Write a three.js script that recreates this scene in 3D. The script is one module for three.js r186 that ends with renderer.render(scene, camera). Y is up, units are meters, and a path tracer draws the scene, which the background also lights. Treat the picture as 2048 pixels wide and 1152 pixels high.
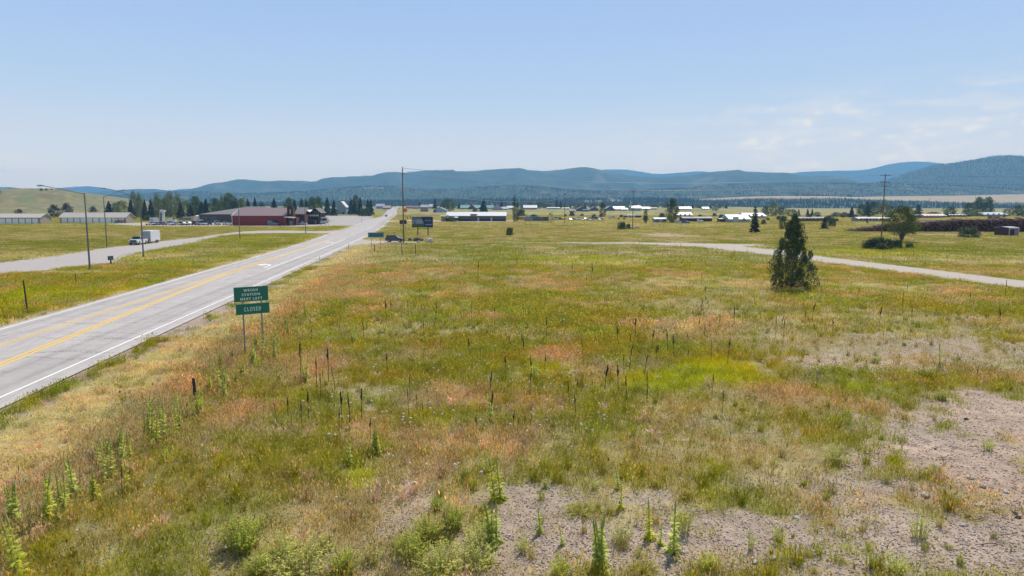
import * as THREE from 'three';
import { mergeGeometries } from 'three/addons/utils/BufferGeometryUtils.js';
import { createNoise2D } from 'simplex-noise';

// ---------------------------------------------------------------- camera, sky, sun, exposure
const CAM_H = 9, F = 1365, PITCH = Math.atan2(163, F), CP = Math.cos(PITCH), SP = Math.sin(PITCH);
const scene = new THREE.Scene(), HAZE = 0.00016, AL = 0.82;
const camera = new THREE.PerspectiveCamera(2 * Math.atan(576 / F) * 180 / Math.PI, 2048 / 1152, 0.5, 80000);
camera.position.set(0, CAM_H, 0);
camera.rotation.x = -PITCH;
const renderer = new THREE.WebGLRenderer();
renderer.toneMapping = THREE.LinearToneMapping;
renderer.toneMappingExposure = 1.3;
renderer.shadowMap.enabled = true;

const SUN_AZ = 25 * Math.PI / 180, SUN_EL = 53 * Math.PI / 180;
const sunDir = new THREE.Vector3(Math.sin(SUN_AZ) * Math.cos(SUN_EL), Math.sin(SUN_EL), -Math.cos(SUN_AZ) * Math.cos(SUN_EL));
const sun = new THREE.DirectionalLight(new THREE.Color().setRGB(1.0, 0.93, 0.80), 4.6);
sun.name = 'sun';
sun.position.copy(sunDir).multiplyScalar(900);
sun.castShadow = true;
Object.assign(sun.shadow.camera, { left: -500, right: 500, top: 500, bottom: -500, near: 1, far: 2500 });
sun.shadow.mapSize.set(4096, 4096);
scene.add(sun);
scene.fog = new THREE.FogExp2(new THREE.Color().setRGB(0.262, 0.60, 0.95), HAZE);

const rng = (seed) => () => { seed = (seed + 0x6d2b79f5) | 0; let t = Math.imul(seed ^ (seed >>> 15), 1 | seed); t = (t + Math.imul(t ^ (t >>> 7), 61 | t)) ^ t; return ((t ^ (t >>> 14)) >>> 0) / 4294967296; };
const R0 = rng(7);
const nA = createNoise2D(rng(11)), nB = createNoise2D(rng(12)), nC = createNoise2D(rng(13)), nD = createNoise2D(rng(14));
const fbm = (n, x, y, o = 3) => { let s = 0, a = 0.5; for (let i = 0; i < o; i++) { s += a * n(x, y); x *= 2.03; y *= 2.03; a *= 0.5; } return s; };
const clamp = (x, a = 0, b = 1) => Math.min(b, Math.max(a, x));
const sm = (a, b, x) => { const t = clamp((x - a) / (b - a)); return t * t * (3 - 2 * t); };
const mix = (a, b, t) => a + (b - a) * t;

const table = (pts) => (x) => { // smooth curve through points
  let i = 0; while (i < pts.length - 2 && x > pts[i + 1][0]) i++;
  const p0 = pts[Math.max(0, i - 1)], p1 = pts[i], p2 = pts[i + 1], p3 = pts[Math.min(pts.length - 1, i + 2)], h = p2[0] - p1[0], t = (x - p1[0]) / h;
  if (t < 0) return p1[1] + (p2[1] - p1[1]) * t; if (t > 1) return p2[1] + (p2[1] - p1[1]) * (t - 1);
  const m1 = p0 === p1 ? (p2[1] - p1[1]) / h : (p2[1] - p0[1]) / (p2[0] - p0[0]), m2 = p3 === p2 ? (p2[1] - p1[1]) / h : (p3[1] - p1[1]) / (p3[0] - p1[0]);
  const t2 = t * t, t3 = t2 * t;
  return (2 * t3 - 3 * t2 + 1) * p1[1] + (t3 - 2 * t2 + t) * h * m1 + (-2 * t3 + 3 * t2) * p2[1] + (t3 - t2) * h * m2;
};

{ // the sky: air that pales towards the horizon, and a bank of thin cloud low on the right
  const W = 2048, Hh = 1024, data = new Float32Array(W * Hh * 4);
  const airAt = [[0.61, 0.605, 0.48, 0.372, 0.27, 0.17, 0.13], [0.72, 0.722, 0.655, 0.553, 0.42, 0.27, 0.22], [0.82, 0.845, 0.863, 0.855, 0.68, 0.46, 0.39]].map((a) => table(a.map((v, i) => [[0, 4.7, 8.9, 16.3, 30, 60, 90][i], v])));
  const HAZE_GLOW = [0.14, 0.315, 0.49];
  for (let r = 0; r < Hh; r++) {
    const el = ((r + 0.5) / Hh - 0.5) * Math.PI, e = Math.max(0, el * 180 / Math.PI);
        for (let c = 0; c < W; c++) {
      const az = ((c + 0.5) / W - 0.5) * 2 * Math.PI, x = Math.cos(az) * Math.cos(el), y = Math.sin(el), z = Math.sin(az) * Math.cos(el);
      const cs = x * sunDir.x + y * sunDir.y + z * sunDir.z;
      // the air above the haze: what one sees from the ground, less the haze that is drawn on its own
      const path = Math.min(940 / Math.max(0.004, y), 17600 / Math.max(0.01, Math.abs(z)), 23000 / Math.max(0.01, Math.abs(x)));
      const T = Math.exp(-HAZE * path), air = [0, 1, 2].map((k) => Math.max(0, (airAt[k](e) / 1.3 - HAZE_GLOW[k] * (1 - T)) / T));
      const glow = Math.pow(clamp(cs * 0.5 + 0.5), 14) * 0.09;
      let cr = air[0] + glow, cg = air[1] + glow, cb = air[2] + glow * 0.9;
      const a = az * 180 / Math.PI + 90;                    // degrees right of straight ahead
      const aw = ((a + 540) % 360) - 180;
      if (e > 0.4 && e < 24) {
        const band = sm(2, 22, aw) * (1 - sm(70, 120, aw)) * sm(1.0, 3.5, e) * (1 - sm(5.2 + aw * 0.04, 8.6 + aw * 0.045, e));
        const small = sm(-60, -40, aw) * (1 - sm(-30, -24, aw)) * sm(0.8, 1.6, e) * (1 - sm(3, 4.2, e)) * 0.5;
        const n = fbm(nA, aw / 5.5 + e * 0.22, e / 1.05 - aw * 0.035, 5), n2 = fbm(nB, aw / 13, e / 2.6, 3);
        const d = sm(-0.3, 0.42, n + n2 * 0.7) * (band * 0.95 + small);
        const puff = sm(0.22, 0.5, fbm(nC, aw / 2.2, e / 0.55, 4) + n2 * 0.4) * band * 0.55;
        const k = clamp(d * 0.85 + puff * 0.7);
        const cl = [0.67 + puff * 0.16, 0.755 + puff * 0.1, 0.85].map((v, i) => (v / 1.3 - HAZE_GLOW[i] * (1 - T)) / T); cr = mix(cr, cl[0], k); cg = mix(cg, cl[1], k); cb = mix(cb, cl[2], k);
      }
      const o = (r * W + c) * 4;
      data[o] = cr; data[o + 1] = cg; data[o + 2] = cb; data[o + 3] = 1;
      if (el < 0) { data[o] = 0.34; data[o + 1] = 0.36; data[o + 2] = 0.33; }
    }
  }
  const t = new THREE.DataTexture(data, W, Hh, THREE.RGBAFormat, THREE.FloatType);
  t.mapping = THREE.EquirectangularReflectionMapping; t.magFilter = THREE.LinearFilter; t.needsUpdate = true;
  scene.background = t; scene.environment = t;
}

// ---------------------------------------------------------------- helpers
const V = (x, y, z) => new THREE.Vector3(x, y, z);
const lin = (r, g, b) => new THREE.Color().setRGB(r * AL, g * AL, b * AL);
const srgb = (r, g, b) => new THREE.Color().setRGB(r / 255, g / 255, b / 255, THREE.SRGBColorSpace);
const counts = new Map();
const numbered = (n) => { const k = counts.get(n) ?? 0; counts.set(n, k + 1); return k ? n + '_' + String(k).padStart(3, '0') : n; };
function tag(o, label, category, group, kind) {
  if (label) o.userData.label = label;
  if (category) o.userData.category = category;
  if (group) o.userData.group = group;
  if (kind) o.userData.kind = kind;
  return o;
}
function shadows(m) { m.castShadow = true; m.receiveShadow = true; return m; }
function thing(name, label, category, pos = V(0, 0, 0), turn = 0, group) {
  const o = new THREE.Group(); o.name = numbered(name); o.position.copy(pos); o.rotation.y = turn; scene.add(o);
  return tag(o, label, category, group);
}
function G(list) { // merge geometries: position, normal and, where all have them, uv and color
  const uv = list.every((g) => g.attributes.uv), col = list.every((g) => g.attributes.color);
  const out = list.map((g) => {
    const h = g.index ? g.toNonIndexed() : g.clone();
    for (const k of Object.keys(h.attributes)) if (!(k === 'position' || k === 'normal' || (k === 'uv' && uv) || (k === 'color' && col))) h.deleteAttribute(k);
    h.morphAttributes = {};
    return h;
  });
  return out.length === 1 ? out[0] : mergeGeometries(out);
}
function part(name, geo, m, parent) { // a mesh under its thing (or a one-mesh thing when the parent is the scene)
  const o = shadows(new THREE.Mesh(Array.isArray(geo) ? G(geo) : geo, m));
  o.name = parent === scene ? numbered(name) : name; parent.add(o); return o;
}
function copyOf(root, pos, turn = 0, s = 1, label, group) {
  const o = root.clone(); o.name = numbered(root.name.replace(/_\d{3}$/, '')); o.userData = { ...root.userData };
  o.position.copy(pos); o.rotation.set(0, turn, 0);
  if (Array.isArray(s)) o.scale.set(...s); else o.scale.setScalar(s);
  scene.add(o);
  if (label) o.userData.label = label;
  if (group) o.userData.group = group;
  return o;
}
const bx = (w, h, d, x = 0, y = 0, z = 0, ry = 0, rz = 0, rx = 0) => { const g = new THREE.BoxGeometry(w, h, d); if (rx) g.rotateX(rx); if (rz) g.rotateZ(rz); if (ry) g.rotateY(ry); return g.translate(x, y, z); };
function rod(a, b, r0, r1 = r0, seg = 6) {
  const d = b.clone().sub(a), g = new THREE.CylinderGeometry(r1, r0, d.length(), seg, 1);
  g.applyQuaternion(new THREE.Quaternion().setFromUnitVectors(V(0, 1, 0), d.clone().normalize()));
  return g.translate((a.x + b.x) / 2, (a.y + b.y) / 2, (a.z + b.z) / 2);
}
function extr(pts, depth, bevel = 0) { // outline in x-y, extruded along z, centred
  const s = new THREE.Shape(pts.map((p) => new THREE.Vector2(p[0], p[1])));
  const g = new THREE.ExtrudeGeometry(s, { depth: depth - 2 * bevel, bevelEnabled: bevel > 0, bevelThickness: bevel, bevelSize: bevel, bevelOffset: -bevel, bevelSegments: 2, curveSegments: 4 });
  return g.translate(0, 0, -depth / 2 + bevel);
}
function tris(pos, col) { // loose triangles
  const g = new THREE.BufferGeometry(); g.setAttribute('position', new THREE.Float32BufferAttribute(pos, 3));
  if (col) g.setAttribute('color', new THREE.Float32BufferAttribute(col, 3));
  g.computeVertexNormals(); return g;
}
const std = (color, roughness = 0.8, more = {}) => new THREE.MeshStandardMaterial({ color, roughness, ...more });
function noiseTexture(size, f, repeat = 1, srgbMap = true) {
  const d = new Uint8Array(size * size * 4);
  for (let y = 0; y < size; y++) for (let x = 0; x < size; x++) { const v = f(x / size, y / size), o = (y * size + x) * 4; const a = Array.isArray(v) ? v : [v, v, v]; for (let k = 0; k < 3; k++) d[o + k] = clamp(a[k]) * 255; d[o + 3] = 255; }
  const t = new THREE.DataTexture(d, size, size); t.wrapS = t.wrapT = THREE.RepeatWrapping; t.magFilter = THREE.LinearFilter; t.repeat.set(repeat, repeat);
  if (srgbMap) t.colorSpace = THREE.SRGBColorSpace; t.needsUpdate = true; return t;
}
// noise that wraps at 1
const wrapN = (n, f, seed = 0) => (u, v) => { const a = u * 2 * Math.PI, b = v * 2 * Math.PI, k = f / (2 * Math.PI); return (n(Math.cos(a) * k + seed, Math.cos(b) * k + Math.sin(a) * k * 1.7) + n(Math.sin(a) * k + 31 + seed, Math.sin(b) * k + 17)) * 0.5; };
function canvasMap(w, h, draw) {
  const c = document.createElement('canvas'); c.width = w; c.height = h; draw(c.getContext('2d'), w, h);
  const t = new THREE.CanvasTexture(c); t.colorSpace = THREE.SRGBColorSpace; t.magFilter = THREE.LinearFilter; return t;
}
const ORD = ['first', 'second', 'third', 'fourth', 'fifth', 'sixth', 'seventh', 'eighth', 'ninth', 'tenth', 'eleventh', 'twelfth', 'thirteenth', 'fourteenth', 'fifteenth', 'sixteenth', 'seventeenth', 'eighteenth', 'nineteenth', 'twentieth', 'twenty-first', 'twenty-second', 'twenty-third', 'twenty-fourth', 'twenty-fifth', 'twenty-sixth', 'twenty-seventh', 'twenty-eighth', 'twenty-ninth', 'thirtieth', ...['first', 'second', 'third', 'fourth', 'fifth', 'sixth', 'seventh', 'eighth', 'ninth'].map((s) => 'thirty-' + s), 'fortieth'];

// ---------------------------------------------------------------- the lie of the land
// x of the highway's right edge line at a distance d ahead
const lineR = table([[-120, -7.5], [-40, -16.3], [31.5, -24.3], [86, -30.4], [157, -38.6], [234, -48.2], [320, -60.3], [428, -77.6], [620, -107], [732, -124.5], [1130, -190], [1660, -270], [2100, -335]]);
const lineL = (d) => lineR(d) - 11.4 - 2.2 * sm(150, 260, d) * (1 - sm(420, 600, d));
const paveR = (d) => lineR(d) + 1.15, paveL = (d) => lineL(d) - 0.55;

function rise(X, D) {
  const a = D > 50 ? X / D : 0;
  const r = 5.5 * sm(650, 1200, D) + 4 * sm(1200, 1900, D);
  return r * (1 - 0.6 * sm(0.26, 0.45, a)) ;
}
const pathMid = table([[-40, 60], [60, 62], [78, 60.2], [93, 57.2], [117, 53.6], [142, 49], [156, 44], [164, 36], [169, 20]]);
function calm(X, D) { // 1 where the ground may roll
  let k = sm(3, 9, X - paveR(D)) * (1 - sm(140, 200, D));
  if (D > 40) k *= sm(4, 10, Math.abs(X - pathMid(Math.min(D, 169))));
  return k;
}
function ground(X, D) {
  const k = calm(X, D);
  return -0.07 + rise(X, D) + (k > 0 ? k * (0.16 * nA(X / 17, D / 17) + 0.05 * nB(X / 5, D / 5)) : 0);
}
// where the line of sight through a point of the picture meets the ground
const ray = (u, v) => { const y = -(v - 576) / F; return [(u - 1024) / F, y * CP - SP, CP + y * SP]; };
function at(u, v) {
  const r = ray(u, v); let d0 = 4, d1 = 4;
  for (let i = 0; i < 700; i++) { d1 = d0 * 1.012; const t = d1 / r[2]; if (CAM_H + r[1] * t < ground(r[0] * t, d1)) break; d0 = d1; }
  for (let i = 0; i < 30; i++) { const d = (d0 + d1) / 2, t = d / r[2]; if (CAM_H + r[1] * t < ground(r[0] * t, d)) d1 = d; else d0 = d; }
  const t = d0 / r[2]; return V(r[0] * t, ground(r[0] * t, d0), -d0);
}
const depthOf = (D, y = 0) => D * CP + (CAM_H - y) * SP;
const atD = (u, D) => { const X = (u - 1024) / F * depthOf(D); return V(X, ground(X, D), -D); };
const yAt = (v, D) => { const r = ray(1024, v); return CAM_H + D * r[1] / r[2]; };
const metres = (px, D) => px * depthOf(D) / F;

// ---------------------------------------------------------------- what grows where
// G olive green, L lime, R rusty dry grass, S straw, K thin khaki, B bare gravel, E bare earth
const KINDS = ['G', 'L', 'R', 'S', 'K', 'B', 'E'];
const COL = { G: [0.21, 0.215, 0.025], L: [0.40, 0.385, 0.012], R: [0.46, 0.345, 0.195], S: [0.56, 0.455, 0.20], K: [0.33, 0.275, 0.10], B: [0.45, 0.34, 0.27], E: [0.47, 0.335, 0.25] };
const PATCH = [
  // u, v, half width, half height (in the picture), kind, strength
  [560, 905, 150, 45, 'G', 0.85], [620, 950, 150, 38, 'G', 0.80], [720, 955, 50, 25, 'L', 0.70], [930, 690, 200, 26, 'G', 0.60], [880, 742, 170, 24, 'G', 0.70], [1000, 525, 90, 20, 'G', 0.85], [960, 503, 80, 9, 'G', 0.80],
  [1150, 640, 220, 34, 'G', 0.75], [1080, 600, 130, 20, 'G', 0.80], [1250, 705, 160, 36, 'G', 0.80], [1150, 832, 140, 24, 'G', 0.80], [1050, 782, 120, 28, 'G', 0.60], [640, 695, 70, 50, 'L', 0.50], [560, 650, 60, 30, 'G', 0.50],
  [700, 612, 90, 18, 'G', 0.60], [1690, 785, 100, 13, 'G', 0.80], [1730, 612, 150, 15, 'G', 0.60], [1930, 622, 160, 13, 'G', 0.80], [1430, 742, 85, 25, 'L', 1.00], [1335, 762, 90, 22, 'L', 0.90], [1500, 768, 65, 10, 'L', 0.90], [1380, 764, 60, 12, 'L', 1.00],
  [940, 812, 80, 22, 'L', 0.50], [875, 842, 95, 28, 'G', 0.90], [880, 850, 60, 18, 'L', 0.60], [1730, 776, 75, 8, 'L', 0.80], [470, 935, 60, 24, 'G', 0.60], [1080, 738, 60, 16, 'L', 0.50],
  [485, 832, 60, 26, 'R', 0.90], [890, 798, 90, 20, 'R', 0.80], [640, 728, 70, 24, 'R', 0.70], [760, 562, 110, 12, 'R', 0.42], [700, 590, 80, 13, 'R', 0.49], [1110, 570, 70, 9, 'R', 0.63], [1110, 716, 50, 13, 'R', 0.90], [1330, 652, 120, 14, 'R', 0.56],
  [1260, 612, 140, 10, 'R', 0.42], [900, 882, 130, 26, 'R', 0.70], [1030, 900, 70, 40, 'R', 0.75], [720, 880, 60, 30, 'R', 0.70], [830, 945, 100, 34, 'R', 0.75], [560, 868, 120, 18, 'R', 0.60], [1540, 792, 75, 20, 'R', 0.60], [1085, 818, 65, 17, 'R', 0.70],
  [1500, 655, 110, 12, 'R', 0.42], [880, 545, 80, 6, 'R', 0.42], [1450, 566, 150, 14, 'S', 0.70], [1330, 575, 90, 9, 'S', 0.50], [1640, 690, 220, 22, 'K', 0.70], [1850, 705, 220, 40, 'B', 0.75], [1700, 725, 120, 22, 'B', 0.55], [1580, 722, 70, 26, 'B', 0.50],
  [1990, 960, 260, 150, 'E', 0.98], [2100, 860, 200, 80, 'E', 0.95], [1830, 1100, 330, 80, 'B', 0.90], [1420, 1085, 260, 75, 'B', 0.72], [1180, 1100, 340, 55, 'B', 0.68], [1070, 1015, 130, 46, 'B', 0.72], [800, 1025, 70, 60, 'B', 0.64], [720, 1125, 110, 44, 'B', 0.42],
  [230, 1090, 70, 36, 'B', 0.38], [1700, 985, 170, 50, 'B', 0.70], [1860, 865, 150, 30, 'B', 0.60], [1300, 1000, 90, 24, 'B', 0.42], [1990, 812, 100, 26, 'E', 0.90], [1540, 900, 120, 26, 'K', 0.60], [1250, 900, 160, 36, 'K', 0.50], [1700, 880, 120, 26, 'G', 0.35], [1600, 850, 150, 20, 'G', 0.50],
  [1760, 652, 340, 56, 'K', 0.5], [1420, 592, 220, 26, 'K', 0.4], [1700, 575, 200, 14, 'S', 0.4], [1620, 640, 160, 14, 'S', 0.35], [1930, 680, 160, 26, 'B', 0.4], [1560, 850, 200, 26, 'B', 0.35], [600, 915, 150, 36, 'G', 0.9],
  [1900, 503, 260, 14, 'G', 0.80], [1750, 508, 150, 7, 'L', 0.60], [1960, 520, 160, 9, 'S', 0.40], [1150, 470, 300, 10, 'R', 0.32], [1050, 452, 260, 5, 'K', 0.60], [1335, 471, 60, 5, 'E', 0.90], [1310, 480, 40, 4, 'E', 0.50], [1450, 478, 130, 6, 'R', 0.42], [1520, 486, 90, 4, 'G', 0.70],
  [1280, 524, 200, 12, 'L', 0.45], [1100, 517, 120, 10, 'L', 0.40], [1430, 525, 130, 12, 'G', 0.50], [1350, 505, 200, 6, 'R', 0.28],
  [60, 595, 130, 28, 'L', 0.55], [200, 560, 160, 14, 'G', 0.60], [120, 470, 160, 8, 'R', 0.35], [100, 488, 140, 8, 'G', 0.70], [60, 512, 120, 7, 'S', 0.50], [420, 500, 70, 8, 'R', 0.35], [520, 490, 120, 8, 'G', 0.50], [150, 545, 140, 4, 'S', 0.80], [330, 512, 60, 6, 'S', 0.60],
  [1950, 437, 130, 3.5, 'L', 0.80], [1900, 444, 140, 1.6, 'S', 1.00], [1780, 466, 180, 4, 'K', 0.60], [1600, 446, 160, 5, 'G', 0.60], [1900, 470, 90, 2.4, 'E', 0.80], [1100, 428, 60, 4, 'L', 0.70], [950, 424, 90, 3, 'L', 0.60], [1420, 424, 60, 4, 'G', 0.60],
].map(([u, v, w, h, k, s]) => { const p = at(u, v), n = at(u, v + h), f = at(u, Math.max(v - h, 415.5)); return { x: p.x, d: (-n.z - f.z) / 2, w: metres(w, -p.z), h: Math.max(0.5, (n.z - f.z) / 2), k: KINDS.indexOf(k), s }; });
const wts = new Float32Array(7);
function veg(X, D) {
  wts.fill(0);
  const s = X - paveR(D), sl = paveL(D) - X;
  const a = fbm(nA, X / 15, D / 19), b = fbm(nB, X / 9 + 9, D / 12), c = fbm(nC, X / 2.6, D / 2.6), far = sm(180, 420, D);
  if (s > -0.3) {
    const q = s + c * 1.3 + a * 1.2;
    let f = [0.36 + 0.9 * sm(-0.12, 0.3, a), 0.35 * sm(0.3, 0.55, a + c * 0.3), 0.95 * sm(0.0, 0.35, b), 0.15 + 0.3 * sm(0.1, 0.5, c), 0.5, 0.1 + 0.3 * sm(0.1, 0.5, c - b), 0];
    if (far > 0) { const g = [0.42 + a, 0.2 + a * 0.4, 0.42 + b * 0.9, 0.45 - b * 0.4 + c * 0.3, 0.4, 0, 0]; f = f.map((v, i) => Math.max(0, mix(v, g[i], far))); }
    for (let i = 0; i < 7; i++) wts[i] = f[i];
    if (D < 190) {
      const edge = [0, 0, 0, 0, 0, 0, 0]; let k = 1;
      if (q < 0.75) edge[5] = 1; else if (q < 1.8) { edge[0] = 0.9 * sm(-0.15, 0.2, c + a * 0.6); edge[5] = 1 - edge[0]; } else if (q < 5.4) { edge[3] = 0.95; edge[0] = 0.06 + 0.4 * sm(0.2, 0.45, c); edge[2] = 0.3 * sm(3.6, 5.4, q); }
      else if (q < 8.1) { edge[2] = 0.9; edge[3] = 0.2; edge[0] = 0.5 * sm(0.1, 0.4, c); } else { edge[0] = 0.45; edge[1] = 0.25; edge[2] = 0.5; k = 1 - sm(9, 11.5, q); }
      for (let i = 0; i < 7; i++) wts[i] = mix(wts[i], edge[i], k);
    }
  } else if (sl > -0.3) {
    const q = sl + c * 0.7, fr = sm(-88, -97, X);
    wts[0] = 0.6 + 0.4 * a; wts[1] = (0.3 + a * 0.6) * (1 - fr); wts[2] = 0.7 * sm(-0.05, 0.35, b) + fr * 0.3 * sm(-0.3, 0.2, b); wts[3] = 0.12 + fr * 0.1; wts[4] = 0.15 + fr * 0.2;
    if (q < 0.5) { wts.fill(0); wts[5] = 1; } else if (q < 1.7) { wts[3] += 0.8; wts[0] *= 0.5; }
    if (far > 0) { wts[1] += 0.35 * far; wts[2] *= 1 - 0.6 * far; }
  } else { wts[5] = 1; }
  for (const p of PATCH) {
    const dx = (X - p.x) / p.w, dd = (D - p.d) / p.h; if (dx * dx + dd * dd > 2.2) continue;
    const k = p.s * (1 - sm(0.5, 1.3, Math.hypot(dx, dd) + 0.62 * c + 0.3 * b + 0.25 * nD(X * 1.1, D * 1.1))); if (k <= 0) continue;
    for (let i = 0; i < 7; i++) wts[i] *= 1 - k; wts[p.k] += k;
  }
  const pw = 1 + 0.8 * (1 - sm(150, 260, D)); let t = 0; for (let i = 0; i < 7; i++) { wts[i] = Math.pow(Math.max(0, wts[i]), pw); t += wts[i]; }
  for (let i = 0; i < 7; i++) wts[i] /= t || 1;
  return wts;
}
// ---------------------------------------------------------------- ground: one sheet out to the hills
function speckle(size, seed, stones, rMin, rMax, amp, base) {
  const a = new Float32Array(size * size).fill(base), r = rng(seed), n1 = wrapN(nA, 9, seed), n2 = wrapN(nB, 40, seed);
  for (let y = 0; y < size; y++) for (let x = 0; x < size; x++) a[y * size + x] += n1(x / size, y / size) * 0.10 + n2(x / size, y / size) * 0.12 + (r() - 0.5) * 0.12;
  for (let i = 0; i < stones; i++) {
    const cx = r() * size, cy = r() * size, rx = mix(rMin, rMax, r() ** 3), ry = rx * (0.55 + 0.45 * r()), th = r() * 3.14, c = Math.cos(th), s = Math.sin(th), v = base + (r() - 0.45) * amp;
    for (let y = -Math.ceil(rx); y <= rx; y++) for (let x = -Math.ceil(rx); x <= rx; x++) { const p = (x * c + y * s) / rx, q = (y * c - x * s) / ry; if (p * p + q * q <= 1) a[((cy + y + size) % size | 0) * size + ((cx + x + size) % size | 0)] = v; }
  }
  return a;
}
function arrayTexture(a, size, repeat, srgbMap = false) { const t = noiseTexture(size, (u, v) => a[Math.round(v * size) * size + Math.round(u * size)], 1, srgbMap); t.repeat.set(repeat, repeat); return t; }
const gArr = speckle(1024, 5, 15000, 1.2, 7, 0.62, 0.72);
const gTex = arrayTexture(gArr, 1024, 1);
{
  const xs = [], ds = [];
  { const half = []; let x = 0, st = 0.34; while (x < 17500) { half.push(x); st = x < 26 ? 0.34 : x < 110 ? Math.min(0.34 + (x - 26) * 0.02, 1.6) : x * 0.03; x += st; } for (let i = half.length - 1; i > 0; i--) xs.push(-half[i]); xs.push(...half); }
  { let d = -14200; while (d < 13600) { ds.push(d); d += d < -160 ? Math.min(1500, -160 - d + 20) : d < 8 ? Math.max(0.5, (8 - d) * 0.08) : d < 26 ? 0.32 : d * 0.0135; } }
  const nx = xs.length, nd = ds.length, pos = new Float32Array(nx * nd * 3), col = new Float32Array(nx * nd * 3), uv = new Float32Array(nx * nd * 2), idx = [];
  for (let j = 0, o = 0; j < nd; j++) for (let i = 0; i < nx; i++, o++) {
    const X = xs[i], D = ds[j];
    pos[o * 3] = X; pos[o * 3 + 1] = ground(X, D); pos[o * 3 + 2] = -D; uv[o * 2] = X / 3.2; uv[o * 2 + 1] = D / 3.2;
    const w = veg(X, D), n = 1 + 0.22 * nD(X / 0.9, D / 0.9) + 0.16 * fbm(nC, X / 6, D / 6, 2);
    const near = 1 - sm(60, 240, D);                        // under standing grass one sees the litter and soil between the blades
    for (let c = 0; c < 3; c++) {
      let v = 0; for (let k = 0; k < 7; k++) v += w[k] * COL[KINDS[k]][c] * (k < 5 ? mix(1, 0.95, near) : 1);
      const litter = [0.42, 0.32, 0.165][c];
      v = mix(v, litter, near * 0.30 * (1 - w[5] - w[6]));
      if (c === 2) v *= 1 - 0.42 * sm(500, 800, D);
      if (w[6] > 0.3 && near > 0) v *= 1 + w[6] * (0.16 * nB(X / 0.5, D / 3.5) + 0.14 * nA(X / 0.25, D / 0.3));
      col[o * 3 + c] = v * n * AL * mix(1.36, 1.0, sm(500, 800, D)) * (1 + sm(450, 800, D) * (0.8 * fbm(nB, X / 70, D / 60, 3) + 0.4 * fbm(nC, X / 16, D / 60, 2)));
    }
  }
  for (let j = 0; j < nd - 1; j++) for (let i = 0; i < nx - 1; i++) { const a = j * nx + i; idx.push(a, a + 1, a + nx, a + 1, a + nx + 1, a + nx); }
  const g = new THREE.BufferGeometry();
  g.setAttribute('position', new THREE.BufferAttribute(pos, 3)); g.setAttribute('color', new THREE.BufferAttribute(col, 3)); g.setAttribute('uv', new THREE.BufferAttribute(uv, 2)); g.setIndex(idx); g.computeVertexNormals();
  tag(part('ground', g, std(0xffffff, 0.95, { vertexColors: true, map: gTex, bumpMap: gTex, bumpScale: 0.03 }), scene), null, null, null, 'structure');
}

// ---------------------------------------------------------------- roads
function strip(dList, left, right, y, uvScale = 1) { // a sheet between two edges, along the highway
  const pos = [], uv = [], idx = [];
  dList.forEach((d, i) => {
    const l = left(d), r = right(d), h = rise((l + r) / 2, d) + y;
    pos.push(l, h, -d, r, h, -d); uv.push(0, d / uvScale, 1, d / uvScale);
    if (i) { const a = 2 * i - 2; idx.push(a, a + 1, a + 2, a + 1, a + 3, a + 2); }
  });
  const g = new THREE.BufferGeometry(); g.setAttribute('position', new THREE.Float32BufferAttribute(pos, 3)); g.setAttribute('uv', new THREE.Float32BufferAttribute(uv, 2)); g.setIndex(idx); g.computeVertexNormals(); return g;
}
const steps = (a, b, s) => { const o = []; for (let d = a; d < b; d += Math.max(s, d * 0.02)) o.push(d); o.push(b); return o; };
function asphalt(seed, tint, tracks) { // u across the road, v along it
  const W = 1024, H = 1024, r = rng(seed), sp = speckle(1024, seed, 9000, 0.8, 2.2, 0.16, 0), n = wrapN(nC, 7, seed), n2 = wrapN(nA, 3, seed + 5), d = new Uint8Array(W * H * 4);
  const jit = new Float32Array(W); for (let x = 0; x < W; x++) jit[x] = nB(x / 7, seed) * 0.4 + nB(x / 40, seed + 3) * 0.6;
  const cracks = []; for (let i = 0; i < 34; i++) cracks.push([r() * H, r() * W * 0.8, (0.15 + r() * 0.5) * W, r() * 9]);
  for (let y = 0; y < H; y++) for (let x = 0; x < W; x++) {
    let v = 1 + sp[y * W + x] * 0.9 + jit[x] * 0.035 + n(x / W, y / H) * 0.07 + n2(x / W, y / H) * 0.06;
    for (const [c, w, k] of tracks) { const q = (x / W - c) / w + 0.12 * n2(x / W, y / H); v -= k * Math.exp(-q * q) * (0.8 + 0.5 * n(x / W, y / H)); }
    for (const [cy, cx, len, ph] of cracks) if (x > cx && x < cx + len && Math.abs(y - cy - 7 * Math.sin(x / 60 + ph) - 4 * nD(x / 14, ph)) < 1.9) v -= 0.3;
    const o = (y * W + x) * 4; for (let c = 0; c < 3; c++) d[o + c] = clamp(AL * tint[c] * v) * 255; d[o + 3] = 255;
  }
  const t = new THREE.DataTexture(d, W, H); t.wrapS = THREE.ClampToEdgeWrapping; t.wrapT = THREE.RepeatWrapping; t.magFilter = THREE.LinearFilter; t.needsUpdate = true; return t;
}
const lane = (m) => 1 - (m + 1.15) / 13.1;                   // metres left of the right edge line -> u
const hwTex = asphalt(21, [0.485, 0.44, 0.42], [[lane(0.95), 0.022, 0.19], [lane(1.35), 0.05, 0.05], [lane(2.75), 0.022, 0.19], [lane(2.5), 0.05, 0.05], [lane(8.9), 0.022, 0.17], [lane(10.5), 0.022, 0.17], [lane(5), 0.04, 0.03], [lane(1.9), 0.012, 0.05], [1, 0.05, -0.08], [0, 0.04, -0.08]]);
hwTex.repeat.set(1, 1);
const struct = (name, g, m) => tag(part(name, g, m, scene), null, null, null, 'structure');
const highway = struct('road', strip(steps(-100, 2100, 2.5), paveL, paveR, 0.0, 38), std(0xffffff, 0.88, { map: hwTex }));
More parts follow.
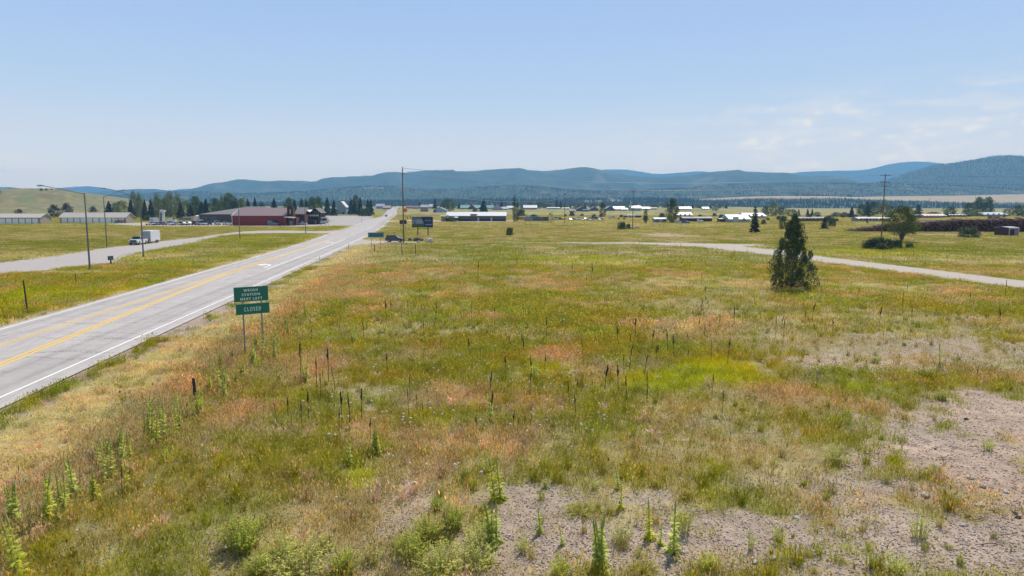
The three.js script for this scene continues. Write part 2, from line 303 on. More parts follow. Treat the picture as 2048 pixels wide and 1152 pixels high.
const worn = noiseTexture(256, (u, v) => { const a = wrapN(nA, 22)(u, v) + 0.6 * wrapN(nB, 60)(u, v); const k = sm(0.34, 0.6, a); return [mix(1, 0.55, k), mix(1, 0.53, k), mix(1, 0.53, k)]; }, 1, false);
worn.repeat.set(1, 1);
const white = std(lin(0.92, 0.9, 0.87), 0.7, { map: worn }), yellow = std(lin(0.86, 0.56, 0.12), 0.7, { map: worn }), paleYellow = std(lin(0.55, 0.44, 0.24), 0.75, { map: worn });
const line = (name, d0, d1, off, w, m, f = lineR) => part(name, strip(steps(d0, d1, 2), (d) => f(d) - (typeof off === 'function' ? off(d) : off) - w / 2, (d) => f(d) - (typeof off === 'function' ? off(d) : off) + w / 2, 0.005, 3), m, highway);
line('edge_line', -80, 205, 0, 0.16, white); line('edge_line', 258, 1900, 0, 0.16, white);
line('edge_line', -80, 222, 0, 0.15, white, lineL); line('edge_line', 300, 1900, 0, 0.15, white, lineL);
const taper = (d) => 3.75 + 3.7 * sm(22, 104, d) ** 0.85;
line('centre_line', -80, 190, (d) => taper(d) + 0.2, 0.25, yellow); line('centre_line', -80, 190, (d) => taper(d) - 0.2, 0.25, yellow);
line('centre_line', -80, 120, (d) => 7.95, 0.17, yellow); line('centre_line', -80, 120, (d) => 7.58, 0.12, yellow);
line('centre_line', 300, 1900, 5.9, 0.28, paleYellow);
line('lane_line', 98, 188, 3.65, 0.2, white); line('lane_line', 262, 330, 3.9, 0.18, white);
{ // left-turn arrow in the turning lane
  const shape = (pts, d) => { const l = lineR(d) - 5.6, sl = (lineR(d + 5) - lineR(d - 5)) / 10, pos = []; const s = new THREE.ShapeGeometry(new THREE.Shape(pts.map((p) => new THREE.Vector2(p[0], p[1])))); const P = s.attributes.position, I = s.index; for (let i = 0; i < I.count; i++) { const k = I.getX(i), x = P.getX(k), y = P.getY(k); pos.push(l + x + y * sl, 0.006, -(d + y)); } const g = tris(pos); g.setAttribute('uv', new THREE.Float32BufferAttribute(pos.flatMap((_, i) => i % 3 ? [] : [pos[i] / 2, pos[i + 2] / 2]), 2)); return g; };
  part('turn_arrow', shape([[0.75, -3.2], [1.0, -3.2], [1.0, 0.6], [0.85, 1.9], [0.3, 2.6], [-0.3, 2.6], [-0.3, 3.9], [-1.5, 1.9], [-0.3, 0.3], [-0.3, 1.5], [0.25, 1.5], [0.6, 1.1], [0.75, 0.4]], 104), white, highway);
  part('turn_arrow', shape([[0.75, -3.2], [1.0, -3.2], [1.0, 0.6], [0.85, 1.9], [0.3, 2.6], [-0.3, 2.6], [-0.3, 3.9], [-1.5, 1.9], [-0.3, 0.3], [-0.3, 1.5], [0.25, 1.5], [0.6, 1.1], [0.75, 0.4]], 172), white, highway);
}
const roadOutlines = [];
function sheet(name, pix, y, m, tile) { // a flat paved area given by its outline
  const curve = new THREE.CatmullRomCurve3(pix.map(([u, v]) => at(u, v)), true, 'centripetal', 0.5);
  const pts = curve.getPoints(pix.length * 6), s = new THREE.Shape(pts.map((p) => new THREE.Vector2(p.x, -p.z)));
  const g = new THREE.ShapeGeometry(s), P = g.attributes.position, uv = g.attributes.uv;
  for (let i = 0; i < P.count; i++) { const x = P.getX(i), d = P.getY(i); uv.setXY(i, x / tile, d / tile); P.setXYZ(i, x, y, -d); }
  g.computeVertexNormals(); const nrm = g.attributes.normal; for (let i = 0; i < nrm.count; i++) nrm.setXYZ(i, 0, 1, 0);
  const I = g.index.array; // face up
  for (let i = 0; i < I.length; i += 3) { const a = V().fromBufferAttribute(P, I[i]), b = V().fromBufferAttribute(P, I[i + 1]), c = V().fromBufferAttribute(P, I[i + 2]); if (b.sub(a).cross(c.sub(a)).y < 0) { const t = I[i]; I[i] = I[i + 1]; I[i + 1] = t; } }
  const o = struct(name, g, m); roadOutlines.push({ p: pts.map((p) => ({ x: p.x, y: -p.z })), x0: Math.min(...pts.map((p) => p.x)), x1: Math.max(...pts.map((p) => p.x)), d0: Math.min(...pts.map((p) => -p.z)), d1: Math.max(...pts.map((p) => -p.z)) });
  return o;
}
const oldPave = arrayTexture(speckle(512, 33, 5000, 0.8, 2.6, 0.16, 0.86), 512, 1), gravelPave = arrayTexture(speckle(512, 34, 7000, 1, 4, 0.4, 0.78), 512, 1);
const paleAsphalt = std(lin(0.52, 0.46, 0.43), 0.9, { map: oldPave }), lotAsphalt = std(lin(0.49, 0.435, 0.41), 0.9, { map: oldPave }), gravelRoad = std(lin(0.60, 0.52, 0.44), 0.95, { map: gravelPave });
sheet('frontage_road', [[-260, 552], [-60, 532], [0, 525.5], [100, 514], [215, 496], [330, 482], [380, 477], [440, 468.5], [500, 462.6], [560, 461.3], [640, 462.5], [690, 459.5], [716, 457], [690, 464], [663, 467], [560, 466.8], [480, 468.6], [380, 487.5], [290, 503], [250, 514], [232, 523], [180, 533], [120, 539], [0, 549], [-60, 557], [-260, 590]], -0.012, paleAsphalt, 6);
sheet('parking_lot', [[468, 452.4], [560, 453], [625, 453.3], [680, 452], [706, 452], [728, 444], [748, 434.5], [735, 431.8], [700, 431.3], [652, 431.8], [646, 446], [600, 447.5], [540, 449], [468, 449.6]], -0.02, lotAsphalt, 6);
sheet('gravel_path', [[640, 501], [700, 492.5], [740, 488.3], [800, 486.4], [860, 485.6], [1000, 485.7], [1100, 486.1], [1300, 490], [1400, 495], [1520, 508.5], [1650, 525.5], [1850, 552.5], [2048, 578], [2400, 628], [2420, 600], [2048, 562], [1850, 538], [1640, 512.5], [1560, 500.5], [1503, 493.6], [1526, 491.6], [1524, 490.2], [1470, 488.5], [1300, 486], [1100, 484.9], [860, 484.1], [790, 482.3], [745, 481.6], [722, 477], [718, 473], [690, 478]], -0.03, gravelRoad, 4);
sheet('gravel_yard', [[225, 449.6], [300, 452.4], [380, 452.8], [466, 452.6], [466, 446.5], [380, 445], [300, 445.5], [225, 447]], -0.034, gravelRoad, 4);
sheet('gravel_yard', [[880, 443.6], [960, 444], [1020, 443.4], [1024, 441.2], [880, 441.2], [850, 440], [800, 441], [752, 445], [752, 447], [800, 443]], -0.03, gravelRoad, 4);

const hillShrubs = [];
// ---------------------------------------------------------------- hills and mountains
function ridge(name, pts, Dc, front, back, yb, o) {
  const row = table(pts), u0 = pts[0][0], u1 = pts[pts.length - 1][0], nx = o.nx, nf = o.nf, nb = 5, zc = Dc;
  const pos = [], col = [], idx = [], P = (i, j) => j * (nx + 1) + i;
  const n = o.noise ?? nA, L = o.L ?? front / 2.2;
  const H = (X, t, u) => {
    const yc = CAM_H + (413 - (row(u) + (o.rough ?? 0) * nC(u / 9, Dc))) / F * zc * 1.0;
    if (t <= 1) { const e = mix(t, t * t * (3 - 2 * t), 0.6), sp = fbm(n, X / L, t * 0.9 + Dc, 4); return yb + (yc - yb) * clamp(e + (o.amp ?? 0.5) * sp * t * (1 - t) * 2.2, -0.2, 1.0 - (1 - t) * 0.04); }
    return yc - (yc - yb) * (t - 1) * 0.9;
  };
  const at0 = (u, t) => { const X = (u - 1024) / F * zc, D = Dc + (t <= 1 ? -front * (1 - t) : back * (t - 1)); return [X, H(X, t, u), -D]; };
  for (let j = 0; j <= nf + nb; j++) for (let i = 0; i <= nx; i++) {
    const u = u0 + (u1 - u0) * i / nx, t = j <= nf ? j / nf : 1 + (j - nf) / nb, p = at0(u, t);
    pos.push(...p); col.push(...o.color(p[0], t, u, p));
    if (i < nx && j < nf + nb) idx.push(P(i, j), P(i + 1, j), P(i, j + 1), P(i + 1, j), P(i + 1, j + 1), P(i, j + 1));
  }
  const g = new THREE.BufferGeometry(); g.setAttribute('position', new THREE.Float32BufferAttribute(pos, 3)); g.setAttribute('color', new THREE.Float32BufferAttribute(col, 3)); g.setIndex(idx); g.computeVertexNormals();
  struct(name, g, std(0xffffff, 1, { vertexColors: true }));
  return { at: at0, u0, u1 };
}
const forestCol = (X, s) => { const k = 1 + 0.35 * fbm(nB, X / s, 3.7, 3); return [0.030 * k, 0.046 * k, 0.022 * k]; };
const wooded = (L, open, cl = [0.17, 0.145, 0.085]) => (X, t, u) => { const n = fbm(nD, X / L, t * 3.3, 4), m = fbm(nB, X / (L * 0.3), t * 9, 3), k = sm(open, open + 0.12, n + 0.25 * m), f = 1 + 0.5 * m; return [0.036 * f, 0.058 * f, 0.030 * f].map((v, i) => mix(v, cl[i], k * 0.8)); };
ridge('mountain_range', [[-900, 380], [-300, 378], [0, 374], [40, 376], [90, 381], [140, 378], [175, 373], [215, 376], [250, 383], [330, 386], [388, 381], [425, 374], [445, 378], [500, 376], [560, 369], [600, 362], [640, 365], [760, 360], [820, 346], [850, 344], [890, 343], [950, 347], [1100, 350], [1180, 345], [1205, 341], [1250, 341], [1310, 349], [1350, 347], [1395, 344], [1430, 347], [1465, 344.5], [1510, 345], [1560, 349], [1600, 345], [1660, 343], [1720, 341], [1770, 330], [1800, 326], [1830, 325], [1865, 328], [1950, 340], [2100, 345], [2400, 360], [3000, 365]], 14500, 4200, 1800, -100, { nx: 300, nf: 18, amp: 0.4, L: 2400, color: wooded(900, 0.34) });
ridge('mountain_range', [[-900, 398], [-100, 394], [60, 390], [180, 386], [230, 383], [300, 378], [370, 383], [420, 378], [455, 374], [490, 364.5], [520, 362], [548, 368], [600, 365], [660, 362], [700, 360], [740, 356], [800, 347.5], [870, 342], [930, 344], [1000, 340], [1100, 343], [1140, 339], [1165, 336.5], [1185, 338], [1210, 344], [1290, 354], [1340, 357], [1380, 351], [1410, 347], [1440, 345], [1500, 348], [1560, 351], [1650, 357], [1735, 367], [1800, 376], [1900, 385], [2400, 396]], 7200, 2600, 1100, -60, { nx: 420, nf: 40, amp: 0.95, L: 900, rough: 0.5, color: wooded(700, 0.3) });
const mRight = ridge('mountain', [[1540, 408], [1600, 400], [1700, 376], [1775, 359], [1800, 349], [1830, 340], [1860, 331.5], [1890, 329], [1930, 322], [1960, 317], [1985, 314], [2010, 316], [2048, 322], [2150, 335], [2300, 330], [2500, 345], [2800, 385]], 5600, 2000, 900, -30, { nx: 220, nf: 60, amp: 0.35, L: 1300, rough: 0.4, color: wooded(420, 0.4) });
const mFront = ridge('forest_ridge', [[-800, 405], [-200, 401], [100, 396], [230, 392], [300, 389.5], [380, 385], [480, 387], [560, 387], [640, 382], [690, 376.5], [740, 374.5], [800, 375.5], [850, 380], [880, 381], [940, 377], [1010, 374], [1080, 374.5], [1110, 379], [1180, 383], [1260, 382], [1340, 378], [1420, 373], [1480, 370], [1560, 368], [1700, 368.5], [1760, 369], [1900, 373], [2100, 380], [2700, 392]], 4300, 1400, 700, -30, { nx: 420, nf: 50, amp: 0.4, L: 900, rough: 0.6, color: wooded(420, 0.28) });
const tan = [0.44, 0.325, 0.185];
const fieldAt = (u, t) => { // the mown tan field across the bench on the right
  const w = 0.03 * fbm(nA, u / 60, 4, 3) + 0.02 * nB(u / 13, t * 4), lo = mix(0.86, 0.46, sm(1350, 2048, u)) + w;
  return sm(1330, 1420, u + 400 * w) * sm(lo, lo + 0.03, t) * (1 - 0.9 * sm(1560, 1590, u) * (1 - sm(1690, 1730, u)) * sm(0.93, 0.96, t));
};
const clear = (u, t) => Math.max(sm(0.42, 0.5, fbm(nD, u / 26, t * 2.6, 3) + 0.6 * Math.exp(-(((u - 1215) / 55) ** 2) - ((t - 0.85) / 0.14) ** 2)), 0.9 * sm(0.33, 0.4, fbm(nC, u / 10, t * 8, 2)) * sm(880, 930, u) * (1 - sm(1080, 1130, u)) * sm(0.35, 0.5, t));
const bench = ridge('forest_bench', [[-700, 412], [100, 410], [300, 409], [560, 407], [800, 403.5], [950, 401], [1100, 400.5], [1250, 399], [1360, 399.5], [1500, 393.5], [1620, 392], [1700, 394], [1780, 392.8], [1900, 391.8], [2048, 388.5], [2400, 385], [2900, 392]], 2750, 980, 800, -16, { nx: 520, nf: 60, amp: 0.25, L: 420, color: (X, t, u) => { const k = fieldAt(u, t), c = clear(u, t), f = 1 + 0.4 * fbm(nB, X / 60, t * 6, 3); return [0.036 * f, 0.05 * f, 0.026 * f].map((v, i) => mix(mix(v, [0.21, 0.18, 0.105][i], c), tan[i] * (0.93 + 0.12 * nA(u / 40, t * 30)), k)); } });
{ // the grassy hill on the left
  const gr = ridge('grass_hill', [[-700, 400], [-300, 385], [-120, 392], [0, 388], [40, 381.5], [95, 377.2], [150, 382], [200, 394], [235, 406], [280, 414], [340, 424]], 1150, 480, 500, -2, { nx: 200, nf: 60, amp: 0.6, L: 70, rough: 0.3, noise: nB, color: (X, t, u) => { const n = fbm(nA, X / 55 + t * 1.6, t * 5, 4), m = fbm(nC, X / 12 + t * 3, t * 14, 3), k = 1 + 0.6 * n + 0.4 * m; const a = [0.215, 0.175, 0.068], b = [0.11, 0.12, 0.038]; const g = sm(-0.1, 0.35, n); return a.map((v, i) => mix(v, b[i], g) * k); } });
  // shrubs in its draws
  const r = rng(77), spots = []; for (let i = 0; i < 19; i++) spots.push([55 + r() * 40, 0.62 + r() * 0.3]); spots.push([129, 0.93], [128, 0.96], [131, 0.9], [128, 0.72], [84, 0.35], [83, 0.3], [20, 0.97], [44, 0.8], [43, 0.83], [12, 0.99], [34, 1.0]);
  for (const [u, t] of spots) hillShrubs.push([V(...gr.at(u, Math.min(1, t))), 1.2 + r() * 2.6]);
}
// ---------------------------------------------------------------- distant forest
{
  const cone = (() => { const gs = []; for (const [y0, y1, r] of [[0.08, 0.55, 0.2], [0.34, 0.8, 0.145], [0.6, 1.0, 0.085]]) { const g = new THREE.ConeGeometry(r, y1 - y0, 6, 1, true); gs.push(g.translate(0, (y0 + y1) / 2, 0)); } gs.push(new THREE.CylinderGeometry(0.012, 0.02, 0.12, 4, 1, true).translate(0, 0.06, 0)); return G(gs); })();
  const m = std(0xffffff, 1), r = rng(99), list = [];
  const put = (p, h, k = 1) => { const c = (0.7 + 0.6 * r()) * k; list.push([p, h, [0.034 * c, 0.05 * c, 0.025 * c]]); };
  const scatter = (rg, n, u0, u1, ok, hMin, hMax, lowNear) => { for (let i = 0; i < n; i++) { const u = u0 + (u1 - u0) * r(), t = r() * 1.03; if (ok(u, t)) { const p = V(...rg.at(u, Math.min(t, 1.1))), low = lowNear ? 1 - 0.45 * fieldAt(u, t + 0.16) : 1; put(p, (hMin + (hMax - hMin) * r()) * low); }; } };
  scatter(bench, 42000, -300, 2500, (u, t) => r() < 0.9 * (1 - fieldAt(u, t)) * (1 - 0.93 * clear(u, t)) + 0.0025, 6, 14, true);
  scatter(mFront, 60000, -400, 2450, (u, t) => t > 0.15 && r() < 0.35 + 0.65 * sm(-0.35, 0.3, fbm(nD, u / 40, t * 4, 3)), 6, 12);
  scatter(mRight, 34000, 1560, 2500, (u, t) => r() < 0.55 + 0.4 * sm(-0.3, 0.3, fbm(nD, u / 30, t * 6, 3)), 8, 15);
  const inst = new THREE.InstancedMesh(cone, m, list.length), M = new THREE.Matrix4(), q = new THREE.Quaternion(), C = new THREE.Color();
  list.forEach(([p, h, c], i) => { q.setFromAxisAngle(V(0, 1, 0), r() * 6.28); p.y -= 0.5; M.compose(p, q, V(h * (0.85 + 0.4 * r()), h, h * (0.85 + 0.4 * r()))); inst.setMatrixAt(i, M); inst.setColorAt(i, C.setRGB(...c)); });
  inst.name = 'conifer_forest'; shadows(inst); scene.add(tag(inst, 'dark conifer forest covering the far benches and mountainsides', 'forest', null, 'stuff'));
}
// ---------------------------------------------------------------- standing grass
function bladeGeo(seed, n, rad, h0, h1, w, lean, head, alt = [0, 1, 1, 1], hc = [1.12, 1, 0.95]) { // a patch of blades; head: share of stems with a seed head
  const r = rng(seed), pos = [], col = [];
  for (let i = 0; i < n; i++) {
    const a = r() * 6.283, q = Math.sqrt(r()) * rad, x = Math.cos(a) * q, z = Math.sin(a) * q, h = mix(h0, h1, r()), b = r() * 6.283, l = h * lean * (0.3 + r()), dx = Math.cos(b) * l, dz = Math.sin(b) * l, t = r() * 6.283, wx = Math.cos(t) * w / 2, wz = Math.sin(t) * w / 2;
    const mx = x + dx * 0.3, mz = z + dz * 0.3, my = h * 0.6, k = 0.6 + 0.8 * r(), other = r() < alt[0], c = other ? [k * alt[1], k * alt[2], k * alt[3]] : [k, k, k], isHead = r() < head;
    const sw = isHead ? 0.5 : 1;
    pos.push(x - wx * sw, 0, z - wz * sw, x + wx * sw, 0, z + wz * sw, mx + wx * sw * 0.8, my, mz + wz * sw * 0.8, x - wx * sw, 0, z - wz * sw, mx + wx * sw * 0.8, my, mz + wz * sw * 0.8, mx - wx * sw * 0.8, my, mz - wz * sw * 0.8);
    pos.push(mx - wx * sw * 0.8, my, mz - wz * sw * 0.8, mx + wx * sw * 0.8, my, mz + wz * sw * 0.8, x + dx, h, z + dz);
    for (let j = 0; j < 9; j++) col.push(...c);
    if (isHead) { // a loose panicle near the top
      const hw = w * 1.7, hh = h * 0.24, px = x + dx * 0.9, pz = z + dz * 0.9;
      for (const tt of [t, t + 1.57]) { const ax = Math.cos(tt) * hw, az = Math.sin(tt) * hw; pos.push(px, h - hh * 0.7, pz, px + ax, h, pz + az, x + dx, h + hh * 0.6, z + dz, px, h - hh * 0.7, pz, x + dx, h + hh * 0.6, z + dz, px - ax, h, pz - az); for (let j = 0; j < 6; j++) col.push(k * hc[0], k * hc[1], k * hc[2]); }
    }
  }
  return tris(pos, col);
}
const grassMat = new THREE.MeshPhysicalMaterial({ color: 0xffffff, roughness: 0.9, vertexColors: true, transmission: 0.5, thickness: 0, specularIntensity: 0.25 });
const GRASS = { G: [0.35, 0.365, 0.012], L: [0.58, 0.55, 0.006], R: [0.68, 0.535, 0.265], S: [0.78, 0.63, 0.28], K: [0.48, 0.415, 0.11], B: [0.44, 0.43, 0.08], E: [0.46, 0.39, 0.14] };
function field(name, label, shapes, d0, d1, density, kinds, size) {
  const r = rng(name.length * 131 + d0 * 7 + kinds.charCodeAt(0)), lists = shapes.map(() => []);
  const cell = 1 / Math.sqrt(density), xMax = d1 * 0.86 + 8;
  for (let D = d0; D < d1; D += cell) for (let X = -xMax; X < xMax; X += cell) {
    const x = X + (r() - 0.5) * cell, d = D + (r() - 0.5) * cell, pick = r(), v = r(), sz = r(), turn = r();
    if (Math.abs(x) > d * 0.84 + 6) continue;
    if (x > paveL(d) - 0.35 && x < paveR(d) + 0.25) continue;
    if (inRoad(x, d)) continue;
    const w = veg(x, d); let k = 0, t = w[0]; while (t < pick && k < 6) t += w[++k];
    const kind = KINDS[k]; if (!kinds.includes(kind)) continue;
    if (kind === 'B' && v > 0.42 || kind === 'E' && v > 0.03 || kind === 'K' && v > 0.8) continue;
    const shift = fbm(nD, x / 1.7, d / 1.7, 2); const tone = 1 + 0.35 * shift + 0.25 * fbm(nB, x / 3, d / 3, 2) + (v - 0.5) * 0.3, c = GRASS[kind], hue = 0.16 * nC(x / 7, d / 7) + (kind === 'G' ? 0.35 * Math.max(0, fbm(nA, x / 4 + 5, d / 4, 2)) : 0);
    lists[(v * 997 | 0) % shapes.length].push([x, d, (size[kind] ?? 1) * (0.75 + 0.5 * sz), turn * 6.283, c[0] * tone * AL * 1.1 * (1 + hue), c[1] * tone * AL * 1.1, c[2] * tone * AL]);
  }
  const M = new THREE.Matrix4(), q = new THREE.Quaternion(), C = new THREE.Color(), up = V(0, 1, 0);
  shapes.forEach((g, s) => {
    const L = lists[s]; if (!L.length) return;
    const inst = new THREE.InstancedMesh(g, grassMat, L.length);
    L.forEach(([x, d, k, a, cr, cg, cb], i) => { q.setFromAxisAngle(up, a); M.compose(V(x, ground(x, d) - 0.01, -d), q, V(k, k, k)); inst.setMatrixAt(i, M); inst.setColorAt(i, C.setRGB(cr, cg, cb)); });
    inst.name = numbered(name); shadows(inst); scene.add(tag(inst, label, 'grass', null, 'stuff')); total += L.length;
  });
}
let total = 0;
const roadShapes = roadOutlines;                            // to keep the grass off the paved sheets
function inRoad(x, d) {
  for (const s of roadShapes) { if (x < s.x0 || x > s.x1 || d < s.d0 || d > s.d1) continue; let c = false; const p = s.p; for (let i = 0, j = p.length - 1; i < p.length; j = i++) if ((p[i].y > d) !== (p[j].y > d) && x < (p[j].x - p[i].x) * (d - p[i].y) / (p[j].y - p[i].y) + p[i].x) c = !c; if (c) return true; }
  return false;
}
{
  const A = bladeGeo, aG = [0.13, 1.8, 1.4, 6], hG = [1.7, 1.3, 7], aL = [0.06, 1.1, 1, 2], hL = [1.05, 1.02, 2], hR = [1.3, 1.15, 1.6], aR = [0.2, 0.55, 0.72, 0.2], aS = [0.14, 0.5, 0.62, 0.2];
  const green = [1, 2, 3].map((s) => A(s, 32, 0.30, 0.14, 0.42, 0.014, 0.85, 0.16, aG, hG)), dry = [4, 5, 6].map((s) => A(s, 28, 0.30, 0.16, 0.46, 0.010, 0.7, 0.55, aR)), straw = [7, 8].map((s) => A(s, 26, 0.30, 0.06, 0.2, 0.014, 2.0, 0.15, aS)), thin = [9, 10].map((s) => A(s, 16, 0.32, 0.06, 0.28, 0.012, 0.6, 0.2, [0.4, 1.5, 1.3, 2.2]));
  const lime = [11, 12].map((s) => A(s, 36, 0.30, 0.14, 0.40, 0.014, 0.85, 0.05, aL, hL));
  const SZ = { L: 1.05, B: 0.6, E: 0.5 };
  field('green_grass', 'green meadow grass in the near part of the field', green, 5, 46, 11, 'G', SZ);
  field('lime_grass', 'bright lime green grass in the near part of the field', lime, 5, 46, 11, 'L', SZ);
  field('dry_grass', 'rust brown seeding grass in the near part of the field', dry, 5, 46, 11, 'R', SZ);
  field('straw_grass', 'flattened straw coloured grass beside the road', straw, 5, 46, 11, 'S', SZ);
  field('sparse_grass', 'thin khaki grass growing through bare gravel', thin, 5, 46, 10, 'KBE', SZ);
  const tuft = [13, 14, 15].map((s) => A(s, 64, 0.13, 0.2, 0.55, 0.014, 0.75, 0.12, [0.3, 1.5, 1.2, 3], hR));
  field('grass_tuft', 'taller grass tufts standing out in the near meadow', tuft, 5, 62, 0.55, 'GRSKB', { B: 0.7, S: 0.7, K: 0.8 });
  const mid = bladeGeo;
  const g2 = [21, 22].map((s) => mid(s, 64, 0.75, 0.14, 0.40, 0.026, 0.85, 0.14, aG, hG)), d2 = [23, 24].map((s) => mid(s, 58, 0.75, 0.16, 0.44, 0.02, 0.7, 0.55, aR)), s2 = [25].map((s) => mid(s, 60, 0.75, 0.06, 0.2, 0.026, 1.8, 0.1, aS)), t2 = [26].map((s) => mid(s, 34, 0.75, 0.08, 0.28, 0.022, 0.6, 0.15));
  field('green_grass', 'green meadow grass in the middle of the field', g2, 46, 105, 2.3, 'G', SZ);
  field('lime_grass', 'bright lime green grass in the middle of the field', [28].map((s) => mid(s, 68, 0.75, 0.14, 0.40, 0.026, 0.85, 0.05, aL, hL)), 46, 105, 2.3, 'L', SZ);
  field('dry_grass', 'rust brown seeding grass in the middle of the field', d2, 46, 105, 2.3, 'R', SZ);
  field('straw_grass', 'straw coloured grass in the middle of the field', s2, 46, 105, 2.3, 'S', SZ);
  field('sparse_grass', 'thin khaki grass in the middle of the field', t2, 46, 105, 2.3, 'KBE', SZ);
  const far = [31, 32].map((s) => bladeGeo(s, 70, 1.9, 0.12, 0.36, 0.05, 0.9, 0.1));
  field('far_grass', 'meadow grass in the far part of the fields', far, 105, 300, 0.32, 'GLRSK', SZ);
  const farther = [33, 34].map((s) => bladeGeo(s, 90, 4.5, 0.12, 0.42, 0.1, 0.9, 0.1));
  field('far_grass', 'grass on the distant fields before the buildings', farther, 300, 720, 0.055, 'GLRSK', SZ);
  console.log('grass patches', total);
}
// ---------------------------------------------------------------- trees
const leafMat = new THREE.MeshPhysicalMaterial({ color: 0xffffff, roughness: 0.75, vertexColors: true, transmission: 0.3, thickness: 0, specularIntensity: 0.35 });
const needleMat = std(0xffffff, 0.9, { vertexColors: true });
const barkMat = std(lin(0.13, 0.105, 0.085), 0.95), greyBark = std(lin(0.24, 0.22, 0.2), 0.95);
function leafyTree(name, o) { // unit height 1, unit width 1
  const r = rng(o.seed), pos = [], col = [], limbs = [], lobes = [];
  limbs.push(rod(V(0, -0.01, 0), V(0.01, o.base + 0.25 * (1 - o.base), 0), o.trunk, o.trunk * 0.6, 8));
  if (o.multi) for (let i = 0; i < o.multi; i++) { const a = i / o.multi * 6.28 + 0.5; limbs.push(rod(V(0, 0.02, 0), V(Math.cos(a) * 0.16, 0.42, Math.sin(a) * 0.16), o.trunk * 0.8, o.trunk * 0.45, 7)); }
  for (let i = 0; i < o.lobes; i++) {
    const t = (i + r()) / o.lobes, a = i * 2.4 + r() * 0.8, R = o.profile(t) * 0.5, d = R * (0.2 + (o.out ?? 0.75) * Math.sqrt(r())), y = o.base + (1 - o.base) * t;
    const c = V(Math.cos(a) * d, y, Math.sin(a) * d), k = o.lobe * (0.55 + 0.75 * r()) * (0.5 + 0.5 * Math.min(1, R * 3));
    lobes.push([c, k, 0.75 + 0.5 * r()]);
    if (i % 2 === 0) limbs.push(rod(V(0, Math.max(o.base * 0.7, y - d * 1.1 - 0.03), 0), c, o.trunk * 0.3 * (1 - t * 0.7), o.trunk * 0.06, 5));
  }
  for (let i = 0; i < o.leaves; i++) {
    const [c, k, tone] = lobes[Math.floor(r() * lobes.length)], th = r() * 6.283, ph = Math.acos(2 * r() - 1), q = k * (0.45 + 0.65 * Math.pow(r(), 0.45));
    const x = c.x + Math.sin(ph) * Math.cos(th) * q, y = c.y + Math.cos(ph) * q * (o.tall ?? 0.9) + (o.rise ?? 0) * (r() - 0.3) * k, z = c.z + Math.sin(ph) * Math.sin(th) * q;
    const s = o.leaf * (0.6 + 0.8 * r()), A = V(r() - 0.5, r() - 0.5, r() - 0.5).normalize().multiplyScalar(s), B = V(r() - 0.5, (r() - 0.5) * 1.2, r() - 0.5).normalize().multiplyScalar(s * 0.6);
    pos.push(x - A.x, y - A.y, z - A.z, x + B.x, y + B.y, z + B.z, x + A.x, y + A.y, z + A.z, x - A.x, y - A.y, z - A.z, x + A.x, y + A.y, z + A.z, x - B.x, y - B.y, z - B.z);
    const v = tone * (0.7 + 0.6 * r()), h = r() < (o.odd ?? 0) ? o.oddColor : o.color; for (let j = 0; j < 6; j++) col.push(h[0] * v, h[1] * v, h[2] * v);
  }
  const g = new THREE.Group(); g.name = name;
  part('trunk', limbs, o.bark ?? barkMat, g); part('crown', tris(pos, col), leafMat, g); return g;
}
function conifer(name, o) { // unit height 1, unit width 1: tiers of drooping sprays
  const r = rng(o.seed), pos = [], col = [];
  for (let i = 0; i < o.tiers; i++) {
    const t = i / o.tiers, y = mix(o.base, 0.965, t), R = 0.5 * Math.pow(1 - t, o.power ?? 0.85) * (0.78 + 0.35 * r()) + 0.012, n = Math.max(5, Math.round(o.n * (1 - t * 0.5)));
    for (let j = 0; j < n; j++) {
      const a = (j + r()) / n * 6.283, L = R * (0.7 + 0.45 * r()), dr = o.droop * L * (0.6 + 0.8 * r()), ca = Math.cos(a), sa = Math.sin(a), w = L * 0.34 + 0.008, v = o.tone * (0.65 + 0.7 * r());
      for (let k = 0; k < 4; k++) {
        const s0 = k === 0 ? 0.05 : 0.25 + 0.2 * k * r(), s1 = Math.min(1.05, s0 + 0.45 + 0.25 * r()), off = (r() - 0.5) * w * 1.6, lift = (r() - 0.4) * 0.035;
        const px = ca * L * s0, pz = sa * L * s0, qx = ca * L * s1 - sa * off, qz = sa * L * s1 + ca * off, y0 = y - dr * s0 * s0 + lift * 0.4, y1 = y - dr * s1 * s1 + lift;
        pos.push(px - sa * w * 0.5, y0, pz + ca * w * 0.5, px + sa * w * 0.5, y0 - 0.012, pz - ca * w * 0.5, qx, y1, qz);
        pos.push(px, y0 + 0.02, pz, px, y0 - 0.03, pz, qx, y1 - 0.01, qz);
        for (let m = 0; m < 6; m++) col.push(o.color[0] * v, o.color[1] * v, o.color[2] * v);
      }
    }
  }
  const g = new THREE.Group(); g.name = name;
  part('trunk', [rod(V(0, -0.01, 0), V(0, 0.97, 0), 0.018, 0.003, 7)], barkMat, g); part('crown', tris(pos, col), needleMat, g); return g;
}
const dome = (t) => Math.sin(Math.PI * (0.18 + 0.8 * t)) ** 0.7, oval = (t) => Math.sin(Math.PI * (0.08 + 0.9 * t)) ** 0.6, column = (t) => Math.min(1, 0.55 + t) * (1 - 0.75 * Math.max(0, t - 0.55) / 0.45), raggedT = table([[0, 0.9], [0.1, 1], [0.28, 1], [0.5, 0.78], [0.73, 0.45], [0.88, 0.24], [1, 0.05]]), ragged = (t) => raggedT(t) * (0.88 + 0.12 * Math.sin(t * 31));
const green = [0.095, 0.14, 0.034], deep = [0.05, 0.08, 0.026], paleG = [0.22, 0.255, 0.075], olive = [0.20, 0.22, 0.07], maroon = [0.04, 0.022, 0.028];
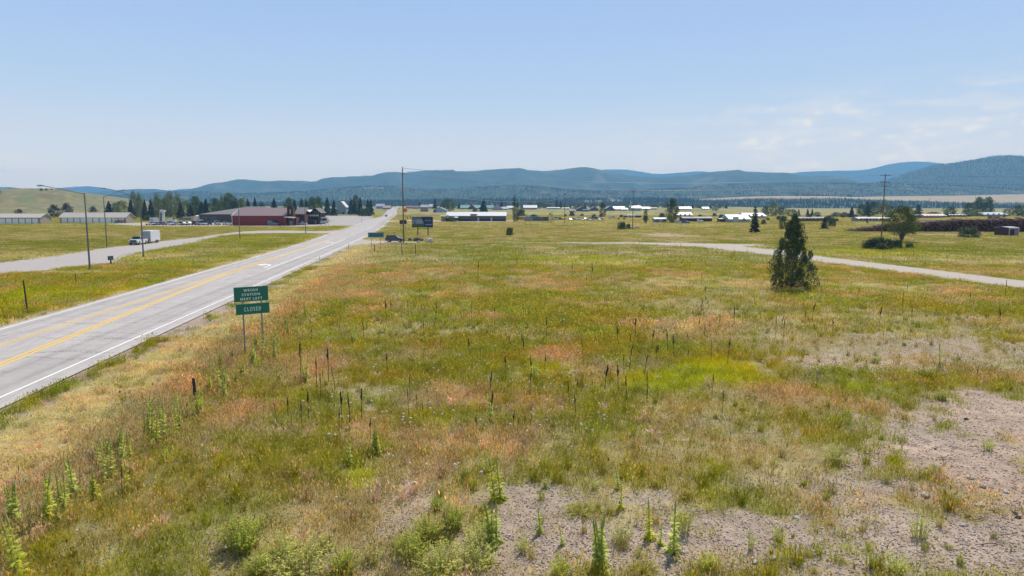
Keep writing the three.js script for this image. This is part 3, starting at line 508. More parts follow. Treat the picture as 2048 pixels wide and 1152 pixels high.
const TREE = {
  field: leafyTree('broadleaf_tree', { seed: 101, lobes: 150, lobe: 0.088, leaves: 30000, leaf: 0.0125, out: 0.98, base: 0.02, trunk: 0.018, profile: ragged, color: [0.085, 0.13, 0.05], odd: 0.08, oddColor: [0.24, 0.24, 0.12], rise: 0.6 }),
  split: leafyTree('broadleaf_tree', { seed: 102, lobes: 60, lobe: 0.13, leaves: 11000, leaf: 0.016, base: 0.26, trunk: 0.024, multi: 4, profile: dome, color: [0.15, 0.18, 0.04], rise: 0.35 }),
  round: leafyTree('broadleaf_tree', { seed: 103, lobes: 30, lobe: 0.17, leaves: 2400, leaf: 0.034, base: 0.14, trunk: 0.022, profile: dome, color: green }),
  pale: leafyTree('broadleaf_tree', { seed: 104, lobes: 30, lobe: 0.16, leaves: 2400, leaf: 0.034, base: 0.12, trunk: 0.02, profile: dome, color: paleG }),
  oval: leafyTree('broadleaf_tree', { seed: 105, lobes: 44, lobe: 0.15, leaves: 3600, leaf: 0.028, base: 0.05, trunk: 0.02, profile: oval, color: [0.07, 0.105, 0.026] }),
  poplar: leafyTree('poplar_tree', { seed: 106, lobes: 34, lobe: 0.17, leaves: 2400, leaf: 0.034, base: 0.06, trunk: 0.018, profile: column, color: olive, tall: 1.3 }),
  column: leafyTree('poplar_tree', { seed: 107, lobes: 34, lobe: 0.2, leaves: 2000, leaf: 0.034, base: 0.03, trunk: 0.02, profile: column, color: deep, tall: 1.2 }),
  maroon: leafyTree('maroon_tree', { seed: 108, lobes: 26, lobe: 0.18, leaves: 2000, leaf: 0.036, base: 0.08, trunk: 0.024, profile: dome, color: maroon }),
  grey: leafyTree('thin_tree', { seed: 109, lobes: 24, lobe: 0.13, leaves: 500, leaf: 0.03, base: 0.15, trunk: 0.016, profile: dome, color: [0.13, 0.12, 0.09], bark: greyBark }),
  spruce: conifer('conifer_tree', { seed: 110, tiers: 20, n: 13, base: 0.05, droop: 0.28, tone: 1, color: [0.038, 0.06, 0.03] }),
  pine: conifer('conifer_tree', { seed: 111, tiers: 15, n: 11, base: 0.1, droop: 0.12, tone: 1, color: [0.045, 0.066, 0.03], power: 0.6 }),
  bush: leafyTree('shrub', { seed: 112, lobes: 22, lobe: 0.26, leaves: 2200, leaf: 0.05, base: 0.02, trunk: 0.02, profile: (t) => Math.sqrt(1 - 0.85 * t * t), color: [0.08, 0.115, 0.045] }),
  lowbush: leafyTree('shrub', { seed: 113, lobes: 22, lobe: 0.26, leaves: 2200, leaf: 0.06, base: 0.02, trunk: 0.02, profile: (t) => Math.sqrt(1 - 0.85 * t * t), color: [0.13, 0.15, 0.065] }),
};
const treeName = { field: 'broadleaf tree', split: 'broadleaf tree', round: 'green broadleaf tree', pale: 'pale green broadleaf tree', oval: 'oval green broadleaf tree', poplar: 'tall narrow poplar', column: 'dark column-shaped poplar', maroon: 'dark maroon-leaved tree', grey: 'thin greyish tree', spruce: 'dark pointed conifer', pine: 'dark blunt conifer', bush: 'dark green shrub', lowbush: 'grey-green low shrub' };
const used = new Set();
function plant(kind, u, v, top, wPx, label, D, group) { // a tree whose foot stands at (u, v) and whose tip is at row top
  const p = D ? atD(u, D) : at(u, v), d = -p.z, h = Math.max(1, yAt(top, d) - p.y), w = metres(wPx, d);
  const proto = TREE[kind], first = !used.has(kind); used.add(kind);
  const cat = /bush/.test(kind) ? 'shrub' : 'tree', a = R0() * 6.283;
  let o;
  if (first) { o = proto; o.name = numbered(proto.name); o.position.copy(p); o.rotation.y = a; o.scale.set(w, h, w); scene.add(o); } else o = copyOf(proto, p, a, [w, h, w]);
  o.userData = {}; return tag(o, label, cat, group);
}
function row(list, place, group) { // labels by kind and order from the left
  const seen = {}; list.sort((a, b) => a[1] - b[1]);
  const total = {}; list.forEach(([k]) => total[k] = (total[k] ?? 0) + 1);
  for (const [k, u, v, top, w, D] of list) { const i = seen[k] = (seen[k] ?? -1) + 1; plant(k, u, v, top, w * 1.22, total[k] === 1 ? `only ${treeName[k]} ${place}` : `${ORD[i]} ${treeName[k]} from the left ${place}`, D, group); }
}
plant('field', 1583, 575, 434, 82, 'dark ragged cone-shaped tree standing alone in the meadow before the gravel path');
plant('split', 1803, 484, 416, 66, 'multi-trunked spreading tree beside the utility pole and log pile');
plant('pine', 1509, 466, 409, 24, 'ragged dark conifer standing alone in front of the white-roofed barn');
plant('oval', 1343, 446, 400, 27, 'tall oval tree beside the small white-roofed shed');
row([['poplar', 334, 428, 398, 16, 600], ['pale', 372, 428, 402, 22, 600], ['poplar', 398, 428, 399, 14, 590], ['pale', 440, 428, 404, 18, 600], ['poplar', 466, 428, 396, 15, 600], ['pale', 310, 428, 404, 18, 600], ['poplar', 285, 428, 399, 13, 600], ['round', 232, 428, 408, 18, 600], ['spruce', 219, 428, 400, 24, 520], ['pale', 245, 428, 403, 24, 540], ['spruce', 263, 428, 396, 19, 500], ['poplar', 269, 428, 388, 14, 560], ['poplar', 279, 428, 392, 13, 560], ['spruce', 291, 428, 397, 17, 500], ['spruce', 303, 428, 395, 17, 520], ['poplar', 316, 428, 393, 18, 560], ['round', 328, 428, 400, 20, 580], ['poplar', 341, 428, 390, 20, 550], ['poplar', 357, 428, 393, 18, 560], ['spruce', 362, 428, 402, 18, 510], ['spruce', 382, 428, 408, 24, 500], ['round', 391, 428, 396, 24, 560], ['pine', 405, 428, 401, 20, 560], ['spruce', 413, 428, 394, 20, 520], ['round', 431, 428, 399, 22, 560], ['poplar', 446, 428, 396, 14, 580], ['round', 459, 428, 390, 26, 560], ['round', 473, 428, 400, 20, 560], ['pale', 485, 428, 398, 20, 570], ['spruce', 497, 428, 394, 16, 560], ['spruce', 511, 425, 392, 17, 560], ['round', 524, 425, 407, 14, 600], ['spruce', 549, 420, 394, 19, 640], ['round', 579, 420, 398, 20, 640], ['spruce', 590, 420, 395, 16, 620], ['pine', 604, 420, 394, 16, 620], ['spruce', 613, 420, 395, 16, 640], ['round', 625, 420, 397, 20, 640], ['round', 638, 420, 396, 18, 640]], 'in the tree line behind the warehouses', 'trees in the long line behind the storage units');
plant('pale', 634, 434, 409, 18, 'bright green tree beside the brown gabled store', 470);
row([['spruce', 655, 424, 392, 18, 700], ['spruce', 668, 424, 397, 16, 680], ['spruce', 702, 423, 394, 15, 760], ['pine', 709, 424, 401, 17, 720], ['round', 712, 422, 393, 18, 800], ['spruce', 721, 424, 391, 15, 740], ['spruce', 736, 424, 395, 15, 740], ['spruce', 742, 424, 396, 14, 740]], 'in the clump beside the highway', 'trees in the clump beside the highway');
plant('bush', 730, 428, 416, 22, 'low round bush below the dark conifers beside the highway', 640);
row([['maroon', 39, 424, 419, 14, 620], ['maroon', 109, 428, 411, 20, 560], ['maroon', 134, 428, 408, 20, 560], ['maroon', 187, 428, 414, 15, 560]], 'on the slope behind the storage units', 'maroon trees behind the storage units');
row([['spruce', 870, 418, 394, 10, 1150], ['round', 895, 421, 399, 30, 900], ['spruce', 967, 424, 396, 20, 860], ['bush', 950, 424, 418, 8, 860], ['spruce', 1003, 420, 399, 9, 1100], ['spruce', 918, 418, 404, 9, 1150], ['round', 1078, 419, 405, 14, 1150], ['spruce', 1113, 419, 397, 9, 1200], ['spruce', 1121, 419, 400, 9, 1200], ['round', 1098, 419, 408, 22, 1200], ['spruce', 1140, 419, 408, 7, 1200], ['round', 1158, 418, 408, 14, 1250], ['round', 1185, 418, 407, 16, 1250], ['spruce', 1232, 418, 407, 8, 1300], ['round', 1309, 417, 407, 20, 1300], ['round', 1250, 418, 408, 16, 1350], ['round', 1045, 420, 411, 12, 1100], ['spruce', 840, 418, 402, 10, 1200], ['pine', 1420, 418, 410, 12, 1250], ['round', 1400, 418, 410, 12, 1250], ['spruce', 1385, 418, 408, 8, 1300], ['bush', 1043, 433, 419, 12, 640], ['round', 885, 418, 406, 10, 1250], ['spruce', 906, 418, 403, 7, 1300], ['round', 1018, 418, 408, 11, 1250], ['spruce', 1060, 418, 404, 7, 1300], ['round', 1088, 418, 407, 13, 1300], ['round', 1130, 418, 408, 12, 1300], ['spruce', 1170, 417, 404, 7, 1350], ['round', 1205, 417, 407, 13, 1350], ['spruce', 1258, 417, 404, 7, 1350], ['round', 1330, 417, 408, 14, 1350], ['spruce', 1365, 417, 406, 7, 1300], ['round', 1395, 417, 408, 14, 1350], ['round', 1440, 417, 409, 14, 1350], ['spruce', 1452, 417, 406, 7, 1350], ['pale', 1225, 420, 412, 12, 1000], ['pale', 1345, 420, 412, 12, 1000], ['pale', 1150, 421, 413, 10, 950], ['pale', 1430, 421, 413, 12, 950]], 'among the houses beyond the shed', 'trees among the houses in the middle distance');
plant('column', 1029, 444, 397, 9, 'taller of two dark poplars beside the long white-roofed shed');
plant('column', 1035, 444, 406, 7, 'shorter of two dark poplars beside the long white-roofed shed', 420);
plant('grey', 1101, 448, 426, 18, 'thin greyish tree in front of the grey container row');
plant('column', 1205, 433, 407, 15, 'dark leaning tree in front of the dark blue house', 600);
plant('column', 1291, 446, 419, 9, 'small upright tree between the utility pole and the oval tree');
plant('bush', 1244, 459, 445, 17, 'dark round bush just left of the distant utility pole');
plant('bush', 1257, 458, 448, 8, 'small dark bush at the foot of the distant utility pole');
plant('bush', 1020, 471, 456, 13, 'small round bush alone in the field below the two poplars');
plant('bush', 1527, 449, 440, 9, 'small round bush right of the ragged conifer');
plant('oval', 1564, 459, 437, 15, 'dark oval shrub behind the top of the lone meadow tree');
plant('pine', 1648, 458, 432, 18, 'dark cone-shaped young tree left of the log pile');
plant('bush', 1663, 453, 438, 14, 'dark round shrub beside the cone-shaped young tree');
row([['round', 1531, 439, 413, 14, 620], ['poplar', 1546, 439, 406, 15, 640], ['round', 1562, 438, 415, 24, 700], ['pale', 1583, 438, 419, 26, 620], ['spruce', 1597, 438, 417, 8, 640], ['spruce', 1615, 434, 416, 8, 640], ['spruce', 1624, 434, 416, 7, 660], ['pale', 1634, 434, 424, 13, 620], ['pale', 1618, 436, 430, 10, 600], ['round', 1672, 440, 425, 20, 600], ['maroon', 1688, 441, 425, 16, 580], ['spruce', 1703, 441, 411, 13, 580], ['round', 1722, 438, 410, 18, 640], ['pine', 1734, 438, 400, 16, 640], ['round', 1746, 438, 405, 30, 660], ['pale', 1768, 438, 405, 18, 660], ['round', 1781, 438, 412, 16, 680], ['pine', 1836, 434, 407, 18, 640], ['round', 1900, 430, 414, 22, 640], ['round', 1936, 430, 407, 20, 640], ['round', 1956, 430, 397, 22, 680], ['round', 1975, 430, 397, 22, 680], ['pale', 1952, 430, 419, 20, 620], ['pale', 2014, 430, 418, 16, 640], ['round', 2036, 430, 412, 24, 640], ['pale', 2052, 430, 414, 22, 660], ['maroon', 1867, 430, 424, 22, 720]], 'among the roofs behind the log pile', 'trees behind the log pile');
row([['bush', 1734, 497, 482, 15], ['bush', 1746, 497, 478, 20], ['bush', 1757, 498, 477, 20], ['bush', 1771, 497, 479, 20], ['bush', 1793, 497, 480, 16], ['bush', 1818, 496, 487, 12], ['lowbush', 1762, 500, 488, 18], ['lowbush', 1784, 492, 483, 16]], 'in the thicket by the utility pole', 'shrubs round the utility pole');
plant('bush', 1937, 475, 456, 34, 'large round green shrub in front of the log pile');
plant('lowbush', 1993, 441, 434, 16, 'low grey-green bush on the rise behind the log pile', 420);
plant('lowbush', 900, 443, 434, 26, 'grey-green bush in front of the long white-roofed shed');
plant('lowbush', 296, 440, 432, 16, 'low bush behind the parked cars near the tree line', 430);
plant('pine', 622, 437, 418, 15, 'dark conifer in front of the brown store with white lettering board', 420);
plant('spruce', 600, 448, 423, 19, 'dark conifer against the store front beside the red warehouse', 385);
{
  const r = rng(501);
  for (const [n, u0, u1, d0, d1, where] of [[16, 880, 1250, 480, 760, 'on the green slope beyond the middle field'], [14, 1180, 1460, 440, 640, 'in the brush before the oval tree and barns'], [14, 1440, 1720, 400, 620, 'in the brush behind the lone meadow tree'], [12, 1660, 2048, 480, 620, 'on the fields behind the log pile'], [10, 20, 400, 640, 760, 'at the foot of the grassy hill']]) {
    const L = []; for (let i = 0; i < n; i++) L.push([u0 + (u1 - u0) * (i + r()) / n, d0 + (d1 - d0) * r(), r()]);
    L.forEach(([u, D, k], i) => { const p = atD(u, D), h = 1.0 + 2.6 * k * k, o = copyOf(TREE[i % 3 ? 'lowbush' : 'bush'], p, u, [h * 1.5, h, h * 1.4]); o.userData = {}; tag(o, `${ORD[i]} low shrub from the left ${where}`, 'shrub', 'low shrubs on the distant fields'); });
  }
}
hillShrubs.sort((a, b) => a[0].x - b[0].x).forEach(([p, h], i) => {
  const o = copyOf(TREE[i % 3 ? 'lowbush' : 'bush'], p, i, [h * 1.3, h, h * 1.3]); o.userData = {};
  tag(o, `${ORD[i] ?? 'last ' + (i % 2 ? 'low' : 'tall')} small dark shrub from the left on the grassy hill`, 'shrub', 'shrubs on the grassy hill');
});

// ---------------------------------------------------------------- tall weeds that stand out one by one
const weedMat = new THREE.MeshPhysicalMaterial({ color: 0xffffff, roughness: 0.85, vertexColors: true, transmission: 0.55, thickness: 0, specularIntensity: 0.3 });
const deadMat = std(lin(0.055, 0.038, 0.028), 0.95), stemMat = std(lin(0.42, 0.44, 0.10), 0.9);
function leafStrip(pos, col, base, dir, len, w, bend, c) { // a pointed leaf that arches over
  const side = V(-dir.z, 0, dir.x).normalize(), pts = [];
  for (let i = 0; i <= 3; i++) { const t = i / 3, p = base.clone().addScaledVector(dir, len * t); p.y -= bend * len * t * t; pts.push([p, w * [0.35, 1, 0.75, 0.02][i] * 0.5]); }
  for (let i = 0; i < 3; i++) { const [a, wa] = pts[i], [b, wb] = pts[i + 1], A = a.clone().addScaledVector(side, wa), B = a.clone().addScaledVector(side, -wa), C = b.clone().addScaledVector(side, wb), D = b.clone().addScaledVector(side, -wb); pos.push(...A, ...B, ...C, ...B, ...D, ...C); for (let k = 0; k < 6; k++) col.push(...c); }
}
function mullein(seed, rich, c0) { // unit height 1 (about 1.4 m)
  const r = rng(seed), pos = [], col = [], g = new THREE.Group(); g.name = 'mullein_plant';
  const stems = rich > 1 ? rich : 1, st = [], sp = [];
  for (let s = 0; s < stems; s++) {
    const ox = s ? (r() - 0.5) * 0.22 : 0, oz = s ? (r() - 0.5) * 0.22 : 0, h = s ? 0.6 + 0.35 * r() : 0.86, lx = (r() - 0.5) * 0.16, lz = (r() - 0.5) * 0.16;
    st.push(rod(V(ox, 0, oz), V(ox + lx, h, oz + lz), 0.013, 0.008, 6));
    sp.push(rod(V(ox + lx * 0.9, h * 0.86, oz + lz * 0.9), V(ox + lx * 1.1, h, oz + lz * 1.1), 0.012, 0.019, 6), rod(V(ox + lx * 1.1, h, oz + lz * 1.1), V(ox + lx * 1.25, h + 0.14, oz + lz * 1.25), 0.019, 0.004, 6));
    const n = 64; for (let i = 0; i < n; i++) { const t = i / n, a = i * 2.4 + r() * 1.5, y = 0.03 + t * h * 0.92 * (0.9 + 0.2 * r()), L = mix(0.20, 0.085, t ** 0.8) * (0.6 + 0.7 * r()), up = mix(0.5, 1.3, t) * (0.6 + 0.8 * r()), v = 0.65 + 0.8 * r(); leafStrip(pos, col, V(ox + lx * t, y, oz + lz * t), V(Math.cos(a), up, Math.sin(a)).normalize(), L, L * 0.42, 0.3 + 0.8 * r() * (1 - t), [c0[0] * v, c0[1] * v, c0[2] * v]); }
  }
  for (let i = 0; i < 15; i++) { const a = i * 0.52 + r() * 0.9, v = 0.7 + 0.6 * r(), dry = r() < 0.3; leafStrip(pos, col, V(0, 0.02, 0), V(Math.cos(a), 0.45 + r() * 0.7, Math.sin(a)).normalize(), 0.13 + 0.17 * r(), 0.075, 0.6 + 0.5 * r(), dry ? [0.56 * v, 0.48 * v, 0.24 * v] : [c0[0] * v, c0[1] * v, c0[2] * v]); }
  part('stem', st, stemMat, g); part('flower_spike', sp, stemMat, g); part('foliage', tris(pos, col), weedMat, g); return g;
}
function deadStalk(seed, headR, bend, branches) { // unit height 1
  const r = rng(seed), g = new THREE.Group(); g.name = 'dead_mullein_stalk';
  const pts = []; for (let i = 0; i <= 5; i++) { const t = i / 5; pts.push(V(bend * t * t + (r() - 0.5) * 0.012, t, (r() - 0.5) * 0.012)); }
  const st = [], hd = []; for (let i = 0; i < 5; i++) st.push(rod(pts[i], pts[i + 1], 0.011 - i * 0.0012, 0.0098 - i * 0.0012, 6));
  const head = (p, q, R) => { const m = p.clone().lerp(q, 0.35); hd.push(rod(p, m, R * 0.5, R, 7), rod(m, q, R, R * 0.25, 7)); for (let i = 0; i < 26; i++) { const c = p.clone().lerp(q, r() * 0.92), a = r() * 6.28; const b = new THREE.IcosahedronGeometry(R * 0.42, 0); hd.push(b.translate(c.x + Math.cos(a) * R * 0.8, c.y, c.z + Math.sin(a) * R * 0.8)); } };
  head(pts[3].clone().lerp(pts[4], 0.2), pts[5].clone().setY(1.03), headR);
  for (let i = 0; i < branches; i++) { const a = r() * 6.28, p = pts[3].clone().lerp(pts[4], r()), q = p.clone().add(V(Math.cos(a) * 0.06, 0.2 + 0.08 * r(), Math.sin(a) * 0.06)); st.push(rod(p, q, 0.006, 0.004, 5)); head(p.clone().lerp(q, 0.4), q, headR * 0.6); }
  part('stem', st, deadMat, g); part('seed_head', hd, deadMat, g); return g;
}
function bushyWeed(name, seed, n, spread, c0, leaf) { // unit height 1
  const r = rng(seed), st = [], pos = [], col = [], g = new THREE.Group(); g.name = name;
  for (let i = 0; i < n; i++) {
    const a = r() * 6.283, s = spread * Math.pow(r(), 0.55), h = (0.5 + 0.5 * r()) * Math.sqrt(Math.max(0.12, 1 - 0.8 * (s / spread) ** 2)), tip = V(Math.cos(a) * s, h, Math.sin(a) * s), base = V(tip.x * 0.5, 0, tip.z * 0.5), mid = base.clone().lerp(tip, 0.5).add(V(-tip.x * 0.1 + (r() - 0.5) * 0.08, 0.05, -tip.z * 0.1 + (r() - 0.5) * 0.08));
    st.push(rod(base, mid, 0.005, 0.004, 3), rod(mid, tip, 0.004, 0.0015, 3));
    const tn = 0.7 + 0.6 * r();
    for (let k = 0; k < leaf; k++) { const t = 0.1 + 0.95 * r(), p = t < 0.5 ? base.clone().lerp(mid, t / 0.5) : mid.clone().lerp(tip, (t - 0.5) / 0.5), b = r() * 6.283, v = tn * (0.65 + 0.7 * r()); leafStrip(pos, col, p, V(Math.cos(b), 0.3 + 1.2 * r(), Math.sin(b)).normalize(), 0.035 + 0.055 * r(), 0.02, 0.4, [c0[0] * v, c0[1] * v, c0[2] * v]); }
  }
  part('stem', st, stemMat, g); part('foliage', tris(pos, col), weedMat, g); return g;
}
const sage = [0.52, 0.57, 0.12], limeC = [0.54, 0.56, 0.045];
const MUL = [mullein(201, 1, sage), mullein(202, 4, sage), mullein(203, 1, limeC), mullein(204, 5, limeC), mullein(205, 2, sage), mullein(206, 2, limeC), mullein(207, 1, [0.5, 0.56, 0.1]), mullein(208, 3, [0.56, 0.58, 0.08])], DEAD = [deadStalk(211, 0.02, 0.04, 0), deadStalk(212, 0.026, -0.05, 2), deadStalk(213, 0.014, 0.08, 0), deadStalk(214, 0.022, -0.02, 1)];
const WEED = [bushyWeed('bushy_weed', 221, 110, 0.55, [0.46, 0.50, 0.05], 20), bushyWeed('bushy_weed', 222, 80, 0.6, [0.60, 0.60, 0.15], 18), bushyWeed('feathery_weed', 223, 44, 0.4, [0.58, 0.62, 0.07], 17), bushyWeed('mat_weed', 224, 120, 0.8, [0.44, 0.42, 0.03], 14)];
const begun = new Set();
function weed(proto, p, h, w, label, cat, group) {
  let o; const a = R0() * 6.283, tilt = (R0() - 0.5) * 0.2;
  if (begun.has(proto)) o = copyOf(proto, p, a, [w, h, w]); else { begun.add(proto); o = proto; o.name = numbered(proto.name); o.position.copy(p); o.rotation.y = a; o.scale.set(w, h, w); scene.add(o); }
  o.rotation.set(0, a, tilt); o.userData = {}; return tag(o, label, cat, group);
}
const upright = (u, v, top) => { const p = at(u, v), d = -p.z; return [p, Math.max(0.25, yAt(top, d) - p.y)]; };
// dead stalks: foot column, foot row, tip row, what sets it apart
const NEAR = [
  [602, 763, 688, 1, 'tallest dark dead mullein stalk, with a swollen head, above the small pink tag'], [634, 785, 713, 2, 'bare dead stalk just right of the tallest swollen-headed stalk'], [657, 763, 697, 3, 'dark dead stalk with a fat seed head, right of the three thin ones'], [670, 784, 733, 2, 'thin dead stalk standing apart, rightmost of the roadside group'],
  [641, 801, 747, 0, 'thinnest dead stalk in the middle of the roadside group'], [644, 770, 742, 0, 'short dead stalk behind the thinnest one of the roadside group'], [651, 797, 760, 0, 'short leaning dead stalk beside the white seed heads of the roadside group'], [617, 842, 784, 1, 'dark dead stalk with a branched head in front of the roadside group'], [603, 853, 804, 0, 'short dead stalk left of the branched one in front of the roadside group'],
  [684, 852, 784, 1, 'thick dead stalk with a club-shaped head, left of a taller bare pair partner'], [699, 868, 788, 2, 'tall bare dead stalk rising from a green mullein'], [678, 868, 818, 0, 'short dark dead stalk in front of the club-headed one'], [555, 858, 806, 2, 'single dead stalk near the dark green clump left of the branched one'],
  [817, 832, 776, 2, 'tall bare dead stalk above the lime grass in the centre'], [833, 820, 789, 0, 'short dead stalk right of the bare one above the central lime grass'], [978, 799, 745, 3, 'tall dead stalk with a seed head in the middle of the meadow'], [1060, 797, 736, 2, 'tall slim dead stalk right of the seed-headed one in the meadow'],
  [1209, 790, 730, 1, 'black dead stalk with a forked head, leftmost of four beside the lime patch'], [1236, 793, 730, 3, 'black dead stalk with a fat head, second of four beside the lime patch'], [1253, 808, 751, 0, 'thin low dead stalk, third of four beside the lime patch'], [1294, 805, 739, 2, 'tall straight dead stalk, rightmost of four beside the lime patch'],
  [1304, 700, 660, 1, 'leftmost of the four dead stalks behind the lime patch'], [1336, 711, 660, 0, 'third of the four dead stalks behind the lime patch'], [1347, 717, 672, 3, 'rightmost thick dead stalk behind the lime patch'], [1316, 727, 691, 1, 'shortest forked dead stalk behind the lime patch'], [1468, 659, 614, 3, 'lone dark dead stalk on the rusty grass left of the cone-shaped tree'],
  [161, 975, 933, 2, 'dark dead stalk among the green mulleins of the roadside row'], [246, 996, 933, 2, 'bent dead stalk in front of the roadside mullein row'], [40, 972, 930, 2, 'leaning black dead stalk at the left end of the mullein row'], [97, 1050, 1028, 0, 'short black stub stalk at the foot of the mullein row'],
];
for (const [u, v, top, k, label] of NEAR) { const [p, h] = upright(u, v, top), w = Math.min(h, 1.9) * 1.15; weed(DEAD[k], p, h, w, label, 'dead stalk'); }
const FAR = [[773, 650, 600], [783, 636, 600], [872, 647, 602], [847, 680, 642], [962, 732, 696], [1048, 720, 678], [990, 650, 614], [956, 565, 523], [1551, 674, 633], [1567, 676, 636], [1403, 572, 545], [1411, 601, 572], [1400, 638, 599], [1209, 613, 578], [1183, 568, 529], [1144, 559, 523], [1374, 689, 666], [1153, 799, 757], [1089, 750, 709], [1425, 790, 748], [1260, 698, 669], [1024, 873, 821], [1033, 880, 834], [1804, 619, 581], [1995, 653, 608], [1999, 653, 621], [1624, 644, 605], [1665, 671, 637], [1823, 644, 614], [2010, 598, 560], [1939, 613, 584], [1715, 607, 575], [1767, 686, 663], [1758, 656, 614], [1813, 595, 569], [1892, 530, 508], [1516, 522, 508], [1953, 774, 733], [693, 534, 516], [640, 530, 512], [768, 520, 505], [880, 522, 505], [1063, 760, 715], [1074, 600, 577], [1100, 600, 580], [930, 560, 540], [770, 565, 552], [820, 540, 528]];
{
  const r = rng(311), list = [];
  for (let i = 0; i < 90; i++) { const D = 45 + 110 * r(), u = 700 + 1330 * r(), p = atD(u, D); if (p.x < paveR(D) + 6 || inRoad(p.x, D)) continue; const h = 0.7 + 0.7 * r(); list.push([p, h, h * (0.7 + 0.4 * r()), i % 4]); }
  for (let i = 0; i < 46; i++) { const D = 25 + 30 * r(), u = 560 + 900 * r(), p = atD(u, D); if (p.x < paveR(D) + 7) continue; const h = 0.8 + 0.75 * r(); list.push([p, h, h * (0.8 + 0.4 * r()), i % 4]); }
  for (const [u, v, top] of FAR) { const [p, h] = upright(u, v, top); list.push([p, h, Math.min(h, 1.8) * 0.95, Math.floor(r() * 4)]); }
  const bands = [[0, 31, 'in the nearest meadow'], [31, 38, 'in the meadow short of the lime patch'], [38, 46, 'in the meadow abreast of the lime patch'], [46, 55, 'in the meadow just past the lime patch'], [55, 68, 'in the meadow before the cone-shaped tree'], [68, 80, 'level with the cone-shaped tree'], [80, 95, 'just beyond the cone-shaped tree'], [95, 110, 'in the strip halfway to the gravel path'], [110, 128, 'in the strip short of the gravel path'], [128, 145, 'close to the gravel path'], [145, 400, 'beside or beyond the gravel path']];
  for (const [d0, d1, where] of bands) { const L = list.filter(([p]) => -p.z >= d0 && -p.z < d1).sort((a, b) => a[0].x / a[0].z - b[0].x / b[0].z).reverse(); L.forEach(([p, h, w, k], i) => weed(DEAD[k], p, h, w, `${ORD[i] ?? 'last'} thin dead stalk from the left ${where}`, 'dead stalk', 'scattered dead stalks in the meadow')); }
}
function banded(list, bands, make) { for (const [d0, d1, where] of bands) list.filter(([p]) => -p.z >= d0 && -p.z < d1).sort((a, b) => a[0].x / -a[0].z - b[0].x / -b[0].z).forEach((e, i) => make(e, ORD[i] ?? 'last', where)); }
// green mulleins
const GREEN = [
  [34, 1050, 964, 1, 'leafy green mullein at the left end of the roadside mullein row'], [92, 1046, 946, 1, 'broad clump of green mullein, second in the roadside mullein row'], [105, 1040, 938, 0, 'slim green mullein inside the broad clump of the roadside row'], [133, 1022, 938, 1, 'dark green mullein with a black tip, right of the broad clump'], [148, 996, 904, 0, 'tall slim mullein right of the black-tipped one in the roadside row'], [38, 1160, 1030, 1, 'tall mullein in the bottom left corner of the meadow'],
  [199, 938, 878, 0, 'mullein at the start of the middle bunch of the roadside row'], [210, 932, 874, 2, 'pale mullein in the middle bunch of the roadside row'], [223, 954, 881, 0, 'mullein in front of the middle bunch of the roadside row'], [245, 930, 868, 0, 'narrow mullein right of the middle bunch of the roadside row'], [262, 922, 862, 2, 'yellowish mullein behind the narrow one of the roadside row'], [301, 872, 790, 0, 'tall narrow mullein left of the black fence post'], [312, 893, 816, 1, 'bushy mullein in front of the tall narrow one by the fence post'], [327, 884, 806, 0, 'mullein right of the bushy one by the fence post'], [357, 826, 790, 2, 'short pale mullein just left of the black fence post'], [392, 835, 782, 1, 'bushy mullein against the black fence post'], [403, 832, 792, 0, 'mullein just right of the black fence post'],
  [437, 786, 722, 0, 'mullein in the bunch beyond the black fence post'], [452, 780, 728, 1, 'bushy mullein in the bunch beyond the black fence post'], [396, 770, 722, 2, 'pale mullein left of the bunch beyond the fence post'], [508, 730, 680, 0, 'mullein between the feet of the weigh station sign'], [527, 712, 656, 0, 'dark mullein against the right post of the weigh station sign'], [536, 700, 640, 2, 'bright mullein just right of the weigh station sign'], [548, 694, 652, 2, 'second bright mullein right of the weigh station sign'], [641, 605, 570, 0, 'mullein beyond the weigh station sign near the road verge'], [608, 764, 700, 0, 'mullein at the foot of the tallest dead stalk'],
  [755, 912, 845, 3, 'broad bright green mullein clump in the centre of the foreground'], [838, 900, 861, 2, 'small mullein right of the broad bright clump'], [700, 930, 868, 0, 'narrow mullein below the tall bare dead stalk'], [1001, 1000, 912, 1, 'tall mullein with a dark foot on the edge of the gravel'], [985, 1092, 1000, 1, 'spindly mullein on the gravel left of centre'], [1091, 976, 934, 2, 'small lime mullein on the upper edge of the gravel'], [1238, 978, 930, 2, 'small lime mullein beside the grey gravel patch'], [1242, 1018, 968, 2, 'small yellow mullein beside the mat of green'], [1197, 1140, 1028, 1, 'largest mullein in the foreground gravel'], [1299, 1078, 998, 2, 'slender mullein with a sharp shadow on the gravel'], [1321, 1090, 1044, 2, 'short yellow mullein right of the slender one'], [1346, 1105, 1002, 0, 'tall mullein with dry pale leaves on the gravel'], [1353, 1122, 1096, 2, 'tiny yellow mullein in front of the tall dry-leaved one'], [1080, 1066, 1010, 2, 'spindly lime mullein left of the largest one'], [1125, 1090, 1048, 2, 'low mullein left of the largest foreground one'], [981, 846, 774, 0, 'pale mullein stem under the central dead stalk'], [1058, 630, 592, 1, 'dark mullein standing in the middle green strip'], [1045, 683, 634, 0, 'mullein below the dark one in the middle green strip'], [1880, 740, 685, 2, 'lone lime mullein on the bare grey ground at the right'], [1068, 762, 716, 0, 'mullein near the slim dead stalk in the meadow'], [1290, 745, 712, 2, 'mullein at the edge of the lime patch'], [706, 686, 650, 0, 'mullein in the meadow right of the weigh station sign'], [769, 664, 640, 0, 'small mullein under two dead stalks in the meadow'],
];
for (const [u, v, top, k, label] of GREEN) { const [p, h] = upright(u, v, top); weed(MUL[R0() < 0.5 ? k : k + 4], p, h, Math.min(h * 1.1, 1.6), label, 'mullein'); }
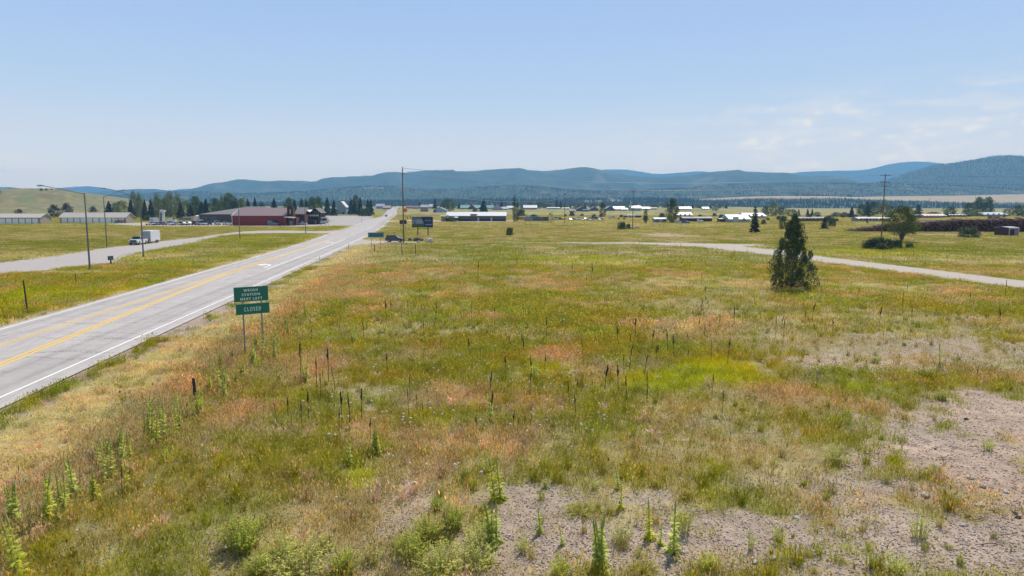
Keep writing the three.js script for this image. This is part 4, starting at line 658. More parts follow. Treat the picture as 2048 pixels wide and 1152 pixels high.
{
  const r = rng(321);
  for (const [d0, d1, n, where] of [[18, 24, 9, 'left of the roadside mullein row'], [24, 31, 14, 'between mullein row and black post'], [31, 40, 16, 'between black post and weigh station sign'], [40, 56, 14, 'just beyond the weigh station sign'], [56, 95, 14, 'far along the roadside fence line']]) for (let i = 0; i < n; i++) { const D = mix(d0, d1, (i + 0.15 + 0.7 * r()) / n), x = paveR(D) + 8.6 + (r() - 0.5) * 3, h = 0.6 + 0.7 * r(); weed(MUL[Math.floor(r() * 8)], V(x, ground(x, D), -D), h, h * 1.05, `${ORD[i]} small mullein from the near end, ${where}`, 'mullein', 'mulleins along the roadside fence line'); }
  const list = [];
  for (let i = 0; i < 170; i++) { const far = r() < 0.7, D = far ? 92 + 62 * r() : 45 + 45 * r(), p = atD(far ? 1000 + 560 * r() ** 0.8 : 640 + 900 * r(), D); if (p.x < paveR(D) + 10 || inRoad(p.x, D)) continue; const h = 0.5 + 0.7 * r(); list.push([p, h, h * 0.7, Math.floor(r() * 8)]); }
  banded(list, [[45, 56, 'just past the lime patch'], [56, 68, 'short of the cone-shaped tree'], [68, 82, 'level with the cone-shaped tree'], [82, 99, 'beyond the cone-shaped tree'], [99, 108, 'halfway to the gravel path'], [108, 118, 'in the strip well short of the gravel path'], [118, 128, 'in the strip before the gravel path'], [128, 140, 'close to the gravel path'], [140, 170, 'right beside the gravel path']], ([p, h, w, k], n, where) => weed(MUL[k], p, h, w, `${n} small green mullein from the left ${where}`, 'mullein', 'small distant mulleins in the meadow'));
}
// bushy weeds and mats: foot column, foot row, height in metres, width factor, kind, what sets it apart
for (const [u, v, h, w, k, label, cat] of [
  [487, 1100, 1.15, 1.2, 0, 'big rounded green weed bush left of centre at the bottom', 'weed bush'], [600, 1145, 1.1, 1.5, 1, 'pale yellow-green weed bush right of the big rounded one', 'weed bush'], [520, 1150, 0.7, 1.2, 0, 'dark green weed clump in the shade below the big rounded bush', 'weed bush'], [850, 1085, 0.9, 1.2, 0, 'dense green weed bush in the bottom centre', 'weed bush'], [905, 1060, 1.0, 1.0, 0, 'upright dark green weed bush behind the dense one in the bottom centre', 'weed bush'], [880, 1145, 0.9, 1.4, 1, 'sprawling grey-green weed bush in the bottom centre', 'weed bush'], [950, 1130, 0.9, 1.3, 1, 'ragged weed bush right of the sprawling one at the bottom', 'weed bush'], [972, 945, 0.8, 0.9, 2, 'feathery weed above the gravel edge in the centre', 'weed bush'], [930, 960, 0.6, 0.8, 0, 'dark tufted weed left of the feathery one in the centre', 'weed bush'], [740, 1125, 0.5, 1.3, 1, 'low weed tangle left of the sprawling bush', 'weed bush'], [650, 1100, 0.5, 1.2, 1, 'low pale weed tangle behind the yellow-green bush', 'weed bush'],
  [820, 1120, 0.9, 1.2, 0, 'green weed bush left of the dense one in the bottom centre', 'weed bush'], [960, 1085, 0.9, 1.1, 1, 'pale airy weed right of the upright dark green bush', 'weed bush'], [560, 1110, 0.8, 1.1, 1, 'airy pale weed between the two big weed bushes at the bottom', 'weed bush'], [690, 1140, 0.7, 1.3, 0, 'green weed clump left of the low weed tangle at the bottom', 'weed bush'], [1120, 1150, 0.6, 1.4, 2, 'feathery weed at the bottom edge left of the largest mullein', 'weed bush'],
  [1368, 1068, 1.05, 0.75, 2, 'tall feathery weed beside the dry-leaved mullein', 'weed bush'], [1240, 1085, 0.7, 0.9, 1, 'thin grey weed behind the slender mullein', 'weed bush'], [1672, 925, 0.8, 1.3, 1, 'pale sprawling weed on the right in the thin grass', 'weed bush'], [1838, 1078, 0.95, 0.9, 2, 'bright fan-shaped weed on the bare ground at the right', 'weed bush'], [1790, 1150, 0.8, 1.1, 2, 'bright weed clump in the bottom right below the fan-shaped one', 'weed bush'], [1740, 1135, 0.7, 0.8, 2, 'thin weed clump left of the bright one at the bottom right', 'weed bush'], [1578, 985, 0.5, 1.0, 1, 'small weed tuft left of the thin-grass slope', 'weed bush'], [1975, 900, 0.6, 1.2, 2, 'scattered green weed at the edge of the bare earth', 'weed bush'], [1500, 1100, 0.8, 0.5, 2, 'tall single weed stem casting a shadow on the gravel', 'weed bush'], [1552, 1088, 0.7, 0.45, 2, 'thin upright weed right of the single stem on the gravel', 'weed bush'], [1420, 1140, 0.6, 1.5, 2, 'feathery weed carpet at the bottom right of centre', 'weed bush'], [1885, 800, 0.5, 1.2, 0, 'green tuft beyond the bare earth on the right', 'weed bush'], [2014, 760, 0.6, 0.5, 0, 'dark rush tuft at the right edge', 'weed bush'], [1655, 815, 0.5, 0.8, 0, 'olive tuft in the right middle meadow', 'weed bush'], [1606, 708, 0.5, 0.9, 3, 'bright yellow-green tuft on the grey ground in the right middle', 'weed bush'], [770, 905, 0.6, 1.0, 2, 'fine weed beside the broad mullein clump', 'weed bush'], [575, 855, 0.55, 1.1, 0, 'dark green clump at the foot of the dead stalks', 'weed bush'], [930, 625, 0.9, 1.6, 1, 'pale rounded weed in the upper meadow', 'weed bush'], [850, 595, 0.8, 2.2, 1, 'grey-green weed patch in the upper meadow', 'weed bush'],
  [1898, 1000, 0.22, 1.5, 3, 'flat moss-green cushion mat on the bare earth at the right', 'mat plant'], [1292, 1140, 0.2, 1.7, 3, 'flat yellow-green mat on the gravel in the foreground', 'mat plant'], [1162, 1025, 0.25, 1.9, 3, 'wide yellow-green mat at the edge of the gravel', 'mat plant'], [1220, 1025, 0.2, 1.0, 3, 'smaller yellow-green mat beside the wide one', 'mat plant'], [1680, 1125, 0.2, 1.0, 3, 'yellow-green mat in the bottom right gravel', 'mat plant'], [1628, 1145, 0.2, 0.6, 3, 'small dark green tuft at the bottom right edge', 'mat plant'], [1615, 1112, 0.16, 0.7, 3, 'tiny yellow-green mat in the bottom right gravel', 'mat plant'], [1898, 1098, 0.16, 0.7, 3, 'rusty green mat right of the fan-shaped weed', 'mat plant'],
]) { const p = at(u, v); weed(WEED[k], p, h, h * w * (k === 3 ? 1.9 : 1), label, cat); }
{
  const r = rng(331), list = []; for (let i = 0; i < 150; i++) { const D = 16 + 46 * r(), u = 500 + 1500 * r(), p = atD(u, D), w = veg(p.x, D); if (p.x < paveR(D) + 9 || w[5] + w[6] > 0.9 && r() < 0.6) continue; const h = 0.22 + 0.4 * r() * r(); list.push([p, h, h * (0.8 + 0.7 * r()), Math.floor(r() * 3)]); }
  banded(list, [[15, 19, 'along the bottom edge'], [19, 23, 'on the gravel edge'], [23, 27, 'level with the broad mullein clump'], [27, 32, 'short of the lime patch'], [32, 38, 'just before the lime patch'], [38, 44, 'level with the lime patch'], [44, 52, 'past the lime patch'], [52, 64, 'well past the lime patch']], ([p, h, w, k], n, where) => weed(WEED[k], p, h, w, `${n} small green weed tuft from the left ${where}`, 'weed bush', 'small weed tufts in the meadow'));
}
{ // white seed heads
  const g = new THREE.Group(); g.name = 'salsify_plant';
  const puff = new THREE.MeshPhysicalMaterial({ color: lin(0.86, 0.77, 0.62), roughness: 1, transmission: 0.3, thickness: 0 });
  part('stem', [rod(V(0, 0, 0), V(0.02, 0.5, 0), 0.005, 0.004, 4)], stemMat, g); part('seed_head', [new THREE.IcosahedronGeometry(0.048, 1).translate(0.02, 0.53, 0)], puff, g);
  const r = rng(341), put = (u, v) => { const p = at(u, v); if (p.x < paveR(-p.z) + 8) return; weed(g, p, 0.8 + 0.4 * r(), 0.85 + 0.4 * r(), 'white dandelion-like seed head on a thin stem in the meadow', 'seed head', 'white seed heads in the meadow'); };
  for (const [u, v] of [[830, 980], [779, 932], [786, 934], [822, 948], [853, 944], [917, 944], [910, 948], [935, 950], [962, 960], [1020, 862], [1052, 872], [1079, 864], [1170, 872], [1183, 880], [1208, 850], [1296, 882], [1319, 884], [1375, 866], [1387, 872], [670, 1014], [606, 818], [618, 824], [640, 836], [658, 888], [672, 884], [1101, 780], [1123, 782], [1146, 790], [1316, 760], [1322, 759], [1267, 748], [1255, 747], [1243, 748], [1185, 748], [1348, 772], [1382, 790], [1389, 793], [1346, 800], [1264, 828], [1208, 842], [685, 726], [677, 736], [693, 732], [748, 745], [757, 722], [783, 714], [756, 706], [738, 705]]) put(u, v + 12);
  for (let i = 0; i < 130; i++) put(640 + 560 * r(), 620 + 260 * r());
  for (let i = 0; i < 40; i++) put(1200 + 620 * r(), 590 + 240 * r());
}
// ---------------------------------------------------------------- posts, lamps, poles, wires, signs
const steel = std(lin(0.20, 0.21, 0.215), 0.5, { metalness: 0.6 }), woodPole = std(lin(0.20, 0.135, 0.095), 0.95), darkPost = std(lin(0.045, 0.042, 0.035), 0.9), insul = std(lin(0.3, 0.3, 0.32), 0.3), galv = std(lin(0.33, 0.34, 0.35), 0.45, { metalness: 0.5 });
for (const [u, v, top, au, av, label] of [
  [180, 541, 386, 92, 371.5, 'nearest street lamp on the frontage road, its long arm reaching left'], [287, 514, 394, 217, 377, 'street lamp in front of the white pickup, arm reaching left'], [214, 494, 393, 256, 381, 'street lamp on the far side of the frontage road, arm reaching right'],
  [480, 477, 403, 452, 391, 'street lamp in front of the red warehouse, arm reaching left'], [611.5, 467, 399, 616, 395.5, 'street lamp beside the highway entrance in front of the store'],
]) {
  const p = at(u, v), d = -p.z, h = yAt(top, d) - p.y, reach = metres(au - u, d), lift = yAt(av, d) - yAt(top, d) + (top - av > 12 ? 0 : 0);
  const t = thing('street_lamp', label, 'street lamp', p, 0, 'street lamps along the frontage road');
  part('pole', [rod(V(0, 0, 0), V(0, h, 0), 0.14, 0.075, 10)], steel, t);
  part('base_plate', [bx(0.42, 0.06, 0.42, 0, 0.03, 0), bx(0.3, 0.35, 0.3, 0, 0.2, 0)], steel, t);
  const c = new THREE.QuadraticBezierCurve3(V(0, h - 0.15, 0), V(reach * 0.55, h - 0.15 + lift * 0.72, 0), V(reach * 0.92, h + lift, 0));
  part('arm', [new THREE.TubeGeometry(c, 10, 0.045, 7)], steel, t);
  const s = Math.sign(reach), hd = part('lamp_head', [extr([[-0.42, -0.05], [0.42, -0.05], [0.36, 0.09], [-0.2, 0.13], [-0.42, 0.06]], 0.34, 0.03).translate(reach * 0.92 + s * 0.3, h + lift, 0)], galv, t);
  part('lens', [bx(0.5, 0.04, 0.24, reach * 0.92 + s * 0.3, h + lift - 0.075, 0)], insul, hd);
}
// fence posts and markers
for (const [u, v, top, r, label, kind] of [
  [55.5, 626, 561, 0.065, 'dark wooden post on the left verge beside the highway', 'fence post'], [391, 801, 757, 0.075, 'thick black fence post among the mulleins in the left foreground', 'fence post'], [749, 503, 490, 0.09, 'short black post under the blue and green road sign', 'fence post'], [804.5, 512, 487, 0.06, 'thin dark post in front of the tall utility pole', 'fence post'], [831.5, 512, 487, 0.06, 'thin dark post right of the tall utility pole below the billboard', 'fence post'],
  [153, 571, 546, 0.04, 'thin leaning stake in the grass between the two roads', 'stake'], [697, 500, 487, 0.035, 'slim marker post at the corner of the gravel path and the highway', 'marker post'], [556.5, 498, 488, 0.035, 'slim marker post on the left edge of the highway', 'marker post'], [1124, 500, 494, 0.06, 'short stake beside the gravel path', 'stake'], [789, 474, 464, 0.05, 'thin post behind the dark parked car', 'stake'], [724, 446, 434, 0.06, 'thin sign post on the grass island by the parking lot', 'marker post'],
]) {
  const p = at(u, v), h = yAt(top, -p.z) - p.y, t = thing(kind.replace(' ', '_'), label, kind, p, 0.4);
  part('shaft', [new THREE.CylinderGeometry(r * 0.92, r, h, 8).translate(0, h / 2, 0), new THREE.ConeGeometry(r * 0.92, r * 0.7, 8).translate(0, h + r * 0.35, 0)], darkPost, t);
  t.rotation.z = (u % 7 - 3) * 0.012;
}
// utility poles: [foot, tip, crossarms: [row, half width in m]]
const poles = {};
for (const [key, u, v, top, ut, arms, r, label] of [
  ['near', 807.5, 486, 335, 803.5, [], 0.19, 'tallest bare utility pole, beside the billboard and parked car'], ['right', 1762.5, 480, 348, 1767, [[351, 1.35], [364.5, 1.3], [372.5, 1.0]], 0.17, 'brown utility pole with three crossarms beside the spreading tree'],
  ['middle', 1265, 459, 377.5, 1267, [[378.5, 1.2], [383, 0.9]], 0.16, 'distant utility pole with two crossarms beside a dark bush'], ['far', 1129, 448, 387, 1129, [[389, 1.0]], 0.15, 'distant utility pole in front of the container row'],
  ['shed', 908, 441, 422, 908, [], 0.13, 'short utility pole in front of the long white-roofed shed'], ['barn', 1384.5, 443, 423, 1384.5, [[424, 0.7]], 0.13, 'short utility pole between the pink-walled building and the open shed'], ['east', 1906, 443, 422, 1906, [[423.5, 0.7]], 0.13, 'short utility pole behind the middle of the log pile'],
  ['town', 1002.5, 423, 413, 1002.5, [[414, 0.8]], 0.14, 'tiny utility pole on the green slope below the lavender house'], ['town2', 1296, 424, 411, 1296, [[412, 0.8]], 0.14, 'tiny utility pole right of the church'], ['village', 1932, 440, 424, 1932, [[425, 0.7]], 0.13, 'tiny utility pole behind the log pile below the long roofs'],
]) {
  const p = at(u, v), d = -p.z, h = yAt(top, d) - p.y, lean = (metres(ut - 1024, d) - metres(u - 1024, d)) * 0.0;
  const t = thing('utility_pole', label, 'utility pole', p, key === 'right' ? -0.15 : 0.1);
  part('pole', [rod(V(0, -0.2, 0), V(lean, h, 0), r, r * 0.62, 10)], woodPole, t);
  for (const [row_, w] of arms) { const y = yAt(row_, d) - p.y, a = part('crossarm', [bx(2 * w, 0.13, 0.11, 0, y, r * 0.8)], woodPole, t); for (const x of [-w + 0.1, -w * 0.45, w * 0.45, w - 0.1]) part('insulator', [new THREE.CylinderGeometry(0.03, 0.055, 0.22, 7).translate(x, y + 0.17, r * 0.8)], insul, a); }
  if (!arms.length) { part('insulator', [new THREE.CylinderGeometry(0.05, 0.08, 0.35, 8).translate(0, h + 0.17, 0)], insul, t); part('bracket', [bx(0.9, 0.1, 0.1, 0.2, h - 1.6, 0)], darkPost, t); }
  poles[key] = { p, h, d };
}
function wire(a, b, sag, r, label) {
  const m = a.clone().lerp(b, 0.5); m.y -= sag * 2; const c = new THREE.QuadraticBezierCurve3(a, m, b);
  tag(part('power_line', [new THREE.TubeGeometry(c, 40, r * 1.35, 4)], std(lin(0.22, 0.23, 0.25), 0.5), scene), label, 'power line');
}
const tip = (k, dy = 0, dx = 0) => poles[k].p.clone().add(V(dx, poles[k].h + dy, 0));
wire(tip('near', -0.1), tip('right', -0.2, -1.2), 3.0, 0.026, 'upper wire from the tallest bare pole to the pole with three crossarms');
wire(tip('near', -1.6, 0.6), tip('right', -2.0, -1.1), 3.2, 0.026, 'lower wire from the tallest bare pole to the pole with three crossarms');
wire(tip('right', -0.2, 1.2), V(232, 20.5, -150), 2.2, 0.028, 'topmost wire running right from the pole with three crossarms');
wire(tip('right', -2.0, 1.1), V(232, 17.5, -150), 2.2, 0.028, 'middle wire running right from the pole with three crossarms');
wire(tip('right', -3.2, 0.8), V(232, 16, -150), 2.4, 0.024, 'lowest wire running right from the pole with three crossarms');
wire(tip('near', -5.5), tip('far', -2.5), 2.4, 0.036, 'long wire from the tallest bare pole to the distant pole before the container row');
wire(tip('far', -0.2, 0.9), tip('middle', -0.3, -1.1), 1.4, 0.036, 'upper wire between the two distant utility poles');
wire(tip('far', -2.5), tip('middle', -4.5), 1.4, 0.036, 'lower wire between the two distant utility poles');
wire(tip('middle', -0.3, 1.1), tip('right', -3.2, -0.8), 2.6, 0.03, 'wire from the bush-side distant pole to the pole with three crossarms');

// road signs
const signGreen = std(lin(0.01, 0.13, 0.08), 0.45), signEdge = std(lin(0.30, 0.52, 0.46), 0.5);
function roundRect(w, h, r) { const s = new THREE.Shape(); s.moveTo(-w / 2 + r, -h / 2); s.lineTo(w / 2 - r, -h / 2); s.quadraticCurveTo(w / 2, -h / 2, w / 2, -h / 2 + r); s.lineTo(w / 2, h / 2 - r); s.quadraticCurveTo(w / 2, h / 2, w / 2 - r, h / 2); s.lineTo(-w / 2 + r, h / 2); s.quadraticCurveTo(-w / 2, h / 2, -w / 2, h / 2 - r); s.lineTo(-w / 2, -h / 2 + r); s.quadraticCurveTo(-w / 2, -h / 2, -w / 2 + r, -h / 2); return s; }
{
  const a = at(491, 713), b = at(527, 709), c = a.clone().lerp(b, 0.5), d = -c.z, turn = Math.atan2(-(b.z - a.z), b.x - a.x);
  const t = thing('road_sign', 'green weigh station road sign on two steel posts with a closed panel beneath', 'road sign', c, turn * 0.9);
  const S = a.distanceTo(b) / 2, yT = yAt(572, d) - c.y;
  for (const s of [-1, 1]) part('post', [bx(0.085, yT - 0.05, 0.06, s * S, (yT - 0.05) / 2, -0.05), bx(0.03, yT - 0.05, 0.09, s * S, (yT - 0.05) / 2, -0.09)], galv, t);
  for (const [v0, v1, w, lines, size, dx, kind] of [[573, 602.5, 1.97, ['WEIGH', 'STATION', 'NEXT LEFT'], 0.2, -0.035, 'bold'], [606.5, 628, 1.94, ['CLOSED'], 0.26, 0.02, '']]) {
    const y0 = yAt(v0, d) - c.y, y1 = yAt(v1, d) - c.y, h = y0 - y1, k = 512;
    const tex = canvasMap(1024, Math.round(1024 * h / w), (g, W, Hh) => {
      g.fillStyle = '#187058'; g.fillRect(0, 0, W, Hh); g.fillStyle = '#e6f2ec'; g.textAlign = 'center'; g.textBaseline = 'middle';
      const m = W / w;
      if (kind) { g.font = `bold ${Math.round(size * m)}px sans-serif`; lines.forEach((s, i) => { const y = Hh * (0.235 + 0.29 * i); g.save(); g.translate(W / 2, y); g.scale(1.12, 1); if ('letterSpacing' in g) g.letterSpacing = '10px'; g.fillText(s, 0, 0); g.restore(); }); }
      else { g.font = `bold ${Math.round(0.34 * m)}px sans-serif`; g.save(); g.translate(W * 0.5, Hh * 0.53); g.scale(0.72, 1); if ('letterSpacing' in g) g.letterSpacing = '14px'; g.fillStyle = '#bfe0d3'; g.fillText(lines[0], 0, 0); g.restore(); g.fillStyle = '#145e4a'; for (let i = 0; i < 60; i++) { g.beginPath(); g.arc(W * 0.2 + (i * 97 % (W * 0.6)), Hh * 0.25 + (i * 53 % (Hh * 0.55)), 3 + i % 4, 0, 7); g.fill(); } }
    });
    const panel = part('sign_panel', [bx(w, h, 0.02, dx, (y0 + y1) / 2, 0)], signEdge, t);
    const sh = new THREE.ShapeGeometry(roundRect(w - 0.035, h - 0.035, 0.12), 6), uv = sh.attributes.uv, P = sh.attributes.position; for (let i = 0; i < P.count; i++) uv.setXY(i, P.getX(i) / w + 0.5, P.getY(i) / h + 0.5);
    part('sign_face', [sh.translate(dx, (y0 + y1) / 2, 0.014)], std(0xffffff, 0.45, { map: tex }), panel);
    for (const sx of [-1, 1]) for (const sy of [-1, 1]) part('corner', [bx(0.05, 0.05, 0.004, dx + sx * (w / 2 - 0.028), (y0 + y1) / 2 + sy * (h / 2 - 0.028), 0.0125)], std(lin(0.02, 0.025, 0.03), 0.7), panel);
  }
}
{
  const a = at(743.5, 500), b = at(761.5, 500), c = a.clone().lerp(b, 0.5), d = -c.z, t = thing('road_sign', 'blue road sign with a green top strip beside the highway turn-off', 'road sign', c, 0.12), S = a.distanceTo(b) / 2, y0 = yAt(465, d) - c.y, y1 = yAt(474.2, d) - c.y, ym = yAt(468.3, d) - c.y, w = metres(30.5, d);
  for (const s of [-1, 1]) part('post', [bx(0.09, y0 - 0.06, 0.08, s * S, (y0 - 0.06) / 2, -0.06)], galv, t);
  const strip_ = canvasMap(256, 32, (g) => { g.fillStyle = '#0f6b52'; g.fillRect(0, 0, 256, 32); g.fillStyle = '#d9cf7a'; g.beginPath(); g.arc(26, 17, 7, 0, 7); g.fill(); g.fillStyle = '#9cc4b4'; for (let i = 0; i < 19; i++) g.fillRect(58 + i * 9.6, 12, 6, 10); });
  part('sign_panel', [bx(w, y0 - ym, 0.03, 0, (y0 + ym) / 2, 0)], std(0xd2d2d2, 0.5, { map: strip_ }), t);
  part('sign_panel', [bx(w, ym - y1, 0.03, 0, (ym + y1) / 2 - 0.005, 0)], std(lin(0.012, 0.13, 0.34), 0.5), t);
}
{ // billboard
  const a = at(835.5, 471), b = at(856, 471), c = a.clone().lerp(b, 0.5), d = -c.z, t = thing('billboard', 'two-post billboard with a landscape picture and a blue right half', 'billboard', c, -0.06), S = a.distanceTo(b) / 2;
  const y0 = yAt(433.5, d) - c.y, y1 = yAt(455, d) - c.y, yl = yAt(434.5, d) - c.y, w = metres(42.5, d), dx = -metres(0.6, d);
  for (const s of [-1, 1]) part('post', [bx(0.28, y0 - 0.6, 0.25, s * S, (y0 - 0.6) / 2, -0.28)], std(lin(0.05, 0.045, 0.04), 0.9), t);
  part('rail', [bx(2 * S, 0.12, 0.1, 0, y1 - 0.35, -0.28)], darkPost, t);
  const pic = canvasMap(512, 256, (g) => {
    const sky = g.createLinearGradient(0, 0, 0, 160); sky.addColorStop(0, '#66708a'); sky.addColorStop(1, '#aab4c2'); g.fillStyle = sky; g.fillRect(0, 0, 512, 256);
    g.fillStyle = '#4e6a3c'; g.fillRect(0, 168, 320, 88); g.fillStyle = '#5f7d46'; g.fillRect(0, 168, 320, 18);
    g.fillStyle = '#40546a'; g.beginPath(); g.moveTo(34, 128); g.lineTo(60, 168); g.lineTo(84, 168); g.lineTo(104, 124); g.lineTo(84, 140); g.closePath(); g.fill();
    g.fillStyle = '#dfe5ea'; for (let i = 0; i < 7; i++) g.fillRect(120 + i * 18, 70, 12, 16); for (let i = 0; i < 8; i++) g.fillRect(120 + i * 18, 104, 13, 14); g.fillStyle = '#6b5a52'; for (let i = 0; i < 5; i++) g.fillRect(40 + i * 18, 34, 13, 9);
    g.fillStyle = '#1c3a5e'; g.beginPath(); g.moveTo(214, 0); g.quadraticCurveTo(290, 80, 290, 256); g.lineTo(512, 256); g.lineTo(512, 0); g.closePath(); g.fill();
    g.fillStyle = '#24507c'; g.fillRect(296, 150, 216, 70); g.fillStyle = '#8fa0a8'; for (let i = 0; i < 8; i++) g.fillRect(316 + i * 20, 74, 14, 32); g.fillStyle = '#dbe6ee'; for (let i = 0; i < 10; i++) g.fillRect(330 + i * 16, 182, 11, 14); g.fillStyle = '#3b4a58'; g.beginPath(); g.ellipse(400, 44, 70, 16, 0, 0, 7); g.fill();
  });
  part('panel', [bx(w, y0 - y1, 0.14, dx, (y0 + y1) / 2, -0.08)], std(lin(0.25, 0.26, 0.28), 0.8), t);
  part('picture', [new THREE.PlaneGeometry(w - 0.06, y0 - y1 - 0.06).translate(dx, (y0 + y1) / 2, -0.006)], std(0xd2d2d2, 0.6, { map: pic }), t);
  part('light_strip', [bx(w * 0.56, 0.22, 0.5, dx + w * 0.2, y0 + 0.1, 0)], std(lin(0.6, 0.6, 0.62), 0.5), t);
}
{
  const c = at(806.5, 462), d = -c.z, y0 = yAt(440, d) - c.y, y1 = yAt(448, d) - c.y, w = metres(14, d), t = thing('sign_back', 'dark brown back of a sign seen behind the tallest bare pole', 'sign', c, 0.1);
  part('panel', [bx(w, y0 - y1, 0.06, 0, (y0 + y1) / 2, 0)], std(lin(0.07, 0.055, 0.045), 0.9), t);
  for (const s of [-1, 1]) { part('post', [bx(0.12, y0, 0.12, s * w * 0.3, y0 / 2, -0.1)], woodPole, t); part('brace', [bx(0.1, y0 - y1 + 0.1, 0.05, s * w * 0.22, (y0 + y1) / 2, 0.055)], std(lin(0.13, 0.1, 0.07), 0.9), t); }
}
for (const [u, v, top, label] of [[816, 440, 431.5, 'left one of two leaning brown posts behind the billboard'], [822, 439, 430.5, 'right one of two leaning brown posts behind the billboard']]) { const p = at(u, v), h = yAt(top, -p.z) - p.y, t = thing('wooden_post', label, 'post', p); part('shaft', [rod(V(0, 0, 0), V(-h * 0.28, h, 0), 0.3, 0.26, 8)], woodPole, t); part('cap', [rod(V(-h * 0.28, h, 0), V(-h * 0.3, h + 0.1, 0), 0.3, 0.2, 8)], woodPole, t); }
for (const [u, v, top, D, label] of [[811, 431, 415.5, 330, 'orange diamond road-work sign beyond the tallest bare pole'], [1131, 442, 436, 400, 'small orange sign in front of the container row']]) {
  const p = atD(u, D), d = D, h = yAt(top, d) - p.y, r = metres((v - top) * 0.33, d), t = thing('warning_sign', label, 'road sign', p);
  part('post', [bx(0.1, h - r, 0.1, 0, (h - r) / 2, -0.06)], galv, t); part('panel', [bx(r * 1.4, r * 1.4, 0.04, 0, 0, 0, 0, Math.PI / 4).translate(0, h - r, 0)], std(lin(0.75, 0.16, 0.02), 0.6), t);
}
{ // meter box on its post by the frontage road
  const p = at(222, 530), d = -p.z, h = yAt(512, d) - p.y, t = thing('meter_box', 'grey utility box on a short post beside the frontage road', 'utility box', p, 0.5);
  part('post', [bx(0.2, h * 0.6, 0.2, 0, h * 0.3, 0)], darkPost, t); const b = part('box', [bx(0.75, h * 0.42, 0.45, 0, h * 0.76, 0)], std(lin(0.09, 0.12, 0.12), 0.7), t); part('lid', [bx(0.8, 0.06, 0.5, 0, h * 0.99, 0, 0, 0.08)], galv, b); part('door', [bx(0.5, h * 0.3, 0.02, 0.05, h * 0.76, 0.238)], std(lin(0.16, 0.19, 0.19), 0.6), b);
}
{ // pink survey tag
  const p = at(606, 772), t = thing('survey_stake', 'thin survey stake with a pink ribbon at the foot of the tallest dead stalk', 'stake', p); part('stake', [bx(0.025, 0.5, 0.025, 0, 0.25, 0)], std(lin(0.4, 0.3, 0.2), 0.9), t);
  part('ribbon', [tris([0, 0.5, 0.02, 0.09, 0.4, 0.03, 0.02, 0.36, 0.03, 0.02, 0.36, 0.03, 0.09, 0.4, 0.03, 0.03, 0.2, 0.04, 0, 0.5, 0.02, -0.06, 0.38, 0.03, -0.02, 0.22, 0.03])], std(lin(0.8, 0.2, 0.2), 0.8, { side: THREE.DoubleSide }), t);
}

// ---------------------------------------------------------------- vehicles (front towards +x)
const tyreMat = std(lin(0.025, 0.025, 0.026), 0.85), rimMat = std(lin(0.35, 0.36, 0.37), 0.35, { metalness: 0.7 }), glassMat = new THREE.MeshPhysicalMaterial({ color: lin(0.012, 0.018, 0.024), roughness: 0.08, clearcoat: 1 }), blackTrim = std(lin(0.02, 0.02, 0.022), 0.5), lampMat = std(lin(0.7, 0.72, 0.72), 0.2), redLamp = std(lin(0.4, 0.02, 0.02), 0.3);
const paints = new Map(), paint = (c) => { const k = c.join(); if (!paints.has(k)) paints.set(k, new THREE.MeshPhysicalMaterial({ color: lin(...c), roughness: 0.35, clearcoat: 0.7, clearcoatRoughness: 0.1 })); return paints.get(k); };
function wheels(t, xs, half, r, w) { for (const x of xs) for (const s of [-1, 1]) { const g = new THREE.CylinderGeometry(r, r, w, 18).rotateX(Math.PI / 2).translate(x, r, s * half); const o = part('wheel', [g], tyreMat, t); part('rim', [new THREE.CylinderGeometry(r * 0.62, r * 0.62, 0.03, 14).rotateX(Math.PI / 2).translate(x, r, s * (half + w / 2 + 0.006))], rimMat, o); } }
const arch = (x, r, y) => { const o = []; for (let i = 0; i <= 6; i++) { const a = Math.PI * i / 6; o.push([x + Math.cos(a) * r, y + Math.sin(a) * r * 1.0]); } return o; };
function bodyOutline(pts, wheelXs, r, sill) { // underside with wheel arches, front to rear, then the given upper outline rear to front
  const under = []; for (const x of [...wheelXs].sort((a, b) => b - a)) under.push(...arch(x, r + 0.07, sill)); return [...under, ...pts];
}
